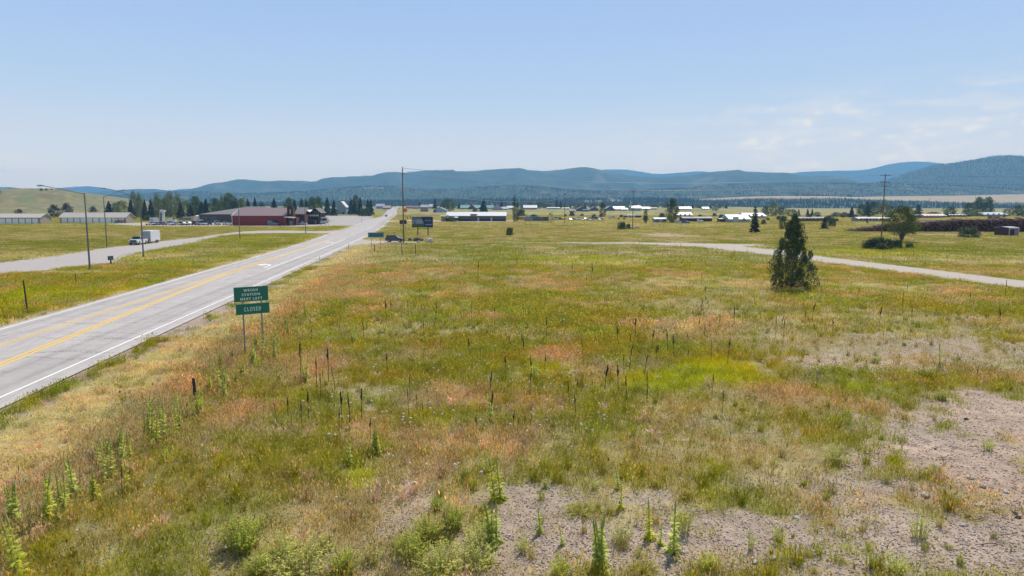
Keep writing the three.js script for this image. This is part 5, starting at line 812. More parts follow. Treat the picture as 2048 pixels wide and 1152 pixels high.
function car(kind, c, t) {
  const m = paint(c), long = kind !== 'pickup' && kind !== 'van';
  const K = { sedan: { w: 1.8, x: [1.38, -1.35], r: 0.33, up: [[-2.28, 0.45], [-2.3, 0.9], [-1.75, 1.0], [1.0, 0.98], [1.95, 0.84], [2.28, 0.66], [2.3, 0.4]], cab: [[-1.85, 0.97], [-1.15, 1.43], [0.15, 1.46], [1.05, 0.96]], roof: [-1.12, 0.16, 1.45] },
    suv: { w: 1.9, x: [1.4, -1.4], r: 0.37, up: [[-2.32, 0.5], [-2.35, 1.05], [-2.1, 1.12], [1.0, 1.12], [2.05, 0.98], [2.32, 0.8], [2.35, 0.45]], cab: [[-2.2, 1.1], [-1.95, 1.72], [0.3, 1.76], [1.05, 1.1]], roof: [-1.93, 0.32, 1.75] },
    pickup: { w: 1.95, x: [1.75, -1.75], r: 0.4, up: [[-2.85, 0.6], [-2.87, 1.12], [-0.75, 1.14], [1.25, 1.18], [2.55, 1.1], [2.85, 0.92], [2.88, 0.5]], cab: [[-0.78, 1.12], [-0.62, 1.84], [0.75, 1.88], [1.4, 1.16]], roof: [-0.6, 0.76, 1.87] },
    van: { w: 1.98, x: [1.6, -1.5], r: 0.36, up: [[-2.6, 0.5], [-2.62, 1.2], [-2.5, 1.25], [1.4, 1.25], [2.35, 1.02], [2.55, 0.8], [2.56, 0.45]], cab: [[-2.55, 1.23], [-2.45, 2.05], [0.85, 2.05], [1.75, 1.23]], roof: [-2.43, 0.86, 2.04] } }[kind];
  const body = part('body', [extr(bodyOutline(K.up, K.x, K.r, 0.3), K.w, 0.06)], m, t);
  if (kind === 'pickup') part('bed', [bx(1.9, 0.02, 1.55, -1.8, 1.15, 0)], blackTrim, body);
  part('windows', [extr(K.cab, K.w - 0.22, 0.04)], glassMat, t);
  const [x0, x1, y] = K.roof; part('roof', [bx(x1 - x0 + 0.1, 0.06, K.w - 0.3, (x0 + x1) / 2, y, 0), ...(kind === 'van' ? [bx(2.1, 0.75, K.w - 0.16, -1.35, 1.66, 0)] : [])], m, t);
  for (const px of kind === 'pickup' ? [-0.05, -0.7] : kind === 'van' ? [] : [-0.35, (K.cab[0][0] + K.cab[1][0]) / 2 + 0.15]) for (const s of [-1, 1]) part('pillar', [bx(0.12, y - K.cab[0][1], 0.03, px, (y + K.cab[0][1]) / 2, s * (K.w / 2 - 0.12), 0, 0, s * -0.06)], m, t);
  wheels(t, K.x, K.w / 2 - 0.12, K.r, 0.24);
  const f = K.up[K.up.length - 1][0], r = K.up[0][0], hy = K.up[4][1] - 0.14;
  for (const s of [-1, 1]) { part('headlight', [bx(0.08, 0.14, 0.36, f - 0.03, hy, s * (K.w / 2 - 0.3))], lampMat, t); part('tail_light', [bx(0.06, 0.2, 0.22, r - 0.005, K.up[1][1] - 0.15, s * (K.w / 2 - 0.2))], redLamp, t); part('mirror', [bx(0.12, 0.14, 0.2, K.cab[3][0] - 0.25, K.cab[3][1] + 0.12, s * (K.w / 2 + 0.08))], m, t); }
  part('grille', [bx(0.05, 0.26, K.w * 0.55, f + 0.0, hy - 0.08, 0)], blackTrim, t); part('bumper', [bx(0.12, 0.2, K.w * 0.94, f + 0.01, 0.44, 0), bx(0.12, 0.2, K.w * 0.94, r - 0.01, 0.5, 0)], kind === 'pickup' ? rimMat : blackTrim, t);
}
const faceTo = (dx, dz) => Math.atan2(-dz, dx);
function vehicle(kind, u, v, turn, c, label, group, D) { const p = D ? atD(u, D) : at(u, v); p.y += 0.03; const t = thing(kind === 'pickup' ? 'pickup_truck' : kind === 'van' ? 'parked_van' : 'parked_car', label, kind === 'pickup' ? 'pickup' : kind === 'van' ? 'van' : 'car', p, turn, group); car(kind, c, t); return t; }
{ // white pickup towing an enclosed trailer
  const dir = V(0.12, 0, 1).normalize(), turn = faceTo(dir.x, dir.z), p = at(277, 489.5); p.y = 0.0;
  const t = thing('pickup_truck', 'white pickup with a black grille towing a trailer along the frontage road', 'pickup', p, turn), m = paint([0.78, 0.79, 0.8]);
  const X = [1.85, -1.95], r = 0.43, up = [[-2.98, 0.62], [-3.0, 1.2], [-2.9, 1.24], [-0.85, 1.22], [1.2, 1.26], [2.6, 1.22], [2.86, 1.1], [2.94, 0.55]];
  const body = part('body', [extr(bodyOutline(up, X, r, 0.36), 2.03, 0.07)], m, t);
  part('bed', [bx(1.95, 0.02, 1.62, -1.9, 1.245, 0)], blackTrim, body); part('hood', [extr([[1.15, 1.24], [2.62, 1.2], [2.5, 1.29], [1.25, 1.33]], 1.7, 0.03)], m, t);
  part('windshield', [extr([[0.78, 1.96], [1.5, 1.26], [1.38, 1.26], [0.66, 1.96]], 1.72, 0.02)], glassMat, t);
  part('cab_pillar', [extr([[-0.92, 1.2], [-0.8, 1.92], [0.7, 1.96], [1.42, 1.24]], 1.74, 0.06)], m, t);
  for (const s of [-1, 1]) { part('side_window', [extr([[-0.72, 1.3], [-0.68, 1.82], [0.1, 1.85], [0.1, 1.3]], 0.03).translate(0, 0, s * 0.875), extr([[0.2, 1.3], [0.2, 1.85], [0.6, 1.86], [1.12, 1.3]], 0.03).translate(0, 0, s * 0.875)], glassMat, t); part('mirror', [bx(0.16, 0.3, 0.24, 1.0, 1.42, s * 1.16), bx(0.05, 0.05, 0.2, 1.0, 1.36, s * 1.0)], s > 0 ? m : blackTrim, t); part('headlight', [bx(0.1, 0.2, 0.34, 2.9, 0.98, s * 0.8)], lampMat, t); part('door_handle', [bx(0.16, 0.04, 0.03, -0.05, 1.12, s * 1.03), bx(0.16, 0.04, 0.03, -0.75, 1.12, s * 1.03)], blackTrim, t); part('tail_light', [bx(0.06, 0.34, 0.16, -2.98, 1.0, s * 0.9)], redLamp, t); }
  part('grille', [bx(0.08, 0.42, 1.42, 2.93, 0.98, 0)], blackTrim, t); part('bumper', [bx(0.2, 0.14, 1.9, 2.98, 0.66, 0)], rimMat, t); part('air_dam', [bx(0.14, 0.22, 1.8, 2.94, 0.48, 0)], blackTrim, t);
  wheels(t, X, 0.9, r, 0.28);
  const q = p.clone().addScaledVector(dir, -7.4), tr = thing('cargo_trailer', 'white enclosed cargo trailer towed by the white pickup', 'trailer', q, turn);
  const wm = std(lin(0.74, 0.75, 0.77), 0.4);
  part('box', [extr([[-2.95, 0.5], [-2.95, 3.02], [2.75, 3.02], [2.95, 2.85], [2.95, 0.5]], 2.35, 0.05)], wm, tr);
  part('roof', [bx(5.75, 0.05, 2.3, -0.05, 3.06, 0)], std(lin(0.8, 0.8, 0.8), 0.5), tr);
  part('front_panel', [bx(0.03, 2.1, 2.1, 2.975, 1.75, 0)], std(lin(0.36, 0.39, 0.42), 0.35, { metalness: 0.3 }), tr); part('stone_guard', [bx(0.04, 0.55, 2.2, 2.985, 0.78, 0)], std(lin(0.26, 0.27, 0.28), 0.3, { metalness: 0.7 }), tr);
  for (const s of [-1, 1]) part('fender', [bx(1.7, 0.1, 0.26, -0.75, 0.8, s * 1.24)], wm, tr);
  part('tongue', [rod(V(2.9, 0.5, 0.6), V(4.1, 0.5, 0), 0.06, 0.06), rod(V(2.9, 0.5, -0.6), V(4.1, 0.5, 0), 0.06, 0.06)], blackTrim, tr);
  wheels(tr, [-0.32, -1.18], 1.2, 0.36, 0.22);
}
const white_ = [0.72, 0.73, 0.74], silver = [0.42, 0.43, 0.45], grey_ = [0.2, 0.21, 0.22], black_ = [0.02, 0.021, 0.025], navy = [0.03, 0.045, 0.09], red_ = [0.32, 0.03, 0.03];
for (const [k, u, c, turn, what] of [['sedan', 301, white_, -1.9, 'white car at the left end'], ['sedan', 310, white_, -1.2, 'white car second from the left'], ['sedan', 318, silver, -0.4, 'silver car in front of the dump truck'], ['sedan', 326, red_, -0.7, 'red car below the dump truck'], ['van', 339, white_, -0.6, 'white van right of the dump truck'], ['sedan', 348, grey_, -1.2, 'dark grey car right of the white van'], ['sedan', 357, white_, -0.5, 'low white car between two darker ones'], ['suv', 367, silver, -0.5, 'silver car before the yellowish truck'], ['suv', 378, white_, -0.5, 'white car right of the silver one'], ['sedan', 391, navy, -0.5, 'dark blue car below the white tractor cab'], ['sedan', 401, silver, -0.9, 'silver car at the corner of the brown warehouse'], ['sedan', 411, white_, -1.3, 'small white car by the brown warehouse'], ['suv', 420, black_, -1.1, 'black car in front of the brown warehouse'], ['van', 435, white_, -0.9, 'white van in front of the brown warehouse'], ['suv', 450, white_, -1.0, 'white car just left of the red wall'], ['sedan', 463, white_, -0.9, 'low white car left of the red wall'], ['sedan', 479, [0.6, 0.5, 0.5], -1.4, 'pinkish white car against the red wall'], ['suv', 498, white_, -1.4, 'white car in the middle of the red wall'], ['sedan', 514, silver, -0.4, 'silver car right of the white one at the red wall'], ['suv', 527, grey_, -1.5, 'dark grey car against the red wall']]) vehicle(k, u, 450.3 + ((u * 7) % 5) * 0.12, turn, c, what + ' in the warehouse car row', 'cars parked before the warehouses');
vehicle('van', 548, 451.4, -0.35, [0.13, 0.2, 0.22], 'tall teal-grey van parked at the right end of the red wall').scale.set(1.15, 1.2, 1.1);
vehicle('pickup', 587, 449.3, Math.PI, navy, 'dark pickup parked beside the porch of the red warehouse');
vehicle('pickup', 603, 450.6, 2.9, white_, 'white pickup parked in front of the store');
vehicle('suv', 647, 433, 0.4, [0.2, 0.05, 0.12], 'dark purple car behind the store in the parking lot'); vehicle('pickup', 669, 432.2, 0.3, red_, 'red pickup at the far side of the parking lot');
vehicle('suv', 772.5, 430.5, faceTo(0.16, 1), [0.36, 0.03, 0.02], 'red car driving towards us on the highway', null, 610); vehicle('sedan', 791.5, 420, faceTo(0.16, 1), black_, 'tiny dark car far away in the left lane of the highway', null, 1250); vehicle('suv', 798, 420.5, faceTo(-0.16, -1), silver, 'tiny silver car far away in the right lane of the highway', null, 1150);
{ const t = vehicle('suv', 790, 484.6, -0.05, navy, 'dark blue car parked on the gravel beside the tallest bare pole'); t.position.y = 0; }
for (const [k, u, v, c, turn, what] of [['sedan', 1140, 441, white_, -1.2, 'white car leftmost'], ['sedan', 1149, 441, silver, -0.6, 'silver car second from the left'], ['suv', 1157, 440, white_, -1.5, 'white car below the dirt track'], ['sedan', 1164, 441, white_, -1.4, 'low white car right of the dirt track'], ['sedan', 1170, 440, [0.6, 0.3, 0.12], -1.3, 'orange car'], ['sedan', 1177, 441, white_, -1.0, 'white car right of the orange one'], ['van', 1185, 439.5, silver, -0.4, 'grey van'], ['van', 1193, 439.5, black_, -0.4, 'black van'], ['sedan', 1198, 441, white_, -1.4, 'white car right of the black van'], ['sedan', 1204, 441, silver, -0.8, 'silver car rightmost'], ['van', 1111, 440, white_, -0.6, 'white van left of the pole'], ['suv', 1121, 440, black_, -0.3, 'black truck left of the pole']]) vehicle(k, u, v, turn, c, what + ' in the scatter of vehicles beyond the field', 'vehicles beyond the middle field');
vehicle('sedan', 1357, 446.6, -0.2, white_, 'white car beside the tall oval tree'); vehicle('suv', 1371, 446.8, -1.0, [0.05, 0.15, 0.4], 'bright blue car right of the tall oval tree'); vehicle('van', 1400, 445.4, -1.5, white_, 'white van under the dark open shed'); vehicle('van', 1225, 438, 0, white_, 'white van at the right end of the scattered vehicles beyond the field');
{ // trucks behind the car row, tractors and a boat by the storage units
  const box = (name, label, cat, u, v, turn, parts) => { const t = thing(name, label, cat, at(u, v), turn); parts(t); return t; };
  box('dump_truck', 'dump truck with its white bed tipped up behind the car row', 'truck', 331, 447, 0.0, (t) => { const w = paint(white_); part('cab', [bx(2.2, 2.3, 2.4, 3.4, 1.9, 0), bx(1.2, 1.2, 2.2, 4.9, 1.3, 0)], w, t); part('windshield', [bx(0.06, 0.8, 2.0, 4.52, 2.5, 0)], glassMat, t); part('frame', [bx(8, 0.4, 1.2, 0.6, 0.85, 0)], blackTrim, t); const b = part('bed', [bx(1.6, 5.6, 2.5, -1.6, 3.8, 0, 0, -0.1), bx(2.2, 0.8, 2.5, -1.0, 6.8, 0, 0, -0.1)], w, t); part('bed_floor', [bx(1.3, 4.6, 0.04, -1.6, 3.6, 1.27, 0, -0.1)], std(lin(0.16, 0.18, 0.22), 0.7), b); wheels(t, [4.2, -1.4, -2.6], 1.05, 0.52, 0.34); });
  box('box_truck', 'white truck with a boxy camper body at the left of the car row', 'truck', 308, 447.5, -0.8, (t) => { part('body', [bx(5.5, 2.5, 2.4, 0, 2.0, 0), bx(1.4, 1.2, 2.2, 3.3, 1.3, 0)], paint(white_), t); part('window', [bx(1.6, 0.7, 0.04, 0.6, 2.3, 1.22)], glassMat, t); part('stripe', [bx(5.4, 0.4, 0.02, 0, 1.4, 1.215)], std(lin(0.5, 0.25, 0.18), 0.6), t); wheels(t, [2.9, -1.8], 1.05, 0.45, 0.3); });
  box('flatbed_truck', 'long truck with a yellowish cab roof behind the car row', 'truck', 374, 446, -0.15, (t) => { part('body', [bx(7.5, 1.4, 2.4, -0.5, 2.2, 0)], std(lin(0.2, 0.2, 0.2), 0.7), t); part('cab', [bx(2.4, 2.6, 2.4, 3.9, 2.4, 0)], std(lin(0.55, 0.42, 0.25), 0.6), t); part('roof', [bx(4.5, 0.4, 2.4, 0.8, 3.2, 0)], std(lin(0.6, 0.55, 0.4), 0.6), t); wheels(t, [3.9, -2.4, -3.4], 1.05, 0.5, 0.32); });
  box('tractor_unit', 'white truck tractor cab with a black chassis behind the car row', 'truck', 392, 445.5, -0.3, (t) => { part('cab', [extr([[0.2, 1.2], [0.2, 4.1], [1.2, 4.2], [2.3, 3.4], [2.6, 2.3], [4.2, 2.0], [4.3, 1.0]], 2.4, 0.08)], paint(white_), t); part('windshield', [bx(0.06, 0.9, 2.0, 2.35, 2.9, 0, 0, 0.25)], glassMat, t); part('chassis', [bx(7.5, 0.5, 1.3, 0.3, 0.9, 0)], blackTrim, t); wheels(t, [3.4, -1.6, -2.8], 1.05, 0.52, 0.4); });
  for (const [u, label] of [[235, 'orange-brown tractor left of its twin in front of the second storage building'], [245, 'orange-brown tractor right of its twin in front of the second storage building']]) box('farm_tractor', label, 'tractor', u, 446.5, 0.5, (t) => { const m = std(lin(0.3, 0.1, 0.04), 0.7); part('hood', [bx(1.7, 0.7, 0.8, 0.9, 1.25, 0)], m, t); const c = part('cab_frame', [bx(0.08, 1.3, 0.08, -0.1, 1.9, 0.5), bx(0.08, 1.3, 0.08, -0.1, 1.9, -0.5), bx(0.08, 1.3, 0.08, -1.1, 1.9, 0.5), bx(0.08, 1.3, 0.08, -1.1, 1.9, -0.5)], blackTrim, t); part('roof', [bx(1.3, 0.12, 1.3, -0.6, 2.6, 0)], m, c); part('seat', [bx(0.5, 0.5, 0.5, -0.7, 1.3, 0)], blackTrim, t); wheels(t, [-0.7], 0.75, 0.75, 0.4); wheels(t, [1.5], 0.65, 0.42, 0.3); });
  box('motor_boat', 'white motor boat on a trailer before the left storage building', 'boat', 39, 447.2, 0.2, (t) => { part('hull', [extr([[-2.6, 0.9], [-2.7, 1.7], [2.4, 1.85], [3.1, 1.9], [2.2, 1.1], [1.2, 0.8]], 2.1, 0.25)], paint(white_), t); part('windshield', [bx(0.9, 0.5, 1.6, 0.4, 2.1, 0, 0, 0.35)], glassMat, t); part('engine', [bx(0.5, 0.9, 0.5, -2.95, 1.5, 0)], blackTrim, t); part('trailer_frame', [bx(5, 0.15, 1.2, 0, 0.6, 0)], blackTrim, t); wheels(t, [-0.8], 1.0, 0.34, 0.22); });
}
// ---------------------------------------------------------------- buildings
const frameMat = std(lin(0.6, 0.6, 0.58), 0.6), paneMat = new THREE.MeshPhysicalMaterial({ color: lin(0.03, 0.04, 0.05), roughness: 0.1 });
const metalRoofs = new Map();
function ribbed(c) { const k = c.join(); if (!metalRoofs.has(k)) metalRoofs.set(k, std(lin(...c), 0.45)); return metalRoofs.get(k); }
function openings(t, list, W, z) { // [kind, centre x share, width, sill height, height, colour]
  for (const [kind, cx, w, y, h, c] of list) {
    const x = (cx - 0.5) * W;
    if (kind === 'window') { const f = part('window', [bx(w + 0.16, h + 0.16, 0.05, x, y + h / 2, z + 0.025)], frameMat, t); part('pane', [bx(w, h, 0.02, x, y + h / 2, z + 0.055)], paneMat, f); }
    else { const d = part('door', [bx(w, h, 0.06, x, y + h / 2 + 0.02, z + 0.032)], std(lin(...(c ?? [0.7, 0.7, 0.7])), 0.6), t); if (w > 2) part('panel_seam', [1, 2, 3].map((i) => bx(w * 0.98, 0.03, 0.01, x, y + h * i / 4, z + 0.066)), std(lin(0.4, 0.4, 0.4), 0.7), d); else part('handle', [bx(0.08, 0.1, 0.05, x + w * 0.38, y + h * 0.48, z + 0.08)], rimMat, d); }
  }
}
function building(name, label, o) { // front wall between columns u0 and u1, foot at row v (or at distance D)
  const uc = (o.u0 + o.u1) / 2, p = o.D ? atD(uc, o.D) : at(uc, o.v), d = -p.z, W = metres(o.u1 - o.u0, d), dep = o.depth, e = o.eh ?? Math.max(1.8, yAt(o.eave, d) - p.y), rg = Math.max(0.3, (o.rh ?? yAt(o.ridge, d + (o.axis === 'z' ? 0 : dep / 2)) - p.y - e));
  const t = thing(name, label, o.cat ?? 'building', p, o.turn ?? 0, o.group), wall = std(lin(...o.wall), 0.85), roofM = ribbed(o.roof), ov = o.over ?? 0.5;
  const alongX = o.axis !== 'z';
  if (alongX) { // ridge runs across the picture; the gable is drawn in y-z
    const g = new THREE.ExtrudeGeometry(new THREE.Shape([[0, -0.3], [0, e], [dep / 2, e + rg - 0.05], [dep, e], [dep, -0.3]].map((q) => new THREE.Vector2(...q))), { depth: W, bevelEnabled: false }); g.rotateY(Math.PI / 2).translate(-W / 2, 0, 0); // shape x -> -z, depth -> x
    part('wall', [g], wall, t);
    const L = Math.hypot(dep / 2 + ov, rg * (1 + ov * 2 / dep)), a = Math.atan2(rg, dep / 2);
    part('roof', [bx(W + 2 * ov, 0.14, L, 0, e + rg / 2 - Math.tan(a) * ov / 2 + 0.1, -dep / 4 + ov / 2, 0, 0, a), bx(W + 2 * ov, 0.14, L, 0, e + rg / 2 - Math.tan(a) * ov / 2 + 0.1, -dep * 0.75 - ov / 2, 0, 0, -a), bx(W + 2 * ov, 0.16, 0.3, 0, e + rg + 0.12, -dep / 2)], roofM, t);
  } else {
    const g = extr([[-W / 2, -0.3], [W / 2, -0.3], [W / 2, e], [0, e + rg - 0.05], [-W / 2, e]], dep).translate(0, 0, -dep / 2); part('wall', [g], wall, t);
    const L = Math.hypot(W / 2 + ov, rg * (1 + ov * 2 / W)), a = Math.atan2(rg, W / 2);
    part('roof', [bx(L, 0.14, dep + 2 * ov, -W / 4 - ov / 2, e + rg / 2 - Math.tan(a) * ov / 2 + 0.1, -dep / 2, 0, a), bx(L, 0.14, dep + 2 * ov, W / 4 + ov / 2, e + rg / 2 - Math.tan(a) * ov / 2 + 0.1, -dep / 2, 0, -a), bx(0.3, 0.16, dep + 2 * ov, 0, e + rg + 0.12, -dep / 2)], roofM, t);
  }
  if (o.trim) part('trim', [bx(W + 0.04, 0.3, 0.08, 0, e - 0.15, 0.05), ...[-1, 1].map((s) => bx(0.25, e, 0.08, s * (W / 2 - 0.1), e / 2, 0.052))], std(lin(...o.trim), 0.7), t);
  if (o.base) part('base_band', [bx(W + 0.02, e * o.base[3], 0.04, 0, e * o.base[3] / 2, 0.022)], std(lin(...o.base.slice(0, 3)), 0.8), t);
  openings(t, o.open ?? [], W, 0);
  if (o.chimney) part('chimney', [bx(0.7, 1.6, 0.7, (o.chimney - 0.5) * W, e + rg + 0.3, -dep * 0.4)], std(lin(0.25, 0.14, 0.1), 0.9), t);
  return { t, W, e, rg, d, p, dep };
}
const doorsAcross = (n, w, h, c, from = 0.02, to = 0.98) => Array.from({ length: n }, (_, i) => ['door', from + (to - from) * (i + 0.5) / n, w, 0, h, c]);
const winsAcross = (n, w = 1.2, h = 1.1, y = 1.0, from = 0.05, to = 0.95) => Array.from({ length: n }, (_, i) => ['window', from + (to - from) * (i + 0.5) / n, w, y, h]);
const beige = [0.40, 0.34, 0.27], beigeRoof = [0.66, 0.58, 0.48];
building('storage_building', 'long beige storage building with white roll-up doors, cut by the left edge', { u0: -110, u1: 81, v: 447.5, depth: 9, eave: 435, ridge: 427.5, wall: beige, roof: beigeRoof, open: doorsAcross(14, 2.9, 2.7, [1.05, 1.07, 1.1]) });
building('storage_building', 'long beige storage building with ten white doors behind the street lamps', { u0: 120, u1: 252, v: 446.2, depth: 9, eave: 434.6, ridge: 425.2, wall: beige, roof: beigeRoof, open: doorsAcross(10, 2.9, 2.8, [1.05, 1.07, 1.1]) });
{ // brown warehouse with a hipped roof
  const p = atD(470, 385), W = metres(140, 385), dep = 34, e = yAt(428.6, 385) - p.y, rg = yAt(413.2, 385 + 17) - p.y, t = thing('warehouse', 'grey-brown warehouse with a broad hipped roof left of the red one', 'building', p);
  part('wall', [bx(W, e, dep, 0, e / 2, -dep / 2)], std(lin(0.115, 0.085, 0.07), 0.9), t);
  const A = [-W / 2 - 0.6, e, 0.6], B = [W / 2 + 0.6, e, 0.6], C = [W / 2 + 0.6, e, -dep - 0.6], D = [-W / 2 - 0.6, e, -dep - 0.6], E1 = [0.02 * W, rg, -dep / 2], E2 = [0.3 * W, rg, -dep / 2], f = (...q) => q.flat();
  part('roof', [tris(f(A, B, E2, A, E2, E1, B, C, E2, C, D, E1, C, E1, E2, D, A, E1, A, D, C, A, C, B))], ribbed([0.24, 0.205, 0.19]), t);
  openings(t, [['window', 0.06, 1.5, 1.6, 1.4], ['window', 0.12, 1.5, 1.6, 1.4], ['door', 0.2, 3.2, 0, 3.6, [0.1, 0.11, 0.12]], ['door', 0.33, 1.2, 0, 2.2, [0.05, 0.05, 0.05]]], W, 0);
}
{
  const b = building('warehouse', 'long dark red metal warehouse with a brown-grey roof', { u0: 465, u1: 572, v: 451.3, depth: 22, eave: 431.6, ridge: 416, wall: [0.30, 0.04, 0.042], roof: [0.29, 0.19, 0.18], over: 0.3 });
  part('gable_trim', [rod(V(-b.W / 2 - 0.28, b.e, 0.25), V(-b.W / 2 - 0.28, b.e + b.rg, -11), 0.2, 0.2), bx(0.3, b.e, 0.3, -b.W / 2 - 0.02, b.e / 2, 0.02)], std(lin(0.7, 0.68, 0.66), 0.6), b.t);
  for (let i = 0; i < 36; i++) part('wall_rib', [bx(0.07, b.e - 0.1, 0.05, (i / 35 - 0.5) * (b.W - 0.4), b.e / 2, 0.026)], std(lin(0.32, 0.044, 0.046), 0.6), b.t);
  part('porch_roof', [bx(4.8, 0.16, 3.6, b.W / 2 + 2.2, 4.0, 0.6, 0, -0.1, 0.12)], ribbed([0.42, 0.34, 0.31]), b.t);
  for (const x of [0.3, 2.2, 4.2]) part('porch_post', [bx(0.22, 3.8, 0.22, b.W / 2 + x, 1.9, 2.0)], woodPole, b.t);
  part('porch_wall', [bx(4.4, 4.0, 5, b.W / 2 + 2.2, 2.0, -4)], std(lin(0.09, 0.03, 0.03), 0.9), b.t); openings(b.t, [['door', 1 + 2 / b.W, 1.3, 0, 2.2, [0.3, 0.3, 0.32]]], b.W, -1.48);
  part('facade_tower', [bx(2.9, 5.2, 2.5, b.W / 2 + 1.3, 6.2, -4), bx(1.8, 0.8, 2.5, b.W / 2 + 1.3, 9.1, -4)], std(lin(0.085, 0.045, 0.03), 0.9), b.t); part('tower_panel', [bx(0.6, 2.2, 0.06, b.W / 2 + 1.4, 6.6, -2.71)], std(lin(0.5, 0.48, 0.44), 0.7), b.t);
  part('rear_roof', [bx(5.4, 0.3, 6.6, b.W / 2 + 3.6, b.e + b.rg - 1.4, -13, 0, 0, 0.5)], ribbed([0.29, 0.24, 0.23]), b.t); part('rear_wall', [bx(4.6, 5, 6, b.W / 2 + 3.4, 2.5, -14)], std(lin(0.1, 0.04, 0.035), 0.9), b.t);
}
{
  const b = building('log_store', 'dark brown log-built store with a gable end and white lettered balcony', { u0: 622, u1: 641, v: 449, depth: 9, axis: 'z', eave: 424.5, ridge: 416.3, wall: [0.052, 0.034, 0.024], roof: [0.11, 0.085, 0.065], over: 0.6, open: [['window', 0.3, 1.0, 5.4, 1.2], ['window', 0.7, 1.0, 5.4, 1.2], ['door', 0.5, 1.2, 0, 2.2, [0.25, 0.24, 0.22]], ['window', 0.2, 1.0, 1.0, 1.2]] });
  part('balcony', [bx(b.W + 0.3, 0.18, 1.6, 0, 4.0, 0.8)], std(lin(0.1, 0.07, 0.05), 0.9), b.t); const board = part('sign_board', [bx(b.W * 0.92, 0.95, 0.08, 0, 4.6, 1.62)], std(lin(0.25, 0.24, 0.23), 0.7), b.t); for (let i = 0; i < 8; i++) part('letter', [bx(0.36, 0.55, 0.03, (i / 7 - 0.5) * b.W * 0.78, 4.6, 1.675)], std(lin(0.75, 0.74, 0.72), 0.6), board);
  for (const s of [-1, 1]) part('balcony_post', [bx(0.22, 4, 0.22, s * b.W * 0.44, 2, 1.5)], woodPole, b.t);
  const c = building('store_wing', 'low reddish-brown store wing with a white roof and orange awning', { u0: 603, u1: 623, v: 448.5, depth: 10, axis: 'z', eave: 426, ridge: 420, wall: [0.1, 0.03, 0.025], roof: [0.72, 0.72, 0.72], open: [['window', 0.3, 1.2, 1, 1.3], ['window', 0.7, 1.2, 1, 1.3]] });
  part('awning', [bx(c.W * 0.95, 0.5, 1.2, 0, yAt(430.6, c.d) - c.p.y, 0.6, 0, -0.06, 0.35)], std(lin(0.75, 0.34, 0.2), 0.6), c.t);
}
{ // white board on posts before the store, and the little balls beside it
  const p = at(649, 451.3), d = -p.z, w = metres(16, d), t = thing('message_board', 'white message board on dark posts at the edge of the parking lot', 'sign', p, 0.05); for (const s of [-0.42, 0.1, 0.45]) part('post', [bx(0.16, yAt(435, d) - p.y, 0.16, s * w, (yAt(435, d) - p.y) / 2, -0.1)], darkPost, t);
  part('panel', [bx(w, yAt(441.5, d) - yAt(446.4, d), 0.12, 0, (yAt(441.5, d) + yAt(446.4, d)) / 2 - p.y, 0)], std(lin(0.5, 0.53, 0.57), 0.6), t); part('header', [bx(w * 0.75, 0.55, 0.12, 0, yAt(435.5, d) - p.y, 0)], std(lin(0.6, 0.62, 0.64), 0.6), t); part('crest', [bx(w * 0.6, 0.9, 0.1, 0.1, yAt(438.6, d) - p.y, 0)], blackTrim, t);
}
building('equipment_shed', 'long shed with a white roof, dark blue lower wall and orange doorway', { u0: 893, u1: 1012, v: 442.6, depth: 18, eave: 431.8, ridge: 424.2, wall: [0.135, 0.125, 0.11], roof: [0.78, 0.77, 0.75], over: 0.4, base: [0.035, 0.045, 0.075, 0.42], open: [['door', 0.455, 3.6, 0, 4.2, [0.10, 0.075, 0.06]], ['door', 0.535, 1.1, 0, 2.2, [0.6, 0.62, 0.64]], ['door', 0.755, 1.1, 0, 2.2, [0.6, 0.62, 0.64]], ['door', 0.02, 1.2, 0, 4, [0.55, 0.56, 0.58]]] });
{ const p = at(948, 442.4), d = -p.z, t = thing('door_canopy', 'orange-brown timber canopy over the doorway of the long white-roofed shed', 'canopy', p.clone().add(V(0, 0, 0.8))); part('roof', [bx(4.4, 0.3, 1.6, 0, 4.3, 0), bx(4.4, 0.7, 0.12, 0, 3.8, 0.8)], std(lin(0.42, 0.17, 0.07), 0.8), t); for (const x of [-1.9, -0.4, 1.2, 1.9]) part('post', [bx(0.28, 4.2, 0.28, x, 2.1, 0.6)], std(lin(0.42, 0.17, 0.07), 0.8), t); }
building('lean_to', 'low white-roofed lean-to at the left end of the long shed', { u0: 895, u1: 914, v: 443, depth: 4, eave: 435.4, ridge: 433.8, wall: [0.07, 0.07, 0.075], roof: [0.76, 0.75, 0.74], cat: 'shed' });
building('small_shed', 'small tan hut at the left end of the long white-roofed shed', { u0: 882.5, u1: 888, v: 442.8, depth: 3, eave: 432.4, ridge: 431.2, wall: [0.33, 0.27, 0.2], roof: [0.6, 0.56, 0.5], cat: 'shed', open: [['door', 0.5, 0.9, 0, 2, [0.45, 0.38, 0.3]]] });
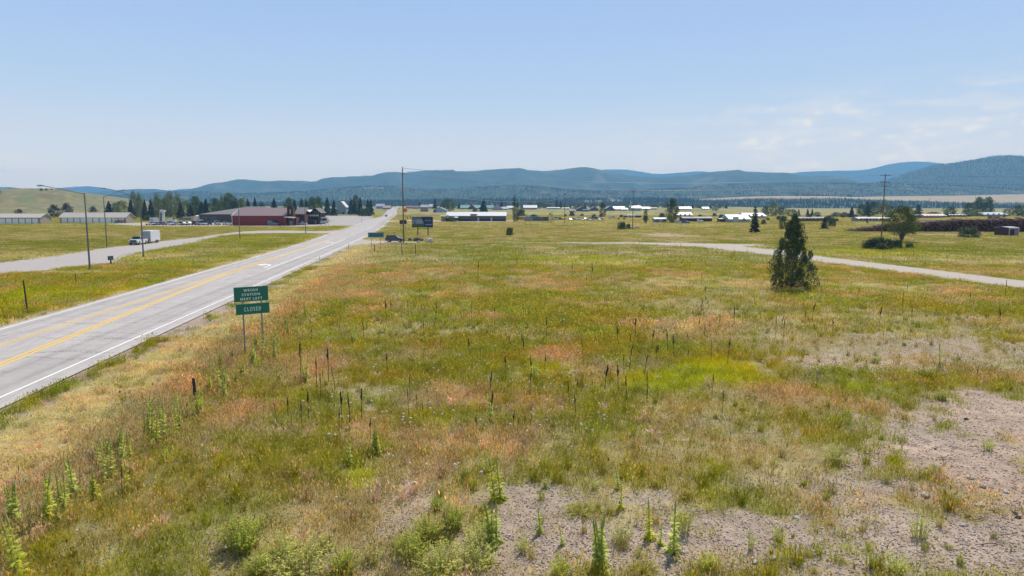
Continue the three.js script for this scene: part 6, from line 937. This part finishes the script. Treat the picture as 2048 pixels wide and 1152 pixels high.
// the houses and sheds beyond: [name, label, u0, u1, D, eave row, ridge row, axis, depth, wall, roof, openings, extra]
const teal = [0.22, 0.42, 0.38], whiteR = [0.76, 0.75, 0.74], greyR = [0.3, 0.29, 0.3], wht = [0.6, 0.6, 0.6];
for (const [name, label, u0, u1, D, eave, rdg, axis, depth, wall, roof, open, more] of [
  ['house', 'left half of the teal-roofed lodge beyond the long shed', 921, 939, 1080, 415.8, 410, 'x', 14, [0.3, 0.28, 0.25], teal, winsAcross(3)], ['house', 'brown gabled middle of the teal-roofed lodge beyond the long shed', 937, 951, 1070, 415.5, 409.6, 'z', 14, [0.13, 0.07, 0.045], [0.2, 0.13, 0.09], winsAcross(2)], ['house', 'right half of the teal-roofed lodge beyond the long shed', 948, 969, 1080, 415.8, 410, 'x', 14, [0.3, 0.28, 0.25], teal, winsAcross(3)], ['house', 'teal-roofed house hidden partly by the dark conifer', 972, 987, 1080, 416, 410.2, 'x', 12, [0.4, 0.4, 0.38], teal, winsAcross(2)],
  ['house', 'lavender-white gabled house right of the teal-roofed ones', 984, 1004, 1000, 416.5, 410.3, 'z', 14, [0.52, 0.48, 0.56], [0.42, 0.4, 0.46], winsAcross(3)], ['house', 'low lavender-white wing beside the gabled house', 1002, 1016, 1010, 417.5, 414, 'x', 10, [0.52, 0.48, 0.56], [0.5, 0.47, 0.53], winsAcross(2)], ['house', 'small white-roofed house left of the two dark poplars', 1014, 1027, 1060, 415.5, 411.8, 'x', 12, wht, whiteR, winsAcross(2)], ['house', 'long white-roofed house right of the two dark poplars', 1047, 1074, 1050, 415.4, 410.4, 'x', 14, [0.42, 0.32, 0.26], whiteR, winsAcross(4)],
  ['house', 'low white-roofed house between the poplars and the dirt track', 1094, 1120, 1080, 418, 414.6, 'x', 12, [0.3, 0.36, 0.4], whiteR, winsAcross(4)], ['house', 'small white house left of the dirt track top', 1124, 1139, 1050, 418.2, 415.2, 'x', 9, wht, whiteR, winsAcross(2)], ['house', 'large brownish-red gabled house at the top of the dirt track', 1154, 1175, 920, 418.5, 412.6, 'z', 16, [0.2, 0.11, 0.1], [0.22, 0.14, 0.13], winsAcross(3)], ['shipping_container', 'teal shipping container at the top of the dirt track', 1166, 1178, 900, 419.6, 419.2, 'x', 2.5, [0.04, 0.25, 0.32], [0.06, 0.3, 0.36], [], 'container'], ['house', 'brown house with a grey gable right of the teal container', 1180, 1197, 950, 418, 413.5, 'z', 12, [0.17, 0.13, 0.12], [0.3, 0.25, 0.24], winsAcross(2)], ['house', 'low pinkish house at the top of the dirt track', 1140, 1151, 880, 421.2, 419.6, 'x', 8, [0.42, 0.34, 0.38], [0.4, 0.33, 0.36], winsAcross(2)],
  ['house', 'dark blue gabled house behind the dark leaning tree', 1211, 1229, 950, 418, 412.2, 'z', 14, [0.1, 0.12, 0.17], [0.45, 0.48, 0.52], winsAcross(3)], ['house', 'white-roofed house right of the dark blue gabled house', 1227, 1250, 960, 418, 412.4, 'x', 12, [0.4, 0.36, 0.34], whiteR, winsAcross(4)], ['house', 'small white house left of the church', 1243, 1255, 940, 418.5, 416, 'x', 8, wht, whiteR, winsAcross(2)], ['house', 'pale house with a bright roof right of the church', 1284, 1300, 1000, 417.2, 413.8, 'x', 10, [0.42, 0.5, 0.46], whiteR, winsAcross(2)], ['house', 'brick-red low house right of the pale one beyond the church', 1302, 1314, 1050, 417.2, 415, 'x', 9, [0.35, 0.22, 0.17], [0.42, 0.34, 0.28], winsAcross(2)], ['house', 'long lavender-roofed house behind the tall oval tree', 1358, 1383, 1000, 417.8, 413.4, 'x', 12, [0.25, 0.14, 0.12], [0.4, 0.36, 0.42], winsAcross(4)], ['house', 'small white house among trees right of the lavender-roofed one', 1405, 1418, 1050, 417, 414, 'x', 9, wht, whiteR, winsAcross(2)],
  ['barn', 'pink-walled building with a pale roof right of the tall oval tree', 1355, 1385, 585, 430.5, 424.8, 'x', 14, [0.5, 0.33, 0.34], [0.7, 0.66, 0.66], winsAcross(3, 1.4, 1.2, 1.4)], ['small_shed', 'small blue-grey shed with a white roof left of the tall oval tree', 1309.5, 1333, 387, 438, 435.4, 'x', 6, [0.28, 0.34, 0.38], whiteR, [['door', 0.5, 1.0, 0, 2.1, [0.65, 0.68, 0.7]], ['window', 0.2, 1, 1, 1], ['window', 0.8, 1, 1, 1]], 'shed'], ['shipping_container', 'black shipping container left of the small upright tree', 1271, 1283, 560, 431.4, 431, 'x', 2.5, [0.03, 0.035, 0.045], [0.06, 0.06, 0.07], [], 'container'], ['shipping_container', 'dark grey container left of the black one', 1248, 1254, 560, 432, 431.6, 'x', 2.5, [0.08, 0.09, 0.11], [0.14, 0.14, 0.15], [], 'container'], ['small_shed', 'low pale shed roof between the two dark containers', 1256, 1269, 570, 434, 431.8, 'x', 5, [0.5, 0.52, 0.55], whiteR, [], 'shed'],
  ['barn', 'nearer white-roofed barn with its gable towards us, left of the ragged conifer', 1459, 1500, 392, 438.2, 429.6, 'x', 16, [0.38, 0.42, 0.42], [0.82, 0.82, 0.84], [['door', 0.3, 3.4, 0, 3.2, [0.6, 0.62, 0.62]], ['window', 0.7, 1.4, 1.2, 1.2]]], ['barn', 'farther white-roofed barn behind the ragged conifer', 1490, 1532, 525, 434.6, 426, 'x', 18, [0.42, 0.42, 0.42], [0.8, 0.8, 0.82], winsAcross(3, 1.4, 1.2, 1.4)], ['lean_to', 'low lean-to with a brown wall at the left of the nearer white barn', 1440, 1463, 400, 441.6, 439.4, 'x', 6, [0.16, 0.06, 0.05], [0.6, 0.62, 0.62], [], 'shed'],
  ['mobile_home', 'grey mobile home left of the spreading tree', 1717, 1758, 411, 437.6, 434.6, 'x', 9, [0.33, 0.33, 0.37], [0.52, 0.5, 0.5], winsAcross(6), 'mobile home'], ['mobile_home', 'dark mobile home with a white roof behind the utility pole', 1757, 1782, 416, 437.6, 435, 'x', 8, [0.08, 0.12, 0.12], whiteR, winsAcross(4), 'mobile home'], ['house', 'dark maroon-roofed house behind the lone meadow tree', 1601, 1632, 418, 438.4, 434.6, 'x', 9, [0.12, 0.05, 0.05], [0.16, 0.07, 0.08], winsAcross(4)], ['house', 'maroon-roofed house right of its twin behind the meadow tree', 1630, 1655, 422, 438, 434, 'x', 9, [0.13, 0.07, 0.06], [0.15, 0.06, 0.07], winsAcross(3)],
  ['house', 'peach-roofed house behind the left part of the log pile', 1849, 1880, 535, 432.2, 428.2, 'x', 10, [0.33, 0.2, 0.17], [0.72, 0.5, 0.42], winsAcross(4)], ['house', 'white-roofed house right of the peach-roofed one', 1877, 1892, 545, 432, 428.4, 'x', 10, [0.3, 0.28, 0.27], whiteR, winsAcross(2)], ['house', 'long low white-roofed house behind the middle of the log pile', 1896, 1933, 590, 432, 429, 'x', 10, [0.28, 0.2, 0.18], whiteR, winsAcross(5)], ['house', 'white-roofed house left of the wide grey-roofed barn', 1938, 1972, 640, 430.6, 427.4, 'x', 12, [0.35, 0.33, 0.3], whiteR, winsAcross(4)], ['barn', 'wide grey-roofed barn behind the right part of the log pile', 1968, 2016, 620, 430.6, 424.6, 'x', 20, [0.3, 0.32, 0.36], [0.5, 0.53, 0.58], winsAcross(4, 1.6, 1.3, 1.4)], ['house', 'dark grey gabled roof in front of the far pine behind the log pile', 1832, 1850, 545, 436, 429, 'z', 12, [0.09, 0.1, 0.12], [0.12, 0.13, 0.15], winsAcross(2)],
  ['house', 'white house with a bright gabled roof in the conifer clump beside the highway', 673, 692, 760, 414, 402.6, 'z', 14, [0.3, 0.36, 0.4], [0.78, 0.76, 0.74], [['door', 0.7, 2.2, 0, 2.6, [0.05, 0.06, 0.08]], ['window', 0.3, 1.4, 1.2, 1.2]]], ['shop_building', 'pinkish two-storey shop right of the highway end', 841, 856, 900, 414, 409.5, 'x', 10, [0.44, 0.28, 0.28], [0.5, 0.46, 0.46], [...winsAcross(3), ...winsAcross(3, 1.2, 1.1, 4)]], ['shop_building', 'white gabled shop with a blue-grey side left of the round tree', 866, 893, 860, 420, 414.6, 'z', 18, [0.45, 0.52, 0.6], [0.42, 0.47, 0.55], [['door', 0.15, 3, 0, 3, [0.08, 0.09, 0.1]], ['window', 0.6, 1.2, 1.2, 1]]], ['house', 'white-roofed house behind the round tree right of the highway end', 858, 872, 1150, 413, 408.4, 'x', 10, wht, whiteR, winsAcross(2)], ['shop_building', 'lavender shop at the left of the highway end', 752, 768, 1150, 412.4, 407.6, 'x', 12, [0.45, 0.42, 0.52], [0.55, 0.5, 0.6], winsAcross(3)], ['shop_building', 'tan shop left of the highway end', 766, 780, 1060, 415.5, 411, 'x', 12, [0.45, 0.33, 0.26], [0.5, 0.4, 0.34], winsAcross(2)], ['shop_building', 'red-roofed shop right of the highway end', 812, 826, 1250, 414.5, 411.5, 'x', 12, [0.35, 0.12, 0.08], [0.4, 0.1, 0.06], winsAcross(2)], ['shop_building', 'dark flat-roofed shop between the highway end and the pinkish one', 826, 838, 1150, 414.8, 411.8, 'x', 10, [0.16, 0.13, 0.13], [0.2, 0.18, 0.18], winsAcross(2)], ['shed', 'long open shed with a dark roof right of the tall oval tree', 1366, 1424, 412, 436.6, 433.6, 'x', 9, [0.045, 0.04, 0.042], [0.1, 0.085, 0.06], [], 'shed'], ['small_shed', 'teal-roofed shed behind the grey container row', 1058, 1077, 520, 432.4, 428.4, 'z', 8, [0.1, 0.12, 0.11], [0.16, 0.3, 0.27], [['door', 0.5, 2.4, 0, 2.6, [0.05, 0.06, 0.06]]], 'shed'],
]) building(name, label, { u0, u1, D, eave, ridge: rdg, axis, depth, wall, roof, open: (open ?? []).map((q) => [...q]), cat: typeof more === 'string' ? more : name === 'barn' ? 'barn' : name === 'house' ? 'house' : 'building' });
{ // church with a steeple
  const b = building('church', 'pale church with a thin pointed steeple at its left end', { u0: 1260, u1: 1282, D: 950, eave: 416, ridge: 411.2, depth: 12, wall: [0.45, 0.55, 0.54], roof: [0.5, 0.5, 0.5], cat: 'church', open: winsAcross(5, 0.9, 2, 1.2) }), x = -b.W / 2 + 1.2;
  const s = part('steeple', [bx(2.4, 8, 2.4, x, 4, -3), bx(1.8, 2, 1.8, x, 9, -3), new THREE.ConeGeometry(1.1, 6, 4).rotateY(Math.PI / 4).translate(x, 12.8, -3)], std(lin(0.6, 0.68, 0.66), 0.7), b.t); part('belfry_opening', [bx(0.8, 1.2, 0.04, x, 9, -2.08)], blackTrim, s);
}
for (const [u, w, c, label] of [[1058, 20, [0.35, 0.36, 0.4], 'light grey shipping container at the left of the container row'], [1072, 14, [0.1, 0.19, 0.22], 'blue-green shipping container in the container row'], [1083, 10, [0.3, 0.16, 0.18], 'reddish shipping container in the container row'], [1092, 11, [0.1, 0.14, 0.17], 'dark blue shipping container at the right of the container row'], [1040, 16, [0.5, 0.27, 0.18], 'low orange-brown container right of the two dark poplars']]) {
  const p = at(u, u === 1040 ? 440 : 442.4), d = -p.z, W = metres(w, d) * 0.96, h = u === 1040 ? 2 : 2.6, t = thing('shipping_container', label, 'container', p, 0.02);
  part('wall', [bx(W, h, 2.4, 0, h / 2 + 0.1, -1.2)], std(lin(...c), 0.7), t); for (let i = 0; i < 12; i++) part('rib', [bx(0.08, h - 0.3, 0.05, (i / 11 - 0.5) * (W - 0.4), h / 2 + 0.1, 0.026)], std(lin(...c.map((v) => v * 0.8)), 0.7), t); part('roof', [bx(W, 0.1, 2.4, 0, h + 0.16, -1.2)], std(lin(0.5, 0.52, 0.53), 0.6), t);
}
for (const [u, v, a, label] of [[1384.5, 0, 0, ''],].slice(1)) void 0;
{ // brown hut before the right end of the log pile
  const b = building('small_shed', 'small maroon hut with pale trim before the right end of the log pile', { u0: 2016, u1: 2038, v: 471.6, depth: 5.5, eave: 456.2, ridge: 455.6, wall: [0.075, 0.025, 0.035], roof: [0.42, 0.4, 0.42], over: 0.12, cat: 'shed', trim: [0.5, 0.48, 0.5], turn: 0.12, open: [['door', 0.72, 1.1, 0, 1.9, [0.24, 0.24, 0.25]]] }); void b;
}
// ---------------------------------------------------------------- the log pile
{
  const r = rng(401), a = at(1706, 463.5), b = at(2180, 465), t = thing('log_pile', 'long dark heap of stacked reddish-brown logs at the right edge', 'log pile', a.clone()), dir = b.clone().sub(a), L = dir.length(); t.rotation.y = Math.atan2(-dir.z, dir.x);
  const logs = [], tops = [], ends = [];
  const H = (x) => Math.min(1, x / 22) ** 0.7 * (3.0 + 1.3 * sm(15, 55, x) + 0.35 * nA(x / 6, 1));
  for (let row_ = 0; row_ < 13; row_++) for (let x = 0.4; x < L; x += 0.42 + 0.2 * r()) {
    const h = H(x), y = (row_ + 0.5) * 0.36; if (y > h + 0.2) continue;
    const rad = 0.14 + 0.11 * r(), zf = -y * 0.35 + (r() - 0.5) * 2.4, len = 6 + 3 * r(), yaw = (r() - 0.5) * 0.16, pit = (r() - 0.5) * 0.08;
    logs.push(rod(V(x, y, zf), V(x + yaw * len, y + pit * len, zf - len), rad, rad * 0.8, 7));
    ends.push(new THREE.CircleGeometry(rad * 0.9, 7).translate(x, y, zf + 0.006));
    if (y > h - 0.7 && r() < 0.75) tops.push(rod(V(x + r() - 0.5, y + 0.3, zf - 1 - r() * 3), V(x + (r() - 0.5) * 3, y + 0.35 + 0.5 * r(), zf - 3 - 4 * r()), 0.1, 0.07, 6));
  }
  tag(part('log', logs, std(lin(0.10, 0.046, 0.032), 0.95), t), null, null, null, 'stuff'); tag(part('log_end', ends, std(lin(0.24, 0.10, 0.062), 0.95), t), null, null, null, 'stuff'); tag(part('top_log', tops, std(lin(0.34, 0.22, 0.15), 0.95), t), null, null, null, 'stuff');
  const p = at(1735, 447), q = thing('conveyor', 'small dark conveyor arm standing above the left end of the log pile', 'machine', p); part('arm', [rod(V(0, 0.2, 0), V(-0.9, 2.6, 0), 0.35, 0.35, 6)], darkPost, q); part('base', [bx(1.4, 0.3, 1, 0, 0.15, 0)], darkPost, q);
  // white pipe-like low wall behind the pile
  const w0 = at(1834, 443.6), w1 = at(2080, 445), wl = thing('low_wall', 'long low white wall behind the top of the log pile', 'wall', w0), dd = w1.clone().sub(w0); wl.rotation.y = Math.atan2(-dd.z, dd.x); part('wall', [bx(dd.length(), 1.0, 0.4, dd.length() / 2, 0.5, 0)], std(lin(0.6, 0.57, 0.55), 0.8), wl); part('coping', [bx(dd.length(), 0.1, 0.55, dd.length() / 2, 1.05, 0)], std(lin(0.66, 0.63, 0.6), 0.8), wl);
}
// ---------------------------------------------------------------- boulders, stones, sticks
function rockGeo(seed, sx, sy, sz, det = 2) { const g = new THREE.IcosahedronGeometry(1, det), P = g.attributes.position; for (let i = 0; i < P.count; i++) { const v = V().fromBufferAttribute(P, i), k = 1 + 0.22 * nA(v.x * 1.3 + seed, v.y * 1.3 + v.z) + 0.1 * nB(v.x * 3 + seed, v.z * 3 - v.y * 2); P.setXYZ(i, v.x * k * sx, v.y * k * sy, v.z * k * sz); } g.computeVertexNormals(); return g; }
for (const [u, v, w, h, c, label] of [[860, 485.5, 0.85, 0.75, [0.62, 0.58, 0.53], 'large white boulder beside the gravel path'], [836, 482.5, 1.3, 0.62, [0.13, 0.095, 0.085], 'wide dark brown boulder below the billboard'], [820, 481.5, 0.5, 0.5, [0.15, 0.11, 0.1], 'small dark brown boulder left of the wide one'], [838, 485, 0.65, 0.28, [0.5, 0.47, 0.44], 'flat pale boulder in front of the wide dark one'], [812, 487, 0.25, 0.18, [0.5, 0.42, 0.34], 'small tan stone at the foot of the tallest bare pole'], [1262, 457.5, 1.5, 0.6, [0.42, 0.34, 0.31], 'pale pinkish rock heap at the foot of the distant utility pole'], [1274, 456.5, 1.1, 0.45, [0.3, 0.24, 0.2], 'brown rock heap right of the pale one at the distant pole'], [634, 447, 0.8, 0.8, [0.62, 0.58, 0.5], 'round white boulder on the lawn before the log store']]) { const p = at(u, v); tag(part('boulder', [rockGeo(u, w, h, w * 0.7).translate(0, h * 0.55, 0)], std(lin(...c), 0.95), scene), label, 'boulder').position.copy(p); }
{
  const r = rng(411), pale = std(lin(0.56, 0.52, 0.47), 0.95), dark = std(lin(0.05, 0.045, 0.042), 0.9);
  const g = [rockGeo(1, 1, 0.45, 0.8, 1), rockGeo(2, 1, 0.6, 0.7, 1)];
  for (const [u, v, s, m, label] of [[1851, 993, 0.16, pale, 'flat white stone left of the moss-green cushion'], [1965, 974, 0.13, pale, 'white stone right of the moss-green cushion'], [1960, 1012, 0.14, pale, 'pale flat stone below the moss-green cushion'], [2012, 985, 0.1, pale, 'white stone near the right edge of the bare earth'], [1508, 1126, 0.1, pale, 'left one of two white stones on the bottom gravel'], [1546, 1118, 0.1, pale, 'right one of two white stones on the bottom gravel'], [1895, 1006, 0.09, pale, 'small white stone touching the moss-green cushion'], [1935, 1034, 0.09, dark, 'black charred chunk below the moss-green cushion'], [2036, 1036, 0.09, dark, 'nearer black chunk at the right edge'], [2030, 1028, 0.08, dark, 'farther black chunk at the right edge'], [1925, 1052, 0.08, pale, 'white and black pebble pair on the bare earth'], [1932, 839, 0.1, dark, 'dark flat debris lump at the top of the bare earth'], [1871, 899, 0.06, dark, 'small black lump in the debris strip'], [1734, 907, 0.08, pale, 'yellowish scrap in the thin grass at the right'], [1592, 1037, 0.1, pale, 'white sliver on the gravel slope'], [1940, 957, 0.14, pale, 'pale grey stone above the moss-green cushion']]) {
    const o = part('stone', [g[u % 2].clone().scale(s, s, s).translate(0, s * 0.3, 0)], m, scene); tag(o, label, 'stone').position.copy(at(u, v)); o.rotation.y = u;
  }
  const stick = std(lin(0.13, 0.095, 0.075), 0.95), brown = std(lin(0.26, 0.15, 0.10), 0.95);
  [[1960, 1040, 1.0, 0.3, 'long thin stick left of the black chunks'], [1990, 1023, 0.7, 0.2, 'short stick behind the black chunks'], [2020, 1100, 0.8, 0.9, 'slanting stick in the bottom right corner'], [1985, 842, 0.9, 0.1, 'dark stick in the upper debris strip'], [1900, 922, 1.2, -0.1, 'brown branch in the debris strip above the cushion'], [1885, 917, 0.8, 0.2, 'short brown branch in the debris strip above the cushion'], [1950, 895, 1.0, 0.05, 'dark branch under the green weed of the bare earth'], [1930, 1022, 1.0, 0.15, 'reddish bark strip below the moss-green cushion'], [1980, 1090, 1.4, 0.12, 'reddish bark strip in the bottom right'], [2010, 1072, 1.2, 0.1, 'second reddish bark strip in the bottom right'], [1270, 1054, 0.35, 0.5, 'small dark twig left of the slender mullein'], [1262, 1070, 0.3, -0.4, 'small reddish twig below the dark twig'], [1183, 562, 1.2, 0.6, 'fallen dead stalk lying in the upper meadow']].forEach(([u, v, l0, a, label], i) => { const l = l0 * 0.62; const o = part('stick', [rod(V(-l / 2, 0.04, 0), V(l * 0.1, 0.06, 0.03), 0.009, 0.013, 6), rod(V(l * 0.1, 0.06, 0.03), V(l / 2, 0.05, -0.03), 0.013, 0.006, 6)], i === 4 || i === 5 || i > 6 && i < 10 ? brown : stick, scene); tag(o, label, 'stick').position.copy(at(u, v)); o.rotation.y = a; });
  // loose gravel on the bare ground and bark litter on the earth
  for (const [name, label, geo, n, test, s0, s1, cols] of [['gravel', 'loose gravel stones on the bare ground', rockGeo(3, 1, 0.6, 0.8, 0), 80000, (w) => w[5] + 0.55 * w[6] + 0.12, 0.008, 0.046, [[0.52, 0.42, 0.34], [0.70, 0.62, 0.54], [0.30, 0.22, 0.18], [0.48, 0.33, 0.24], [0.44, 0.38, 0.34]]], ['litter', 'bark chips and dry litter strewn on the bare earth', new THREE.BoxGeometry(2.4, 0.25, 0.5), 15000, (w) => w[6] * 0.9 + w[5] * 0.35, 0.008, 0.032, [[0.16, 0.095, 0.07], [0.08, 0.055, 0.045], [0.45, 0.38, 0.3], [0.28, 0.17, 0.12]]]]) {
    const L = []; for (let i = 0; i < n * 6 && L.length < n; i++) { const d = 13.5 + 42 * r() ** 1.6, x = (r() * 2 - 1) * (d * 0.82 + 3); if (x > paveL(d) - 0.2 && x < paveR(d) + 0.1) continue; if (r() < test(veg(x, d)) * (0.55 + 0.9 * sm(-0.2, 0.4, nD(x / 1.1, d / 1.1)))) L.push([x, d]); }
    const inst = new THREE.InstancedMesh(geo, std(0xffffff, 0.95), L.length), M = new THREE.Matrix4(), q = new THREE.Quaternion(), C = new THREE.Color();
    L.forEach(([x, d], i) => { const s = mix(s0, s1, r() ** 3.2); q.setFromEuler(new THREE.Euler((r() - 0.5) * 0.5, r() * 6.28, (r() - 0.5) * 0.5)); M.compose(V(x, ground(x, d) + s * 0.25, -d), q, V(s, s, s)); inst.setMatrixAt(i, M); const c = cols[Math.floor(r() * cols.length)], k = 0.85 + 0.3 * r(); inst.setColorAt(i, C.setRGB(c[0] * k * AL, c[1] * k * AL, c[2] * k * AL)); });
    inst.name = name; shadows(inst); scene.add(tag(inst, label, name, null, 'stuff'));
  }
}
renderer.render(scene, camera);
